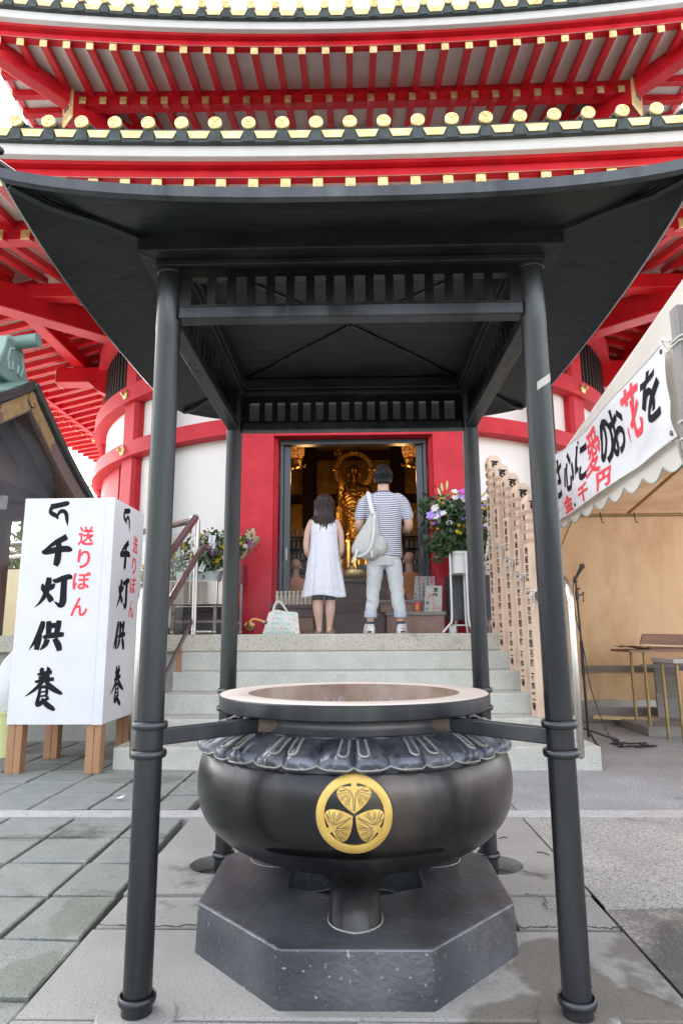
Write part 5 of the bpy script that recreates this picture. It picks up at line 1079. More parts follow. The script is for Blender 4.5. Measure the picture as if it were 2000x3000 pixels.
# --- woman in the white dress ---
wx, wy = -.318, 4.42
wo = thing('person', 'woman with long dark hair in a white sleeveless dress seen from behind', 'person', (wx, wy, FL))
mb = MB()
mb.ell([(FL+.72, wx, wy, .125, .095), (FL+.85, wx, wy, .155, .11), (FL+.95, wx, wy, .125, .095), (FL+1.08, wx, wy, .135, .095), (FL+1.17, wx, wy, .150, .092), (FL+1.215, wx, wy, .115, .07), (FL+1.235, wx, wy+.005, .06, .055)], 28)
limb(mb, [(wx, wy+.005, FL+1.20), (wx, wy+.02, FL+1.30)], [.050, .048]); head(mb, (wx, wy+.045, FL+1.37), (0, 1, -.22), .93)
for s in (-1, 1):
    limb(mb, [(wx+s*.135, wy, FL+1.185), (wx+s*.172, wy-.005, FL+1.09), (wx+s*.188, wy-.012, FL+.97), (wx+s*.185, wy-.002, FL+.86), (wx+s*.150, wy+.09, FL+.835), (wx+s*.06, wy+.20, FL+.90), (wx+s*.02, wy+.235, FL+.955)], [.036, .035, .032, .030, .029, .024, .020])
    hand(mb, (wx+s*.018, wy+.235, FL+.955), (0, .25, 1), (-s, 0, 0), .85)
    limb(mb, [(wx+s*.07, wy, FL+.74), (wx+s*.068, wy, FL+.48), (wx+s*.066, wy-.002, FL+.36), (wx+s*.063, wy-.018, FL+.26), (wx+s*.056, wy-.008, FL+.12), (wx+s*.052, wy-.003, FL+.055)], [.085, .060, .051, .055, .036, .030])
    limb(mb, [(wx+s*.050, wy-.035, FL+.036), (wx+s*.052, wy+.03, FL+.042), (wx+s*.062, wy+.13, FL+.026), (wx+s*.066, wy+.175, FL+.022)], [.026, .030, .028, .018])
wb = obj('body', fused(mb, .006, 3), SKIN, wo, smooth=True, bevel=None)
face(wb, (wx, wy+.045, FL+1.37), (0, 1, -.22), .93)
mb = MB(); R = []; nn = 96
for z, rx, ry, cy, fo in ((FL+.383, .226, .155, 0, 1.0), (FL+.40, .225, .154, 0, 1.0), (FL+.50, .212, .148, 0, .9), (FL+.62, .194, .140, 0, .75), (FL+.75, .176, .130, 0, .55), (FL+.88, .158, .120, 0, .35), (FL+1.0, .149, .112, 0, .15), (FL+1.08, .146, .107, 0, .04), (FL+1.15, .146, .103, 0, 0), (FL+1.195, .140, .096, 0, 0), (FL+1.222, .122, .080, 0, 0), (FL+1.240, .098, .070, .003, 0), (FL+1.246, .080, .066, .005, 0)):
    ring = []
    for i in range(nn):
        a = 2*pi*i/nn; w = 1+fo*(.050*sin(9*a+1.1*sin(3*a))+.03*sin(17*a+z*6))+.012*(1 if z < FL+1.05 else 0)*sin(23*a+z*3)*min(1, fo+.25)+.004*noise.noise(Vector((cos(a)*4, sin(a)*4, z*9)))
        ring.append((wx+rx*cos(a)*w, wy+cy+ry*sin(a)*w, z+(.012*sin(3*a+.6) if z < FL+.41 else 0)))
    R.append(ring)
mb.loft(R, cap=False)
dr = obj('dress', mb, LINEN, wo, smooth=True, bevel=None); so_ = dr.modifiers.new('thickness', 'SOLIDIFY'); so_.thickness = .003
mb = MB(); mb.tube([(wx+.150*cos(a), wy+.110*sin(a), FL+1.045-.015*cos(2*a)) for a in [pi+pi*i/24 for i in range(25)]], .0022, 5); mb.tube([(wx+.2245*cos(a), wy+.158*sin(a), FL+.475) for a in [pi+pi*i/24 for i in range(25)]], .002, 5); obj('seam', mb, LINEN, dr)
mb = MB()
for s in (-1, 1): mb.tube([(wx+s*.068, wy, FL+.62), (wx+s*.068, wy, FL+.45), (wx+s*.067, wy, FL+.345)], [.08, .064, .058], 16)
obj('leggings', fused(mb, .008, 2), LEGG, wo, smooth=True, bevel=None)
mb = MB(); hc = (wx, wy+.035, FL+1.395)
mb.sphere((hc[0], hc[1]-.012, hc[2]+.01), .108, 24, sc=(.90, 1.0, .98)); mb.ell([(FL+1.02, wx, wy-.072, .028, .014), (FL+1.08, wx, wy-.068, .066, .024), (FL+1.15, wx, wy-.058, .100, .045), (FL+1.25, wx, wy-.035, .112, .074), (FL+1.36, wx, wy+.0, .108, .097), (FL+1.42, wx, wy+.015, .100, .098)], 28)
hm = fused(mb, .007, 3); ha = obj('hair', hm, HAIRD, wo, smooth=True, bevel=None)
mb = MB(); hairlocks(mb, (wx, wy-.005), .106, .098, FL+1.42, FL+1.10, 120, 4, pi*.98, pi*2.02, .007, .10, 1); hairlocks(mb, (wx, wy-.02), .125, .085, FL+1.24, FL+1.03, 110, 8, pi*1.0, pi*2.0, .005, .15, 1); hairlocks(mb, (wx, wy-.03), .05, .07, FL+1.18, FL+.98, 50, 18, pi*1.1, pi*1.9, .005, .1)
obj('locks', mb, HAIRD, ha, smooth=True)
mb = MB()
for s in (-1, 1):
    k = MB(); prof = [(.052*cos(t)*(1 if sin(t) < 0 else .9)+0, .125*sin(t)) for t in [2*pi*i/24 for i in range(24)]]
    mb2 = MB(); mb2.slab([(wx+s*.058+x, wy+.06+y) for x, y in prof], FL, FL+.018); mb2.tube([(wx+s*.058-.043, wy+.08, FL+.015), (wx+s*.058-.025, wy+.10, FL+.052), (wx+s*.058+.025, wy+.10, FL+.052), (wx+s*.058+.043, wy+.08, FL+.015)], .011, 6); mb2.tube([(wx+s*.058-.040, wy-.03, FL+.018), (wx+s*.058-.038, wy+.04, FL+.04)], .006, 6); mb2.tube([(wx+s*.058+.040, wy-.03, FL+.018), (wx+s*.058+.038, wy+.04, FL+.04)], .006, 6)
    obj('sandal', mb2, SOLE, wo, smooth=True)
# --- man in the striped shirt ---
mx_, my = .325, 4.42
ma = thing('person', 'man with short black hair in a navy striped shirt and pale rolled trousers', 'person', (mx_, my, FL))
mb = MB()
mb.ell([(FL+.80, mx_, my, .16, .11), (FL+.95, mx_, my, .155, .105), (FL+1.15, mx_, my, .165, .11), (FL+1.32, mx_, my, .185, .115), (FL+1.42, mx_, my, .175, .10), (FL+1.48, mx_, my, .12, .08), (FL+1.51, mx_, my, .07, .065)], 28)
limb(mb, [(mx_, my+.0, FL+1.47), (mx_, my+.018, FL+1.60)], [.066, .060]); head(mb, (mx_, my+.040, FL+1.675), (0, 1, -.18), 1.06)
for s in (-1, 1):
    limb(mb, [(mx_+s*.175, my, FL+1.43), (mx_+s*.225, my-.01, FL+1.33), (mx_+s*.258, my-.02, FL+1.20), (mx_+s*.262, my-.005, FL+1.125), (mx_+s*.225, my+.10, FL+1.115), (mx_+s*.10, my+.24, FL+1.17), (mx_+s*.022, my+.29, FL+1.225)], [.055, .056, .050, .047, .045, .036, .028])
    hand(mb, (mx_+s*.020, my+.29, FL+1.225), (0, .25, 1), (-s, 0, 0), 1.0)
    limb(mb, [(mx_+s*.085, my, FL+.82), (mx_+s*.115, my+.005, FL+.47), (mx_+s*.155, my+.004, FL+.24), (mx_+s*.158, my+.005, FL+.10), (mx_+s*.16, my+.0, FL+.05)], [.08, .055, .044, .036, .034])
    limb(mb, [(mx_+s*.16, my-.04, FL+.04), (mx_+s*.168, my+.05, FL+.045), (mx_+s*.18, my+.14, FL+.03)], [.030, .034, .026])
mbody = obj('body', fused(mb, .006, 3), SKIN, ma, smooth=True, bevel=None); face(mbody, (mx_, my+.040, FL+1.675), (0, 1, -.18), 1.06)
mb = MB(); hc = (mx_, my+.020, FL+1.708); mb.sphere(hc, .118, 24, sc=(.86, .98, .90)); mb.ell([(FL+1.60, mx_, my-.035, .070, .040), (FL+1.65, mx_, my-.012, .086, .075), (FL+1.70, mx_, my+.01, .098, .10)], 24)
ha = obj('hair', fused(mb, .007, 2), HAIRB, ma, smooth=True, bevel=None)
mb = MB(); rn = random.Random(2)
for i in range(420):
    a = rn.uniform(pi*.9, pi*2.1); e_ = rn.uniform(-.55, 1.45); d_ = Vector((cos(a)*cos(e_)*.86, sin(a)*cos(e_)*.98, sin(e_)*.9)); p = Vector(hc)+d_*.115-(Vector((0, .01, .0)) if e_ < 0 else Vector((0, 0, 0)))
    if p.z < FL+1.62: continue
    q = p+d_*.012+Vector((rn.gauss(0, .006), rn.gauss(0, .004), -.016 if e_ < .9 else .004)); mb.tube([p, q], [.0045, .0008], 5)
obj('tufts', mb, HAIRB, ha)
mb = MB()
mb.ell([(FL+.795, mx_, my, .192, .142), (FL+.80, mx_, my, .194, .145), (FL+.93, mx_, my, .186, .138), (FL+1.08, mx_, my-.003, .186, .136), (FL+1.22, mx_, my-.006, .196, .138), (FL+1.34, mx_, my-.006, .206, .132), (FL+1.42, mx_, my, .198, .115), (FL+1.475, mx_, my, .150, .092), (FL+1.505, mx_, my+.004, .090, .078), (FL+1.512, mx_, my+.004, .082, .074)], 40, mod=lambda a, z: 1+.012*sin(5*a+z*14)*(1.4-(z-FL))+.010*noise.noise(Vector((cos(a)*3, sin(a)*3, z*7))))
for s in (-1, 1): limb(mb, [(mx_+s*.150, my, FL+1.43), (mx_+s*.205, my-.004, FL+1.375), (mx_+s*.240, my-.012, FL+1.29), (mx_+s*.256, my-.016, FL+1.235)], [.072, .074, .068, .066])
shm = fused(mb, .007, 3); shirt = obj('shirt', shm, STR, ma, smooth=True, bevel=None)
mb = MB(); mb.tube([(mx_+.088*cos(a), my+.004+.079*sin(a), FL+1.512+.004*sin(a)) for a in [2*pi*i/32 for i in range(32)]], .0055, 6, closed=True); obj('collar', mb, NAVY, shirt, smooth=True)
mb = MB(); mb.tube([(mx_-.08, my-.150, FL+.93), (mx_-.075, my-.156, FL+.85), (mx_-.078, my-.154, FL+.79)], .005, 6); obj('cord_end', mb, BLACK, shirt)
mb = MB()
mb.ell([(FL+.70, mx_, my, .172, .118), (FL+.78, mx_, my-.006, .178, .130), (FL+.86, mx_, my, .178, .13)], 32)
for s in (-1, 1): limb(mb, [(mx_+s*.090, my-.01, FL+.74), (mx_+s*.105, my-.008, FL+.62), (mx_+s*.122, my+.006, FL+.46), (mx_+s*.136, my+.0, FL+.32), (mx_+s*.150, my-.006, FL+.25), (mx_+s*.155, my-.004, FL+.235)], [.096, .087, .073, .066, .061, .058], 18)
pm = fused(mb, .007, 2)
for v in pm.vertices:
    c = v.co; t = min(1, max(0, (FL+.8-c.z)/.5)); k = .006*noise.noise(Vector((c.x*13, c.y*9, c.z*10+c.x*16)))+.0035*sin(c.z*55+6*noise.noise(c*9)+c.x*30)*(1 if c.z < FL+.5 else .5); v.co.x += k*(1 if c.x > mx_ else -1); v.co.y -= k*.7
pants = obj('trousers', pm, PANTS, ma, smooth=True, bevel=None)
for s in (-1, 1):
    mb = MB(); cx = mx_+s*.156; mb.lathe([(.054, .168), (.064, .165), (.0665, .175), (.0665, .226), (.064, .232), (.054, .23)], 28, (cx, my-.002, FL)); obj('turned_up_cuff', mb, CUFF, pants, smooth=True)
    mb = MB(); mb.lathe([(.044, .075), (.043, .12), (.038, .122)], 20, (mx_+s*.16, my, FL)); obj('sock', mb, NAVY, ma, smooth=True)
    x = mx_+s*.172; tl = s*.075
    mb = MB(); mb.slab([(x+tl*(y/.15)*.4+xx, my+.045+y) for xx, y in [(.054*cos(t)*(1 if sin(t) > -.3 else .9), .150*sin(t)) for t in [2*pi*i/28 for i in range(28)]]], FL, FL+.028); so2 = obj('shoe', mb, WHITEP, ma, bevel=.004)
    mb = MB(); R = []
    for z, k, sh_ in ((.028, .96, 0), (.05, .95, -.004), (.075, .82, -.03), (.095, .62, -.075)): R.append([(x+tl*(y/.15)*.4+xx*k*(1 if z < .08 else 1.1), my+.045+sh_+y*k, FL+z) for xx, y in [(.054*cos(t), .148*sin(t)) for t in [2*pi*i/28 for i in range(28)]]])
    mb.loft(R); up_ = obj('upper', mb, mat('patterned_shoe_canvas', (.72, .72, .72), (.80, .80, .80), scale=30, rough=.8, dirt=(.30, .18, .10), dscale=38, dlo=.55, dhi=.58), so2, smooth=True)
    mb = MB(); mb.box(x-.024, x+.024, my-.108, my-.1045, FL+.008, FL+.024); obj('heel_patch', mb, NAVY, so2)
    mb = MB(); mb.tube([(x-.02, my+.03, FL+.098), (x, my+.0, FL+.104), (x+.035*s, my-.03, FL+.095), (x+.045*s, my-.01, FL+.07)], .004, 6); obj('lace', mb, WHITEP, so2)
    mb = MB(); mb.tube([(mx_+s*.04, my-.148, FL+.735), (mx_+s*.09, my-.150, FL+.725), (mx_+s*.15, my-.128, FL+.74)], .0022, 5); obj('pocket_seam', mb, BAGM, pants)
# rucksack slung on the left shoulder
bx, by = mx_-.19, my-.135
ru = thing('rucksack', "pale grey canvas rucksack slung over the striped man's left shoulder", 'rucksack', (bx, by, FL+.8))
mb = MB(); R = []
for z, cx, rx, ry in ((.765, .02, .05, .03), (.79, -.0, .115, .07), (.84, -.01, .150, .095), (.90, .0, .155, .10), (.98, .02, .140, .095), (1.06, .035, .105, .08), (1.14, .055, .075, .06), (1.22, .075, .05, .04), (1.27, .085, .03, .022)):
    R.append([(bx+cx+rx*cos(a)*(1+.06*noise.noise(Vector((cos(a)*2, sin(a)*2, z*9)))), by+ry*sin(a)*(1+.10*noise.noise(Vector((cos(a)*3, sin(a)*3, z*11)))), FL+z) for a in [2*pi*i/40 for i in range(40)]])
mb.loft(R); obj('bag', mb, BAGM, ru, smooth=True)
mb = MB(); mb.sphere((bx+.135, by-.01, FL+.905), .10, 18, sc=(.85, .7, 1.05)); pk = fused(mb, .008, 2)
for v in pk.vertices: v.co += v.normal*.010*noise.noise(v.co*16)
obj('side_pocket', pk, BAGM, ru, smooth=True, bevel=None)
STRAP = mat('pale_webbing', (.52, .53, .54), (.60, .61, .62), rough=.8, scale=30)
def strap(name, pts, w, th=.004, nrm=(0, -1, 0)):
    mb = MB(); P_ = [Vector(p) for p in catmull([tuple(p) for p in pts], 6)]; R = []
    for i, p in enumerate(P_):
        d = (P_[min(i+1, len(P_)-1)]-P_[max(i-1, 0)]).normalized(); n_ = Vector(nrm); sd = d.cross(n_).normalized(); n2 = sd.cross(d); R.append([p+sd*w+n2*th, p-sd*w+n2*th, p-sd*w-n2*th, p+sd*w-n2*th])
    mb.loft(R); return obj(name, mb, STRAP, ru)
strap('shoulder_strap', [(mx_-.165, my+.09, FL+1.40), (mx_-.168, my+.02, FL+1.492), (mx_-.163, my-.07, FL+1.478), (mx_-.150, my-.125, FL+1.38), (mx_-.135, my-.165, FL+1.30), (mx_-.12, my-.19, FL+1.24)], .022)
strap('seam_strap', [(bx+.085, by-.045, FL+1.255), (bx+.075, by-.085, FL+1.10), (bx+.06, by-.112, FL+.96), (bx+.02, by-.118, FL+.85), (bx-.04, by-.10, FL+.80), (bx-.10, by-.08, FL+.785)], .012)
strap('lower_strap', [(bx-.10, by-.085, FL+.86), (bx-.115, by-.095, FL+.80), (bx-.145, by-.09, FL+.745), (bx-.15, by-.09, FL+.72)], .012)
strap('front_tab', [(bx+.045, by-.128, FL+.84), (bx+.05, by-.132, FL+.80), (bx+.055, by-.13, FL+.77)], .008)
# --- monks and a worshipper seated in the hall ---
ORG = mat('orange_robe', (.32, .12, .025), (.42, .17, .045), scale=5, rough=.85, bump=.3, bscale=14)
PEACH = mat('peach_robe', (.34, .17, .105), (.42, .22, .14), scale=5, rough=.85, bump=.3, bscale=14)
BEIGE = mat('beige_robe', (.34, .285, .215), (.42, .36, .28), scale=5, rough=.85, bump=.3, bscale=14)
def monk(x, y, z, lab, m1, m2, s=1.0, sash=None):
    t = thing('person', lab, 'person', (x, y, z)); mb = MB()
    mb.ell([(z+.30*s, x, y, .15*s, .11*s), (z+.62*s, x, y+.01, .16*s, .11*s), (z+.72*s, x, y+.03, .08*s, .07*s)], 24); limb(mb, [(x, y+.03, z+.70*s), (x, y+.05, z+.80*s)], [.058*s, .056*s]); head(mb, (x, y+.07, z+.875*s), (0, 1, -.35), s)
    for q in (-1, 1): limb(mb, [(x+q*.16*s, y+.02, z+.60*s), (x+q*.22*s, y+.06, z+.40*s), (x+q*.10*s, y+.22, z+.36*s), (x+q*.02, y+.28, z+.44*s)], [.05*s, .045*s, .038*s, .03*s]); hand(mb, (x+q*.02, y+.28, z+.44*s), (0, .2, 1), (-q, 0, 0), s)
    b_ = obj('body', fused(mb, .009, 3), SKINM, t, smooth=True, bevel=None); face(b_, (x, y+.07, z+.875*s), (0, 1, -.35), s)
    mb = MB(); mb.ell([(z, x, y+.10, .30*s, .32*s), (z+.10*s, x, y+.08, .29*s, .28*s), (z+.22*s, x, y+.01, .22*s, .18*s), (z+.40*s, x, y, .205*s, .15*s), (z+.60*s, x, y+.01, .215*s, .135*s), (z+.68*s, x, y+.025, .15*s, .10*s), (z+.715*s, x, y+.03, .085*s, .075*s)], 40, mod=lambda a, zz: 1+.025*sin(7*a+zz*9)+.02*noise.noise(Vector((cos(a)*3, sin(a)*3, zz*8))))
    for q in (-1, 1): limb(mb, [(x+q*.16*s, y+.02, z+.60*s), (x+q*.235*s, y+.05, z+.44*s), (x+q*.20*s, y+.16, z+.32*s)], [.075*s, .085*s, .095*s])
    rb = obj('robe', fused(mb, .011, 2), m1, t, smooth=True, bevel=None)
    if m2:
        mb = MB(); mb.grid(lambda u, v: (x+(.225+.012*sin(v*20))*s*cos(pi+pi*u)*(1-.18*v*v), y+.005-.162*s*sin(pi*u)*(1-.15*v), z+(.38+.32*v-.14*(1-v)*(1-u))*s), 24, 8); obj('surplice', mb, m2, rb, smooth=True, flip=False)
    if sash:
        mb = MB(); mb.tube([(x-.16*s, y-.135*s, z+.50*s), (x-.05*s, y-.175*s, z+.30*s), (x+.09*s, y-.23*s, z+.02*s)], .028*s, 8); obj('sash', mb, DWOOD, rb, smooth=True)
    return t
monk(-.80, 6.35, 1.11, 'shaven-headed seated monk in a peach robe at left inside the hall', PEACH, None, .93)
monk(.745, 6.25, 1.11, 'shaven-headed seated monk in orange and peach robes at right in the hall', PEACH, ORG, 1.0, sash=True)
monk(-.04, 6.75, 1.11, 'grey-haired seated figure in beige between the two standing visitors', BEIGE, None, .88)
# ---------------- gilt statue ----------------
sy_ = 7.95; zs = 2.52; sx_ = .008
sta = thing('statue', 'gilt standing statue with halo, long staff and a small child', 'statue', (sx_, sy_, 1.1))
mb = MB(); S = 1.0
RR = [(zs, .17, .14), (zs+.06, .185, .145), (zs+.25, .205, .15), (zs+.45, .225, .15), (zs+.62, .24, .15), (zs+.75, .255, .14), (zs+.84, .245, .125), (zs+.90, .18, .10), (zs+.945, .085, .075)]
mb.ell([(z, sx_, sy_, rx, ry) for z, rx, ry in RR], 40)
for s in (-1, 1):
    limb(mb, [(sx_+s*.20, sy_, zs+.83), (sx_+s*.255, sy_-.02, zs+.62), (sx_+s*.24, sy_-.14, zs+.55 if s > 0 else zs+.62), (sx_+s*(.10 if s > 0 else .21), sy_-.20, zs+.60 if s > 0 else zs+.76)], [.08, .075, .06, .04]); 
    limb(mb, [(sx_+s*.25, sy_-.02, zs+.66), (sx_+s*.27, sy_-.04, zs+.35), (sx_+s*.25, sy_-.03, zs+.12)], [.05, .055, .03])
limb(mb, [(sx_, sy_-.01, zs+.90), (sx_, sy_-.01, zs+1.02)], [.066, .062])
head(mb, (sx_, sy_-.02, zs+1.105), (0, -1, -.05), 1.18)
for s in (-1, 1): mb.tube([(sx_+s*.094, sy_-.0, zs+1.11), (sx_+s*.098, sy_-.0, zs+1.03), (sx_+s*.094, sy_-.005, zs+.98)], [.018, .014, .016], 8, rnd=True)
hand(mb, (sx_-.20, sy_-.20, zs+.74), (0, -.3, 1), (0, -1, 0), 1.0)
me = fused(mb, .008, 3)
for v in me.vertices:
    c = v.co
    if c.z < zs+.88:
        x = (c.x-sx_); zz = c.z-zs; u = zz+1.6*x*x*3+.25*x; k = sin(u*95)*(.006 if c.y < sy_ else .002)*(1 if zz < .55 and abs(x) < .19 else .35); v.co += v.normal*k
body = obj('body', me, GOLDD, sta, smooth=True, bevel=None); face(body, (sx_, sy_-.02, zs+1.105), (0, -1, -.05), 1.18, GOLDD)
mb = MB(); n = 72; hz = zs+1.19; hy_ = sy_+.16
mb.loft([[(sx_+r*cos(t), hy_+l, hz+r*sin(t)) for r, l in ((.335, 0), (.332, -.018), (.322, -.02), (.318, -.014), (.272, -.014), (.268, -.02), (.258, -.02), (.255, 0))] for t in [2*pi*i/n for i in range(n+1)]], cap=False)
HALO = mat('satin_gilt_halo', (.62, .33, .06), (.78, .45, .10), scale=8, rough=.38, metal=.9); halo = obj('halo', mb, HALO, sta, smooth=True)
for an in (pi/2, 0, pi):
    mb = MB(); c = Vector((sx_+.296*cos(an), hy_-.025, hz+.296*sin(an))); mb.sphere(c, .030, 12, sc=(1, .6, .8)); mb.tube([c+Vector((0, 0, .02)), c+Vector((0, 0, .05))], [.02, .004], 8)
    for q in range(9): a = pi*q/8; mb.tube([c+Vector((.035*cos(a), .005, .03*sin(a))), c+Vector((.06*cos(a), .005, .055*sin(a)))], [.010, .005], 6, rnd=True)
    obj('flaming_jewel', mb, GOLDD, halo, smooth=True)
mb = MB(); p0 = Vector((sx_-.235, sy_-.27, zs-.12)); p1 = Vector((sx_-.25, sy_-.22, zs+1.43)); mb.tube([p0, p1], .011, 10); stf = obj('staff', mb, GOLDD, sta, smooth=True)
mb = MB(); c = p1+Vector((0, 0, -.02)); mb.tube([c+Vector((.055*sin(a)*(1 if a < pi else 1), 0, -.02+.075*(1-cos(a))*.5)) for a in [2*pi*i/24 for i in range(24)]], .006, 6, closed=True)
for q in (-1, 1): 
    for z in (-.03, -.055): mb.tube([c+Vector((q*.045+.02*cos(a), .0, z+.022*sin(a))) for a in [2*pi*i/12 for i in range(12)]], .004, 5, closed=True)
mb.tube([c+Vector((0, 0, .03)), c+Vector((0, 0, .12))], [.014, .002], 8); mb.sphere(c+Vector((0, 0, .03)), .022, 10); obj('staff_finial', mb, GOLDD, stf, smooth=True)
mb = MB(); b0 = Vector((sx_+.075, sy_-.20, zs+.62)); mb.sphere(b0, .062, 14, sc=(.9, .8, 1.25)); mb.sphere(b0+Vector((.0, -.01, .105)), .043, 14)
for q in (-1, 1): mb.tube([b0+Vector((q*.035, -.03, .03)), b0+Vector((q*.05, -.06, -.02)), b0+Vector((q*.02, -.075, .0))], [.018, .016, .012], 8, rnd=True); mb.tube([b0+Vector((q*.03, -.02, -.05)), b0+Vector((q*.045, -.07, -.07)), b0+Vector((q*.03, -.06, -.13))], [.024, .02, .014], 8, rnd=True)
obj('child', fused(mb, .006, 2), GOLDD, sta, smooth=True, bevel=None)
mb = MB(); mb.tube([(sx_-.13, sy_-.165, zs+.85), (sx_-.05, sy_-.155, zs+.70), (sx_+.06, sy_-.16, zs+.62), (sx_+.2, sy_-.13, zs+.62)], [.02, .024, .026, .02], 8); 
for j in range(6): mb.tube([(sx_-.16+.012*j, sy_-.155, zs+.52-.075*j), (sx_-.02, sy_-.185, zs+.44-.085*j), (sx_+.12, sy_-.165, zs+.50-.06*j), (sx_+.17, sy_-.13, zs+.60-.05*j)], [.008, .015, .013, .006], 7)
obj('robe_folds', mb, GOLDD, sta, smooth=True)
mb = MB(); mb.lathe([(0, zs-.02), (.20, zs-.02), (.26, zs-.06), (.24, zs-.12), (.17, zs-.16), (.20, zs-.22), (.34, zs-.30), (.36, zs-.55), (.46, zs-.60), (.46, 1.10), (0, 1.10)], 32, (sx_, sy_, 0)); obj('pedestal', mb, GOLDD, sta, smooth=True)
# smaller gilt figures and vessels on the altar
def vessel(x, y, z, prof, name, lab, cat, m=GOLDD, grp=None):
    mb = MB(); mb.lathe(prof, 24, (x, y, z)); return obj(name, mb, m, None, smooth=True, label=lab, cat=cat, loc=(x, y, z), group=grp)
mb = MB(); mb.box(-.95, .95, 7.05, 7.45, 1.1, 1.88); al = obj('altar_table', mb, DWOOD, loc=(0, 7.25, 1.1), bevel=.01, label='long dark altar table in front of the gilt statue', cat='altar')
for x, lab in ((-.20, 'gilt candlestick on the altar nearest the woman in white'), (.175, 'gilt altar candlestick nearest the man in the striped shirt'), (.07, 'short gilt altar vase left of the candlestick by the striped man')):
    vessel(x, 7.15, 1.882, [(0, 0), (.06, 0), (.05, .02), (.03, .05), (.045, .12), (.05, .2), (.03, .23), (.05, .26), (.0, .26)], 'altar_vessel', lab, 'altar vessel', grp='gilt vessels on the altar')
fg = thing('figurine', 'small gilt figurine with the lit candle beside it', 'figurine', (-.085, 7.2, 1.882))
mb = MB(); c = Vector((-.085, 7.2, 2.30)); mb.ell([(1.90, c.x, c.y, .07, .06), (2.0, c.x, c.y, .05, .05), (2.12, c.x, c.y, .06, .05), (2.28, c.x, c.y, .065, .05), (2.40, c.x, c.y, .05, .04), (2.45, c.x, c.y, .02, .02)], 20); mb.sphere(c+Vector((0, 0, .20)), .045, 14); mb.sphere(c+Vector((0, 0, .255)), .018, 8); obj('body', fused(mb, .007, 2), GOLDD, fg, smooth=True, bevel=None)
ca = thing('candle', 'lit white candle on the altar by the small gilt figurine', 'candle', (-.19, 7.12, 2.142))
mb = MB(); mb.tube([(-.19, 7.12, 2.142), (-.19, 7.12, 2.41)], .014, 10); obj('wax', mb, WPET, ca, smooth=True)
mb = MB(); mb.tube([(-.19, 7.12, 2.415), (-.19, 7.12, 2.435), (-.19, 7.12, 2.46)], [.005, .011, .001], 8); obj('flame', mb, mat('flame', (1, .6, .2), emit=(1, .5, .12), estr=30), ca)
# gilt lotus bowl on a lectern and dark drum
le = thing('lectern', 'dark lacquered stand carrying the gilt lotus bowl', 'stand', (.008, 5.9, 1.06))
mb = MB(); mb.box(-.26, .29, 5.74, 6.06, 1.66, 1.705); obj('top', mb, DWOOD, le, bevel=.006)
mb = MB(); mb.box(-.22, .25, 5.78, 6.02, 1.10, 1.66); obj('body', mb, DWOOD, le, bevel=.006)
lb = thing('lotus_bowl', 'gilt lotus-petal bowl on the dark stand between the visitors', 'bowl', (.008, 5.88, 1.706))
mb = MB(); n = 96
mb.loft([[(.008+r*cos(t)*(1+.025*abs(sin(12*t))), 5.88+r*sin(t)*(1+.025*abs(sin(12*t))), 1.707+z+(.012*abs(sin(12*t)) if z > .09 else 0)) for t in [2*pi*i/n for i in range(n)]] for r, z in ((.10, 0), (.14, .03), (.152, .07), (.148, .10), (.14, .10), (.08, .06))]); obj('petals', mb, GOLD, lb, smooth=True)
mb = MB(); mb.box(.06, .20, 6.0, 6.12, 1.84, 1.90); obj('lid', mb, BLACK, lb)
# low benches, steps and offering box
mb = MB(); mb.box(-.96, -.30, 4.86, 5.12, 1.30, 1.345); b1_ = thing('doll_bench', 'dark wooden bench carrying the row of little wooden dolls', 'bench', (-.6, 5, LZ)); obj('top', mb, DWOOD, b1_, bevel=.005)
mb = MB(); mb.box(-.92, -.34, 4.88, 5.10, 1.20, 1.30); obj('apron', mb, DWOOD, b1_, bevel=.004)
for x in (-.92, -.38): mb = MB(); mb.box(x, x+.05, 4.90, 5.08, LZ, 1.20); obj('leg', mb, DWOOD, b1_)
mb = MB(); mb.box(-.62, -.46, 4.80, 5.05, LZ+.0, 1.19); mb.box(-.62, -.455, 4.79, 4.799, 1.06, 1.15); tag(obj('wooden_chest', mb, BWOOD, loc=(-.54, 4.9, LZ), bevel=.004), 'reddish wooden chest tucked under the doll bench', 'chest')
ob = thing('offering_step', 'dark wooden steps up into the hall between the two visitors', 'step', (0, 5.1, LZ))
mb = MB(); mb.box(-.29, .34, 4.98, 5.5, LZ, 1.235); obj('lower_tread', mb, DWOOD, ob, bevel=.006)
mb = MB(); mb.box(-.29, .34, 5.18, 5.5, 1.2355, 1.40); obj('upper_tread', mb, DWOOD, ob, bevel=.006)
ps = thing('stone_bench', 'red-brown stone bench with a grey plank top right of the man', 'bench', (.68, 5, LZ))
mb = MB(); mb.box(.36, .99, 4.80, 5.2, LZ, 1.215); obj('block', mb, CONC, ps, bevel=.006)
mb = MB(); mb.box(.345, 1.01, 4.78, 5.22, 1.2155, 1.255); obj('plank', mb, GWOODX, ps, bevel=.004)
mb = MB(); mb.box(.30, .98, 4.96, 5.24, 1.2555, 1.36); obj('back_block', mb, CONC, ps, bevel=.005)
mb = MB(); mb.box(.28, 1.0, 4.94, 5.25, 1.3605, 1.392); obj('back_plank', mb, GWOODX, ps, bevel=.004)
DOLL = mat('bleached_doll_wood', (.50, .44, .33), (.60, .54, .43), scale=8, rough=.7)
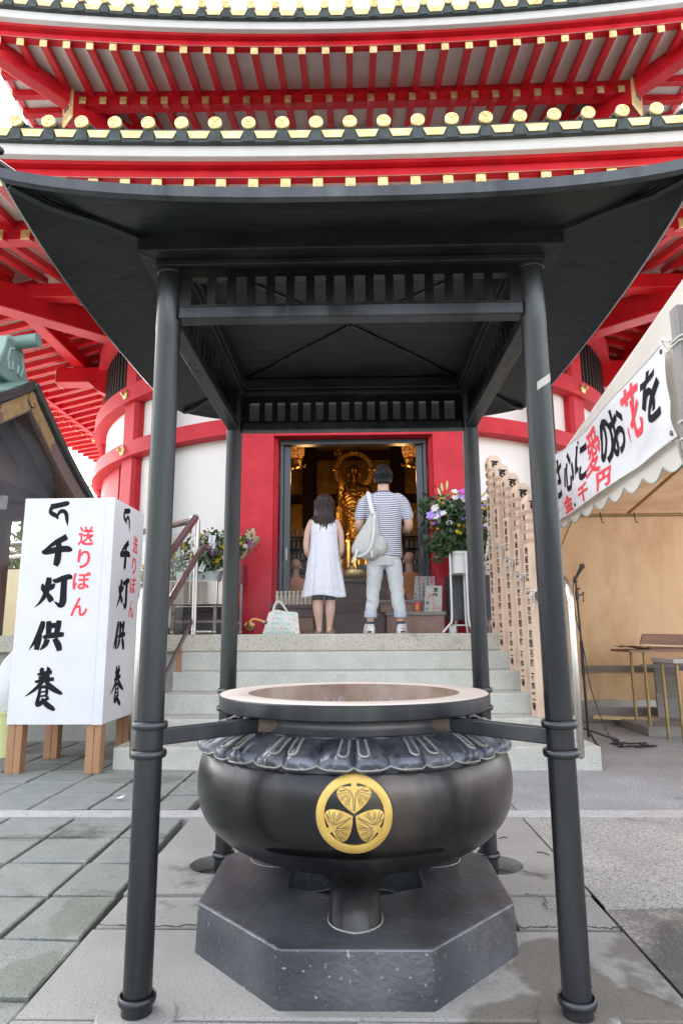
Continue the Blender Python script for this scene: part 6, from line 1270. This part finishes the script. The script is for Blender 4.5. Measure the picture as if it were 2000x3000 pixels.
def doll():
    t = thing('wooden_doll', 'd', 'doll', (0, 0, 0), 'row of small wooden dolls on the bench'); mb = MB(); mb.lathe([(0, .0005), (.019, .0005), (.021, .03), (.018, .09), (.012, .118), (.010, .123)], 14); obj('body', mb, DOLL, t, smooth=True)
    mb = MB(); mb.sphere((0, 0, .140), .0185, 12); obj('head', mb, DOLL, t, smooth=True)
    mb = MB(); 
    for z, ch in ((.075, '地'), (.05, '蔵'), (.028, '尊')): put(mb, ch, 0, z, .012, .016, lambda u, v: (u, -.0225, v), .01)
    obj('writing', mb, INK, t, flip=False); return t
d0 = doll()
DL = ['first wooden doll at the left end of the row', 'second wooden doll from the left end of the row', 'third wooden doll from the left', 'fourth wooden doll from the left', 'fifth wooden doll from the left', 'sixth wooden doll from the left', 'seventh wooden doll from the left', 'eighth wooden doll from the left', 'ninth wooden doll from the left', 'tenth wooden doll, partly behind the white dress', 'eleventh wooden doll, mostly behind the white dress', 'last wooden doll, behind the white dress']
for i in range(12):
    o = d0 if i == 0 else dup(d0); o.location = (-.875+.047*i, 4.93+.006*(i % 3), 1.3455); o.rotation_euler = (0, 0, .1*sin(i*3)); o['label'] = DL[i]
# notices and a red can
def board(name, pts, y0, lean, m, lab):
    t = thing(name, lab, 'sign', (pts[0][0], y0, pts[0][1])); z0 = pts[0][1]
    f = lambda u, v, l=0: (u, y0+lean*(v-z0)-l, v)
    mb = MB(); mb.sheet(pts, lambda u, v: f(u, v, 0), lambda u, v: f(u, v, -.016)); obj('panel', mb, m, t, bevel=.003); return t, lambda u, v: f(u, v, .0012)
GREYB = mat('pale_grey_painted_board', (.36, .36, .34), (.42, .42, .40), rough=.7, dirt=(.3, .29, .27), dscale=6, dlo=.6, dhi=.75)
t1, f1 = board('notice', [(.675, 1.393), (.925, 1.393), (.93, 1.665), (.705, 1.665)], 5.02, .05, GREYB, 'grey notice board with black and red handwriting leaning by the door')
m1, m2 = MB(), MB()
def vtext(mb, s, u, z, cw, chh, step, f, bold=.02, sl=.0):
    for ch in s: put(mb, ch, u+sl*(z-1.4), z, cw, chh, f, bold); z -= step
vtext(m2, '夜間', .89, 1.645, .030, .036, .046, f1); vtext(m1, '火をつけて', .845, 1.64, .032, .034, .042, f1); vtext(m2, '怖', .795, 1.615, .036, .036, .05, f1); vtext(m1, 'ですから', .795, 1.57, .032, .033, .04, f1); vtext(m1, 'あげないで下さい', .748, 1.638, .027, .027, .031, f1); vtext(m1, '当山', .70, 1.465, .022, .024, .045, f1)
obj('black_writing', m1, INK, t1, flip=False); obj('red_writing', m2, REDINK, t1, flip=False)
RUSTB = mat('rust_stained_white_board', (.42, .42, .39), (.50, .50, .47), scale=4, rough=.7, dirt=(.38, .15, .05), dscale=7, dlo=.50, dhi=.64)
t2, f2 = board('notice', [(.775, 1.256), (.975, 1.256), (.99, 1.545), (.805, 1.545)], 4.86, .06, RUSTB, 'rusty white notice board with large black characters in front of the grey one')
m1, m2 = MB(), MB()
put(m1, '堂', .915, 1.50, .052, .046, f2, .03); put(m1, '内', .908, 1.445, .048, .044, f2, .03); put(m1, '当', .815, 1.355, .036, .036, f2, .02); put(m1, '山', .808, 1.29, .034, .034, f2, .02); vtext(m2, '火気厳禁', .888, 1.40, .036, .034, .038, f2, .015)
obj('black_writing', m1, INK, t2, flip=False); obj('red_writing', m2, mat('faded_red_ink', (.48, .17, .12), (.56, .28, .2), rough=.7), t2, flip=False)
cn = thing('drink_can', 'orange-red drink can standing in front of the notices', 'can', (.70, 4.83, 1.256))
mb = MB(); mb.lathe([(0, .0), (.026, .0), (.0305, .006), (.0305, .095), (.027, .103), (0, .103)], 24, (.70, 4.83, 1.2565)); obj('body', mb, mat('orange_red_print', (.62, .07, .02), (.70, .10, .03), rough=.3), cn, smooth=True)
mb = MB(); g_ = lambda u, v, l=.0309: (.70+l*sin(u/.0305), 4.83-l*cos(u/.0305), 1.308+v)
mb.add([g_(-.008, -.006)]+[g_(-.008+.017*cos(t), -.006+.024*sin(t)) for t in [2*pi*i/20 for i in range(20)]], [(0, i+1, (i+1) % 20+1) for i in range(20)]); obj('yellow_spot', mb, YEL, cn, flip=False)
# hanging lanterns, lit
LIT = bpy.data.materials.new('pierced_lit_lantern'); LIT.use_nodes = True
_t = LIT.node_tree; _B = _t.nodes['Principled BSDF']; _v = _t.nodes.new('ShaderNodeTexVoronoi'); _v.inputs['Scale'].default_value = 55; _c = _t.nodes.new('ShaderNodeTexCoord'); _t.links.new(_c.outputs['Object'], _v.inputs['Vector'])
_r = _t.nodes.new('ShaderNodeValToRGB'); _r.color_ramp.elements[0].position = .25; _r.color_ramp.elements[0].color = (1, .36, .06, 1); _r.color_ramp.elements[1].position = .5; _r.color_ramp.elements[1].color = (.16, .045, .006, 1); _t.links.new(_v.outputs['Distance'], _r.inputs[0])
_t.links.new(_r.outputs[0], _B.inputs['Emission Color']); _B.inputs['Emission Strength'].default_value = .13; _t.links.new(_r.outputs[0], _B.inputs['Base Color']); _B.inputs['Roughness'].default_value = .4
for s, lab in ((-1, 'lit pierced metal lantern hanging inside the doorway on the woman’s side'), (1, 'lit pierced metal lantern hanging inside the doorway on the man’s side')):
    lab = lab.replace('’', '')
    lx, ly = s*.785, 6.15; t = thing('hanging_lantern', lab, 'lantern', (lx, ly, 3.4), 'hanging lanterns in the hall')
    mb = MB(); mb.lathe([(.02, 3.62), (.09, 3.60), (.118, 3.54), (.115, 3.46), (.085, 3.39)], 24, (lx, ly, 0)); obj('shade', mb, LIT, t, smooth=True)
    mb = MB(); mb.lathe([(.085, 3.39), (.095, 3.375), (.08, 3.36), (.06, 3.31), (.075, 3.295), (.05, 3.27), (0, 3.25)], 6, (lx, ly, 0))
    for q in range(6): a = q*pi/3; mb.tube([(lx+.07*cos(a), ly+.07*sin(a), 3.30), (lx+.12*cos(a), ly+.12*sin(a), 3.27), (lx+.13*cos(a), ly+.13*sin(a), 3.31)], .008, 6)
    obj('base', mb, GOLDD, t); mb = MB(); mb.tube([(lx, ly, 3.62), (lx, ly, 4.9)], .008, 6); obj('chain', mb, GOLDD, t)
    l = bpy.data.lights.new('lantern_light', 'POINT'); l.energy = 1.5; l.color = (1, .55, .2); l.shadow_soft_size = .1; lo_ = bpy.data.objects.new('lantern_light', l); COL.objects.link(lo_); lo_.parent = t; lo_.location = (-.10*s, .25, -.22)
# shelves with rows of dark memorial tablets
for s, lab in ((-1, 'dark shelf rack of small memorial tablets at left inside the hall'), (1, 'dark shelf rack of small memorial tablets at right inside the hall')):
    sh_ = thing('tablet_rack', lab, 'shelf', (s*1.0, 8.0, 1.1), 'racks of memorial tablets in the hall'); rn = random.Random(3+s)
    for k in range(6):
        z = 1.62+k*.19; mb = MB(); x0, x1 = sorted((s*.80, s*1.55)); mb.box(x0, x1, 7.95, 8.15, z, z+.015); sf = obj('shelf', mb, BLACKM, sh_)
        mb = MB()
        for i in range(10):
            x = x0+.04+i*.074; mb.box(x, x+.045, 8.0, 8.03, z+.0155, z+.13+rn.uniform(-.01, .015))
        obj('tablets', mb, BLACK, sf, kind='stuff')
        mb = MB()
        for i in range(10):
            x = x0+.04+i*.074; mb.box(x+.008, x+.012, 7.996, 7.999, z+.03, z+.11)
        obj('tablet_gilding', mb, GOLDD, sf, kind='stuff')
# ---------------- flowers, buckets, bag ----------------
def leaves(mb, pts, n, spread, size, seed, up=.3):
    rn = random.Random(seed)
    for i in range(n):
        c = Vector(rn.choice(pts)); p = c+Vector((rn.gauss(0, spread), rn.gauss(0, spread*.8), rn.gauss(0, spread)))
        a = Vector((rn.gauss(0, 1), rn.gauss(0, 1), rn.gauss(up, .7))).normalized(); b = a.orthogonal().normalized(); b = (b*cos(rn.uniform(0, 6))+a.cross(b)*sin(rn.uniform(0, 6))).normalized(); s = size*rn.uniform(.6, 1.3)
        nn = a.cross(b); mb.add([p, p+a*s*.5+b*s*.3+nn*s*.1, p+a*s, p+a*s*.5-b*s*.3+nn*s*.1], [(0, 1, 2, 3)])
def blossom(m, r, kind, seed=1):
    rn = random.Random(seed); mb = MB()
    if kind == 'pom':
        for i in range(26):
            a = rn.uniform(0, 2*pi); e = rn.uniform(-.2, 1.5); d = Vector((cos(a)*cos(e), sin(a)*cos(e), sin(e))); b = d.orthogonal().normalized(); q = d.cross(b); mb.add([d*r*.3, d*r*.8+b*r*.22, d*r*1.05, d*r*.8-b*r*.22], [(0, 1, 2, 3)]); mb.add([d*r*.3, d*r*.8+q*r*.2, d*r*1.05, d*r*.8-q*r*.2], [(0, 1, 2, 3)])
        mb.sphere((0, 0, 0), r*.72, 8)
    else:
        for k in range(5 if kind == 'cup' else 6):
            a = 2*pi*k/(5 if kind == 'cup' else 6)+rn.uniform(-.2, .2); o = Vector((cos(a), sin(a), 0)); t = Vector((-sin(a), cos(a), 0)); zz = .5 if kind == 'cup' else .15
            mb.add([Vector((0, 0, 0)), o*r*.55+t*r*.42+Vector((0, 0, r*zz*.6)), o*r*1.05+t*r*.2+Vector((0, 0, r*zz)), o*r*1.05-t*r*.2+Vector((0, 0, r*zz*.9)), o*r*.55-t*r*.42+Vector((0, 0, r*zz*.6))], [(0, 1, 2, 3, 4)])
    me = bpy.data.meshes.new('blossom'); me.from_pydata([tuple(v) for v in mb.v], [], mb.f); me.materials.append(m); return me
BL = {}
def flower(parent, name, m, r, kind, p, towards, base):
    k = (name, kind)
    if k not in BL: BL[k] = blossom(m, 1.0, kind)
    o = bpy.data.objects.new(name, BL[k]); COL.objects.link(o); o.parent = parent; o.location = Vector(p)-base; o.scale = (r, r, r); o.rotation_euler = Vector(towards).to_track_quat('Z', 'Y').to_euler(); ROOT[o] = base; return o
def bouquet(name, lab, cat, c, box, spec, nleaf, seed, stems=12, leafsize=.055, group=None, stem_to=None, lm=LEAF):
    # c: base point; box: (x0, x1, y0, y1, z0, z1) of the flower head region
    rn = random.Random(seed); t = thing(name, lab, cat, c, group); base = Vector(c); x0, x1, y0, y1, z0, z1 = box; cx, cy = (x0+x1)/2, (y0+y1)/2
    mb = MB(); cl = [(rn.uniform(x0, x1)*.8+cx*.2, rn.uniform(y0, y1)*.8+cy*.2, rn.uniform(z0-.10*(z1-z0), z0+.75*(z1-z0))) for _ in range(16)]
    leaves(mb, cl, nleaf, .045+.05*(x1-x0), leafsize, seed); obj('foliage', mb, lm, t, flip=False); sm = MB()
    for nm, m, r, kind, num in spec:
        for i in range(num):
            u = rn.uniform(-1, 1); w = rn.uniform(-1, .35); p = Vector((cx+u*(x1-x0)/2, cy+w*(y1-y0)/2, z0+(z1-z0)*(rn.uniform(.15, 1)*(1-.35*u*u))))
            flower(t, nm, m, r*rn.uniform(.8, 1.2), kind, p, (u*.7, -.8-.3*rn.random(), .3+.5*rn.random()), base)
            if i % 2 == 0: q = Vector(stem_to or c); sm.tube([q+Vector((rn.uniform(-.03, .03), rn.uniform(-.03, .03), 0)), p.lerp(q, .45)+Vector((u*.03, 0, .02)), p], .0035, 4)
    obj('stems', sm, LEAF, t); return t
# big arrangement on the white stand
fx, fy = 1.155, 4.62
sd_ = thing('flower_stand', 'white enamelled tubular flower stand at the right of the doorway', 'stand', (fx, fy, LZ))
for (a, k) in ((pi*1.18, 1.45), (pi*1.62, 1.1), (pi*.35, 1.0), (pi*1.92, 1.3)):
    o = Vector((cos(a), sin(a), 0)); mb = MB(); mb.tube([Vector((fx, fy, 1.875))+o*.135, Vector((fx, fy, 1.20))+o*.135, Vector((fx, fy, 1.13))+o*.145, Vector((fx, fy, LZ+.012))+o*.145*k*1.25], .012, 10, rnd=True); obj('leg', mb, WHITEP, sd_, smooth=True)
for z, r in ((1.655, .118), (1.10, .13)): mb = MB(); mb.tube([(fx+r*cos(t), fy+r*sin(t), z) for t in [2*pi*i/24 for i in range(24)]], .006, 6, closed=True); obj('hoop', mb, WHITEP, sd_, smooth=True)
po = thing('flower_pot', 'white plastic flower pot held in the tubular stand', 'pot', (fx, fy, 1.66))
mb = MB(); mb.lathe([(0, 1.664), (.092, 1.664), (.108, 1.86), (.120, 1.862), (.122, 1.89), (.112, 1.892), (.10, 1.86), (0, 1.85)], 32, (fx, fy, 0)); obj('body', mb, WHITEP, po, smooth=True)
bouquet('flower_arrangement', 'large mixed arrangement of yellow, purple and white flowers in the white pot', 'flowers', (fx, fy, 1.86), (.84, 1.50, 4.45, 4.85, 1.99, 2.58),
        [('yellow_blossom', YEL, .023, 'pom', 38), ('purple_blossom', PUR, .048, 'cup', 18), ('magenta_blossom', MAG, .034, 'cup', 14), ('white_blossom', WPET, .044, 'lily', 18), ('baby_breath', WPET, .007, 'pom', 80)], 2600, 11, leafsize=.07)
t_ = [o for o in scene.objects if o.get('label', '').startswith('large mixed')][0]
mb = MB(); rn = random.Random(5)
for i in range(26): a = rn.uniform(2.6, 3.7); p = Vector((fx-.10, fy-.05, 2.02)); mb.tube([p, p+Vector((cos(a)*.16, -.05, .05+rn.uniform(-.04, .04))), p+Vector((cos(a)*.30, -.08, rn.uniform(-.10, .06)))], [.002, .002, .0006], 4)
obj('grass_blades', mb, LEAF, t_)
mb = MB()
for p, d in (((.985, 4.55, 2.56), (-.1, 0, 1)), ((1.03, 4.55, 2.58), (.1, -.1, 1)), ((.96, 4.52, 2.50), (-.3, 0, .9)), ((1.42, 4.6, 2.50), (.6, 0, .7))):
    p = Vector(p); d = Vector(d).normalized(); mb.tube([p, p+d*.035, p+d*.07, p+d*.10], [.005, .014, .012, .003], 8)
obj('lily_buds', mb, mat('pale_green_bud', (.42, .50, .16), (.55, .60, .25), rough=.6), t_, smooth=True)
# trough and cabinet at the left
ZINC = mat('galvanised_zinc', (.30, .35, .37), (.42, .47, .49), scale=9, rough=.42, metal=.6)
st2 = thing('steel_stand', 'shiny thin steel stand holding the flower trough left of the door', 'stand', (-1.75, 4.62, LZ))
mb = MB(); mb.box(-1.97, -1.462, 4.44, 4.80, 1.33, 1.585); obj('cabinet', mb, SHEET, st2, bevel=.006)
mb = MB(); mb.box(-1.458, -1.34, 4.46, 4.80, 1.33, 1.575); obj('cabinet', mb, SHEET, st2, bevel=.006)
for x in (-1.95, -1.50, -1.36): mb = MB(); mb.box(x, x+.035, 4.46, 4.50, LZ+.03, 1.33); lg = obj('leg', mb, STEELD, st2); mb = MB(); mb.sphere((x+.017, 4.48, LZ+.025), .024, 10); obj('castor', mb, STEEL, lg, smooth=True)
mb = MB(); mb.box(-1.93, -1.33, 4.47, 4.49, 1.14, 1.165); obj('rail', mb, STEELD, st2)
mb = MB(); mb.tube([(-1.70, 4.40, LZ+.028), (-1.5, 4.42, LZ+.028)], .018, 10); tag(obj('pipe', mb, STEEL, smooth=True, loc=(-1.6, 4.41, LZ)), 'short steel pipe lying on the landing under the flower stand', 'pipe')
tr = thing('flower_trough', 'oval galvanised zinc trough filled with chrysanthemum bunches', 'trough', (-1.72, 4.62, 1.59))
mb = MB(); mb.ell([(1.588, -1.70, 4.62, .23, .13), (1.64, -1.70, 4.62, .245, .14), (1.685, -1.70, 4.62, .255, .145), (1.69, -1.70, 4.62, .262, .15), (1.695, -1.70, 4.62, .24, .13)], 40, pw=3); obj('body', mb, ZINC, tr, smooth=True)
YB = ('yellow_blossom', YEL, .030, 'pom'); WB = ('white_blossom', WPET, .030, 'pom'); PB = ('purple_blossom', MAG, .026, 'pom')
bouquet('chrysanthemum_bunch', 'low bunch of yellow and white chrysanthemums at the front of the trough', 'flowers', (-1.62, 4.55, 1.68), (-1.78, -1.38, 4.45, 4.6, 1.74, 1.93), [YB+(13,), WB+(9,), PB+(9,)], 420, 21, leafsize=.06, group='chrysanthemum bunches left of the door')
bouquet('chrysanthemum_bunch', 'taller white and yellow chrysanthemum bunch at the back of the trough', 'flowers', (-1.60, 4.72, 1.68), (-1.80, -1.40, 4.62, 4.82, 1.90, 2.16), [YB+(12,), WB+(16,)], 480, 22, leafsize=.065, group='chrysanthemum bunches left of the door')
bouquet('chrysanthemum_bunch', 'mixed flower bunch behind the glass pane and handrail', 'flowers', (-1.98, 4.72, 1.60), (-2.25, -1.82, 4.62, 4.85, 1.72, 2.10), [YB+(10,), WB+(10,), PB+(9,)], 420, 23, leafsize=.06, group='chrysanthemum bunches left of the door')
bouquet('chrysanthemum_bunch', 'small orange and white bunch between sign box and front bronze post', 'flowers', (-2.55, 5.4, 1.60), (-2.75, -2.40, 5.35, 5.5, 1.68, 1.85), [YB+(5,), WB+(4,)], 160, 24, leafsize=.06, group='chrysanthemum bunches left of the door')
ff_ = [((-1.75, 4.425, 1.72), (.062, .11), .1, 'white name card hanging at the left of the zinc trough'), ((-1.62, 4.425, 1.735), (.058, .115), .35, 'tilted white name card hanging at the right of the zinc trough'), ((-1.56, 4.56, 2.05), (.075, .085), .1, 'square white name card among the upper flowers'), ((-1.56, 4.53, 1.955), (.085, .10), .55, 'largest tilted white card among the upper flowers'), ((-1.36, 4.52, 1.87), (.04, .10), .0, 'narrow white name card under the paper-wrapped bouquet')]
for (c, (w, h), ro, lab) in ff_:
    t = thing('name_card', lab, 'card', c, 'white name cards on the flowers'); c = Vector(c); R2 = lambda u, v: c+Vector((u*cos(ro)+v*sin(ro), .06*v, -u*sin(ro)*.4+v*cos(ro)))
    mb = MB(); mb.sheet([(-w/2, -h/2), (w/2, -h/2), (w/2, h/2), (-w/2, h/2)], lambda u, v: R2(u, v), lambda u, v: R2(u, v)+Vector((0, .002, 0))); obj('paper', mb, CARD, t)
    mb = MB(); 
    for i, ch in enumerate('供養花'): put(mb, ch, .0, h*(.28-.26*i), w*.28, h*.18, lambda u, v: R2(u, v)+Vector((0, -.0015, 0)), .01)
    obj('writing', mb, INK, t, flip=False)
cb = thing('red_cabinet', 'dark red metal cabinet on legs beside the red door pillar', 'cabinet', (-1.30, 4.95, LZ))
mb = MB(); mb.box(-1.46, -1.255, 4.82, 5.16, 1.575, 1.815); obj('box', mb, mat('dark_red_enamel', (.20, .02, .035), (.26, .03, .045), rough=.45), cb, bevel=.006)
for x in (-1.45, -1.285): mb = MB(); mb.box(x, x+.028, 4.83, 4.86, LZ+.02, 1.575); lg = obj('leg', mb, STEELD, cb); mb = MB(); mb.sphere((x+.014, 4.845, LZ+.022), .020, 10); obj('castor', mb, STEEL, lg, smooth=True)
mb = MB(); mb.box(-1.44, -1.27, 4.835, 4.855, 1.13, 1.155); obj('rail', mb, STEELD, cb)
wr = thing('wrapped_bouquet', 'bouquet wrapped in brown paper resting on the red cabinet', 'bouquet', (-1.30, 4.92, 1.83))
mb = MB(); KR = mat('brown_wrapping_paper', (.44, .30, .19), (.52, .37, .25), rough=.8, bump=.2, bscale=12)
mb.grid(lambda u, v: (-1.33+.17*v+(.02+.085*v)*cos(2.4*u*pi-.6)*.9, 4.93+(.02+.07*v)*sin(2.4*u*pi-.6), 1.84+.30*v+(.02+.10*v)*cos(2.4*u*pi-.6)*-.45+.02*sin(u*9)*v), 30, 8); mb.grid(lambda u, v: (-1.20+.05*u-.05*v*(1-u), 4.99+.01*u, 2.10+.12*v+.02*u), 4, 4); obj('paper', mb, KR, wr, flip=False)
bouquet('wrapped_flowers', 'yellow, white and purple flowers inside the brown paper wrapping', 'flowers', (-1.32, 4.88, 1.86), (-1.36, -1.16, 4.82, 4.9, 1.95, 2.13), [YB+(5,), WB+(3,), PB+(3,)], 200, 27, leafsize=.05)
bouquet('chrysanthemum_bunch', 'yellow flower bunch in a steel pail behind the white pot stand', 'flowers', (1.42, 4.95, 1.72), (1.32, 1.52, 4.9, 5.0, 1.78, 1.96), [YB+(5,), WB+(2,)], 160, 28, leafsize=.05, group='chrysanthemum bunches right of the door')
st3 = thing('metal_cabinet', 'dark grey metal cabinet behind the white flower stand', 'cabinet', (1.3, 4.95, LZ)); mb = MB(); mb.box(1.06, 1.55, 4.85, 5.18, 1.16, 1.66); obj('cabinet', mb, DGREY, st3, bevel=.006)
for x in (1.11, 1.48): mb = MB(); mb.box(x, x+.03, 4.86, 4.90, LZ, 1.16); obj('leg', mb, STEELD, st3)
mb = MB(); mb.lathe([(0, 1.661), (.07, 1.661), (.085, 1.76), (.09, 1.765), (.08, 1.76), (0, 1.73)], 24, (1.42, 4.95, 0)); tag(obj('pail', mb, ZINC, smooth=True, loc=(1.42, 4.95, 1.66)), 'small zinc pail on the dark cabinet at right of the door', 'bucket')
mb = MB(); mb.slab([(1.035, 4.72), (1.105, 4.72), (1.105, 4.80), (1.035, 4.80)], LZ+.001, LZ+.075); tag(obj('plastic_tub', mb, PLAS, loc=(1.07, 4.76, LZ), bevel=.006), 'small translucent plastic tub between the legs of the white stand', 'tub')
mb = MB(); mb.box(-2.02, -1.34, 4.86, 5.16, LZ, 1.325); mb.box(-2.02, -1.34, 4.855, 4.8595, 1.25, 1.27); tag(obj('storage_box', mb, mat('dull_dark_box', (.05, .042, .045), (.08, .066, .07), rough=.6), loc=(-1.7, 5, LZ), bevel=.008), 'long dark storage box under the flower stand left of the door', 'box')
# brass bell, umbrella, tote bag by the left pillar
bl = thing('brass_gong', 'round brass fitting with a ringed centre on the pillar foot', 'brass disc', (-1.23, 5.26, 1.10))
mb = MB(); c = Vector((-1.235, 5.285, 1.115)); mb.loft([[c+Vector((r*cos(2*pi*i/32), -l, r*sin(2*pi*i/32))) for i in range(32)] for r, l in ((.062, 0), (.062, .015), (.05, .03), (.036, .032), (.034, .028), (.030, .03), (.014, .042), (.002, .044))]); obj('disc', mb, BRASS, bl, smooth=True)
um = thing('umbrella', 'dark folded umbrella with curved orange wooden handle on the tote bag', 'umbrella', (-.95, 4.4, 1.1))
OW = mat('varnished_orange_wood', (.62, .26, .05), (.72, .34, .09), rough=.3)
h0 = Vector((-.945, 4.36, 1.145)); mb = MB(); mb.tube(catmull([tuple(p) for p in [(-.945, 4.36, 1.145), (-1.0, 4.35, 1.165), (-1.05, 4.35, 1.172), (-1.078, 4.35, 1.158), (-1.088, 4.35, 1.138), (-1.072, 4.35, 1.118), (-1.045, 4.35, 1.114)]], 5), .0115, 10, rnd=True); obj('handle', mb, OW, um, smooth=True)
mb = MB(); mb.tube([(-.955, 4.36, 1.148), (-.925, 4.365, 1.135)], .0135, 12); obj('ferrule', mb, STEEL, um, smooth=True)
mb = MB(); mb.tube([(-.925, 4.365, 1.135), (-.86, 4.42, 1.10), (-.72, 4.52, 1.055)], [.017, .027, .022], 10, rnd=True); obj('canopy', mb, BLACK, um, smooth=True)
tg = thing('tote_bag', 'cream canvas tote bag with turquoise lettering standing by the woman', 'bag', (-.745, 4.36, LZ))
CANV = mat('cream_tote_canvas', (.56, .54, .48), (.63, .61, .55), scale=6, rough=.85, bump=.2, bscale=30)
TQ = mat('turquoise_print', (.12, .48, .50), (.16, .54, .56), rough=.8)
def tf(u, v, l=0):      # front face; u, v in 0..1
    x = -.922+.35*u+.045*(v)*(.5-u)-.03*(1-v)*(1 if u < .15 else 0); z = LZ+.002+.245*v-.035*v*abs(2*u-.9)**2+.012*sin(u*8)*v
    y = 4.335-.028*sin(pi*u)*sin(pi*min(1, v*1.1))+.05*v+.008*noise.noise(Vector((u*5, v*5, 0)))
    return (x, y-l, z)
mb = MB(); n = 24; R = []
for j in range(n+1):
    v = j/n; R.append([tf(i/24, v) for i in range(25)]+[(tf(i/24, v)[0], 4.46-.01*v+.01*sin(i), tf(i/24, v)[2]) for i in range(24, -1, -1)])
mb.loft(R); obj('body', mb, CANV, tg, smooth=True)
for dy in (0, .05):
    mb = MB(); mb.tube(catmull([tuple(p) for p in [(-.855, 4.39+dy, 1.21), (-.848, 4.39+dy, 1.29), (-.815, 4.39+dy, 1.352), (-.775, 4.395+dy, 1.345), (-.735, 4.395+dy, 1.29), (-.70, 4.39+dy, 1.235)]], 4), .010, 8); obj('handle', mb, CANV, tg, smooth=True)
m1, m2 = MB(), MB(); 
def fish(mb, u, v): 
    pts = [(-.045, .0), (-.03, .03), (0, .035), (.02, .075), (.03, .03), (.055, .0), (.03, -.03), (0, -.035), (-.03, -.02), (-.05, -.045)]; mb.add([tf(u+a, v+b*.55, .0022) for a, b in pts], [tuple(range(len(pts)))])
def heart_(mb, u, v): 
    pts = [(16*sin(t)**3/16, (13*cos(t)-5*cos(2*t)-2*cos(3*t)-cos(4*t))/16) for t in [2*pi*i/20 for i in range(20)]]; mb.add([tf(u+a*.022, v+b*.036, .0022) for a, b in pts], [tuple(range(20))])
g_ = lambda u, v: tf(min(.985, max(.015, u)), min(.985, max(.012, v)), .0022)
for v, s, u in ((.815, 'GATES', .22), (.60, 'GOLF I', .27), (.385, 'PEARLY GATES', .155), (.17, 'GOLF I', .09), (.17, 'GOLF I', .54), (.02, 'EARLY GATES', .03), (.815, 'PEA', .76), (.60, 'GO', .80), (.02, 'PE', .80)): line(m1, s, u, v, .088, lambda a, b: g_(a, v+(b-v)*1.55), .02, ratio=.92)
for u, v in ((.66, .86), (.045, .43), (.66, .07)): fish(m1, u, v)
for u, v in ((.18, .655), (.71, .655), (.03, .22), (.45, .22), (.93, .22), (.95, .54)): heart_(m2, u, v)
obj('turquoise_print', m1, TQ, tg, flip=False); obj('red_hearts', m2, REDINK, tg, flip=False)
# ---------------- drifting incense smoke ----------------
SM = bpy.data.materials.new('thin_smoke'); SM.use_nodes = True; _t = SM.node_tree; _t.nodes.remove(_t.nodes['Principled BSDF'])
_p = _t.nodes.new('ShaderNodeVolumePrincipled'); _p.inputs['Color'].default_value = (.86, .89, 1, 1); _p.inputs['Density'].default_value = .045; _p.inputs['Anisotropy'].default_value = .2; _t.links.new(_p.outputs[0], _t.nodes['Material Output'].inputs['Volume'])
SM2 = SM.copy(); SM2.node_tree.nodes['Principled Volume'].inputs['Density'].default_value = .30
def puff(c, r, lab, m=None):
    mb = MB(); mb.sphere((0, 0, 0), 1, 24); mb.v = [(c[0]+x*r[0], c[1]+y*r[1], c[2]+z*r[2]) for x, y, z in mb.v]; o = obj('smoke', mb, m or SM, smooth=True, loc=c, kind='stuff', label=lab, cat='smoke')
puff((-.75, 4.95, 1.55), (.75, .42, .62), 'thin bluish incense smoke drifting across the left of the doorway')
puff((-4.2, 3.4, 2.4), (1.3, 1.2, 1.0), 'thin bluish smoke drifting under the side pavilion eaves', SM2)
puff((.0, 1.5, 1.15), (.65, .5, .45), 'faint smoke hanging over the steps behind the burner')

bpy.data.scenes.remove(TMP)
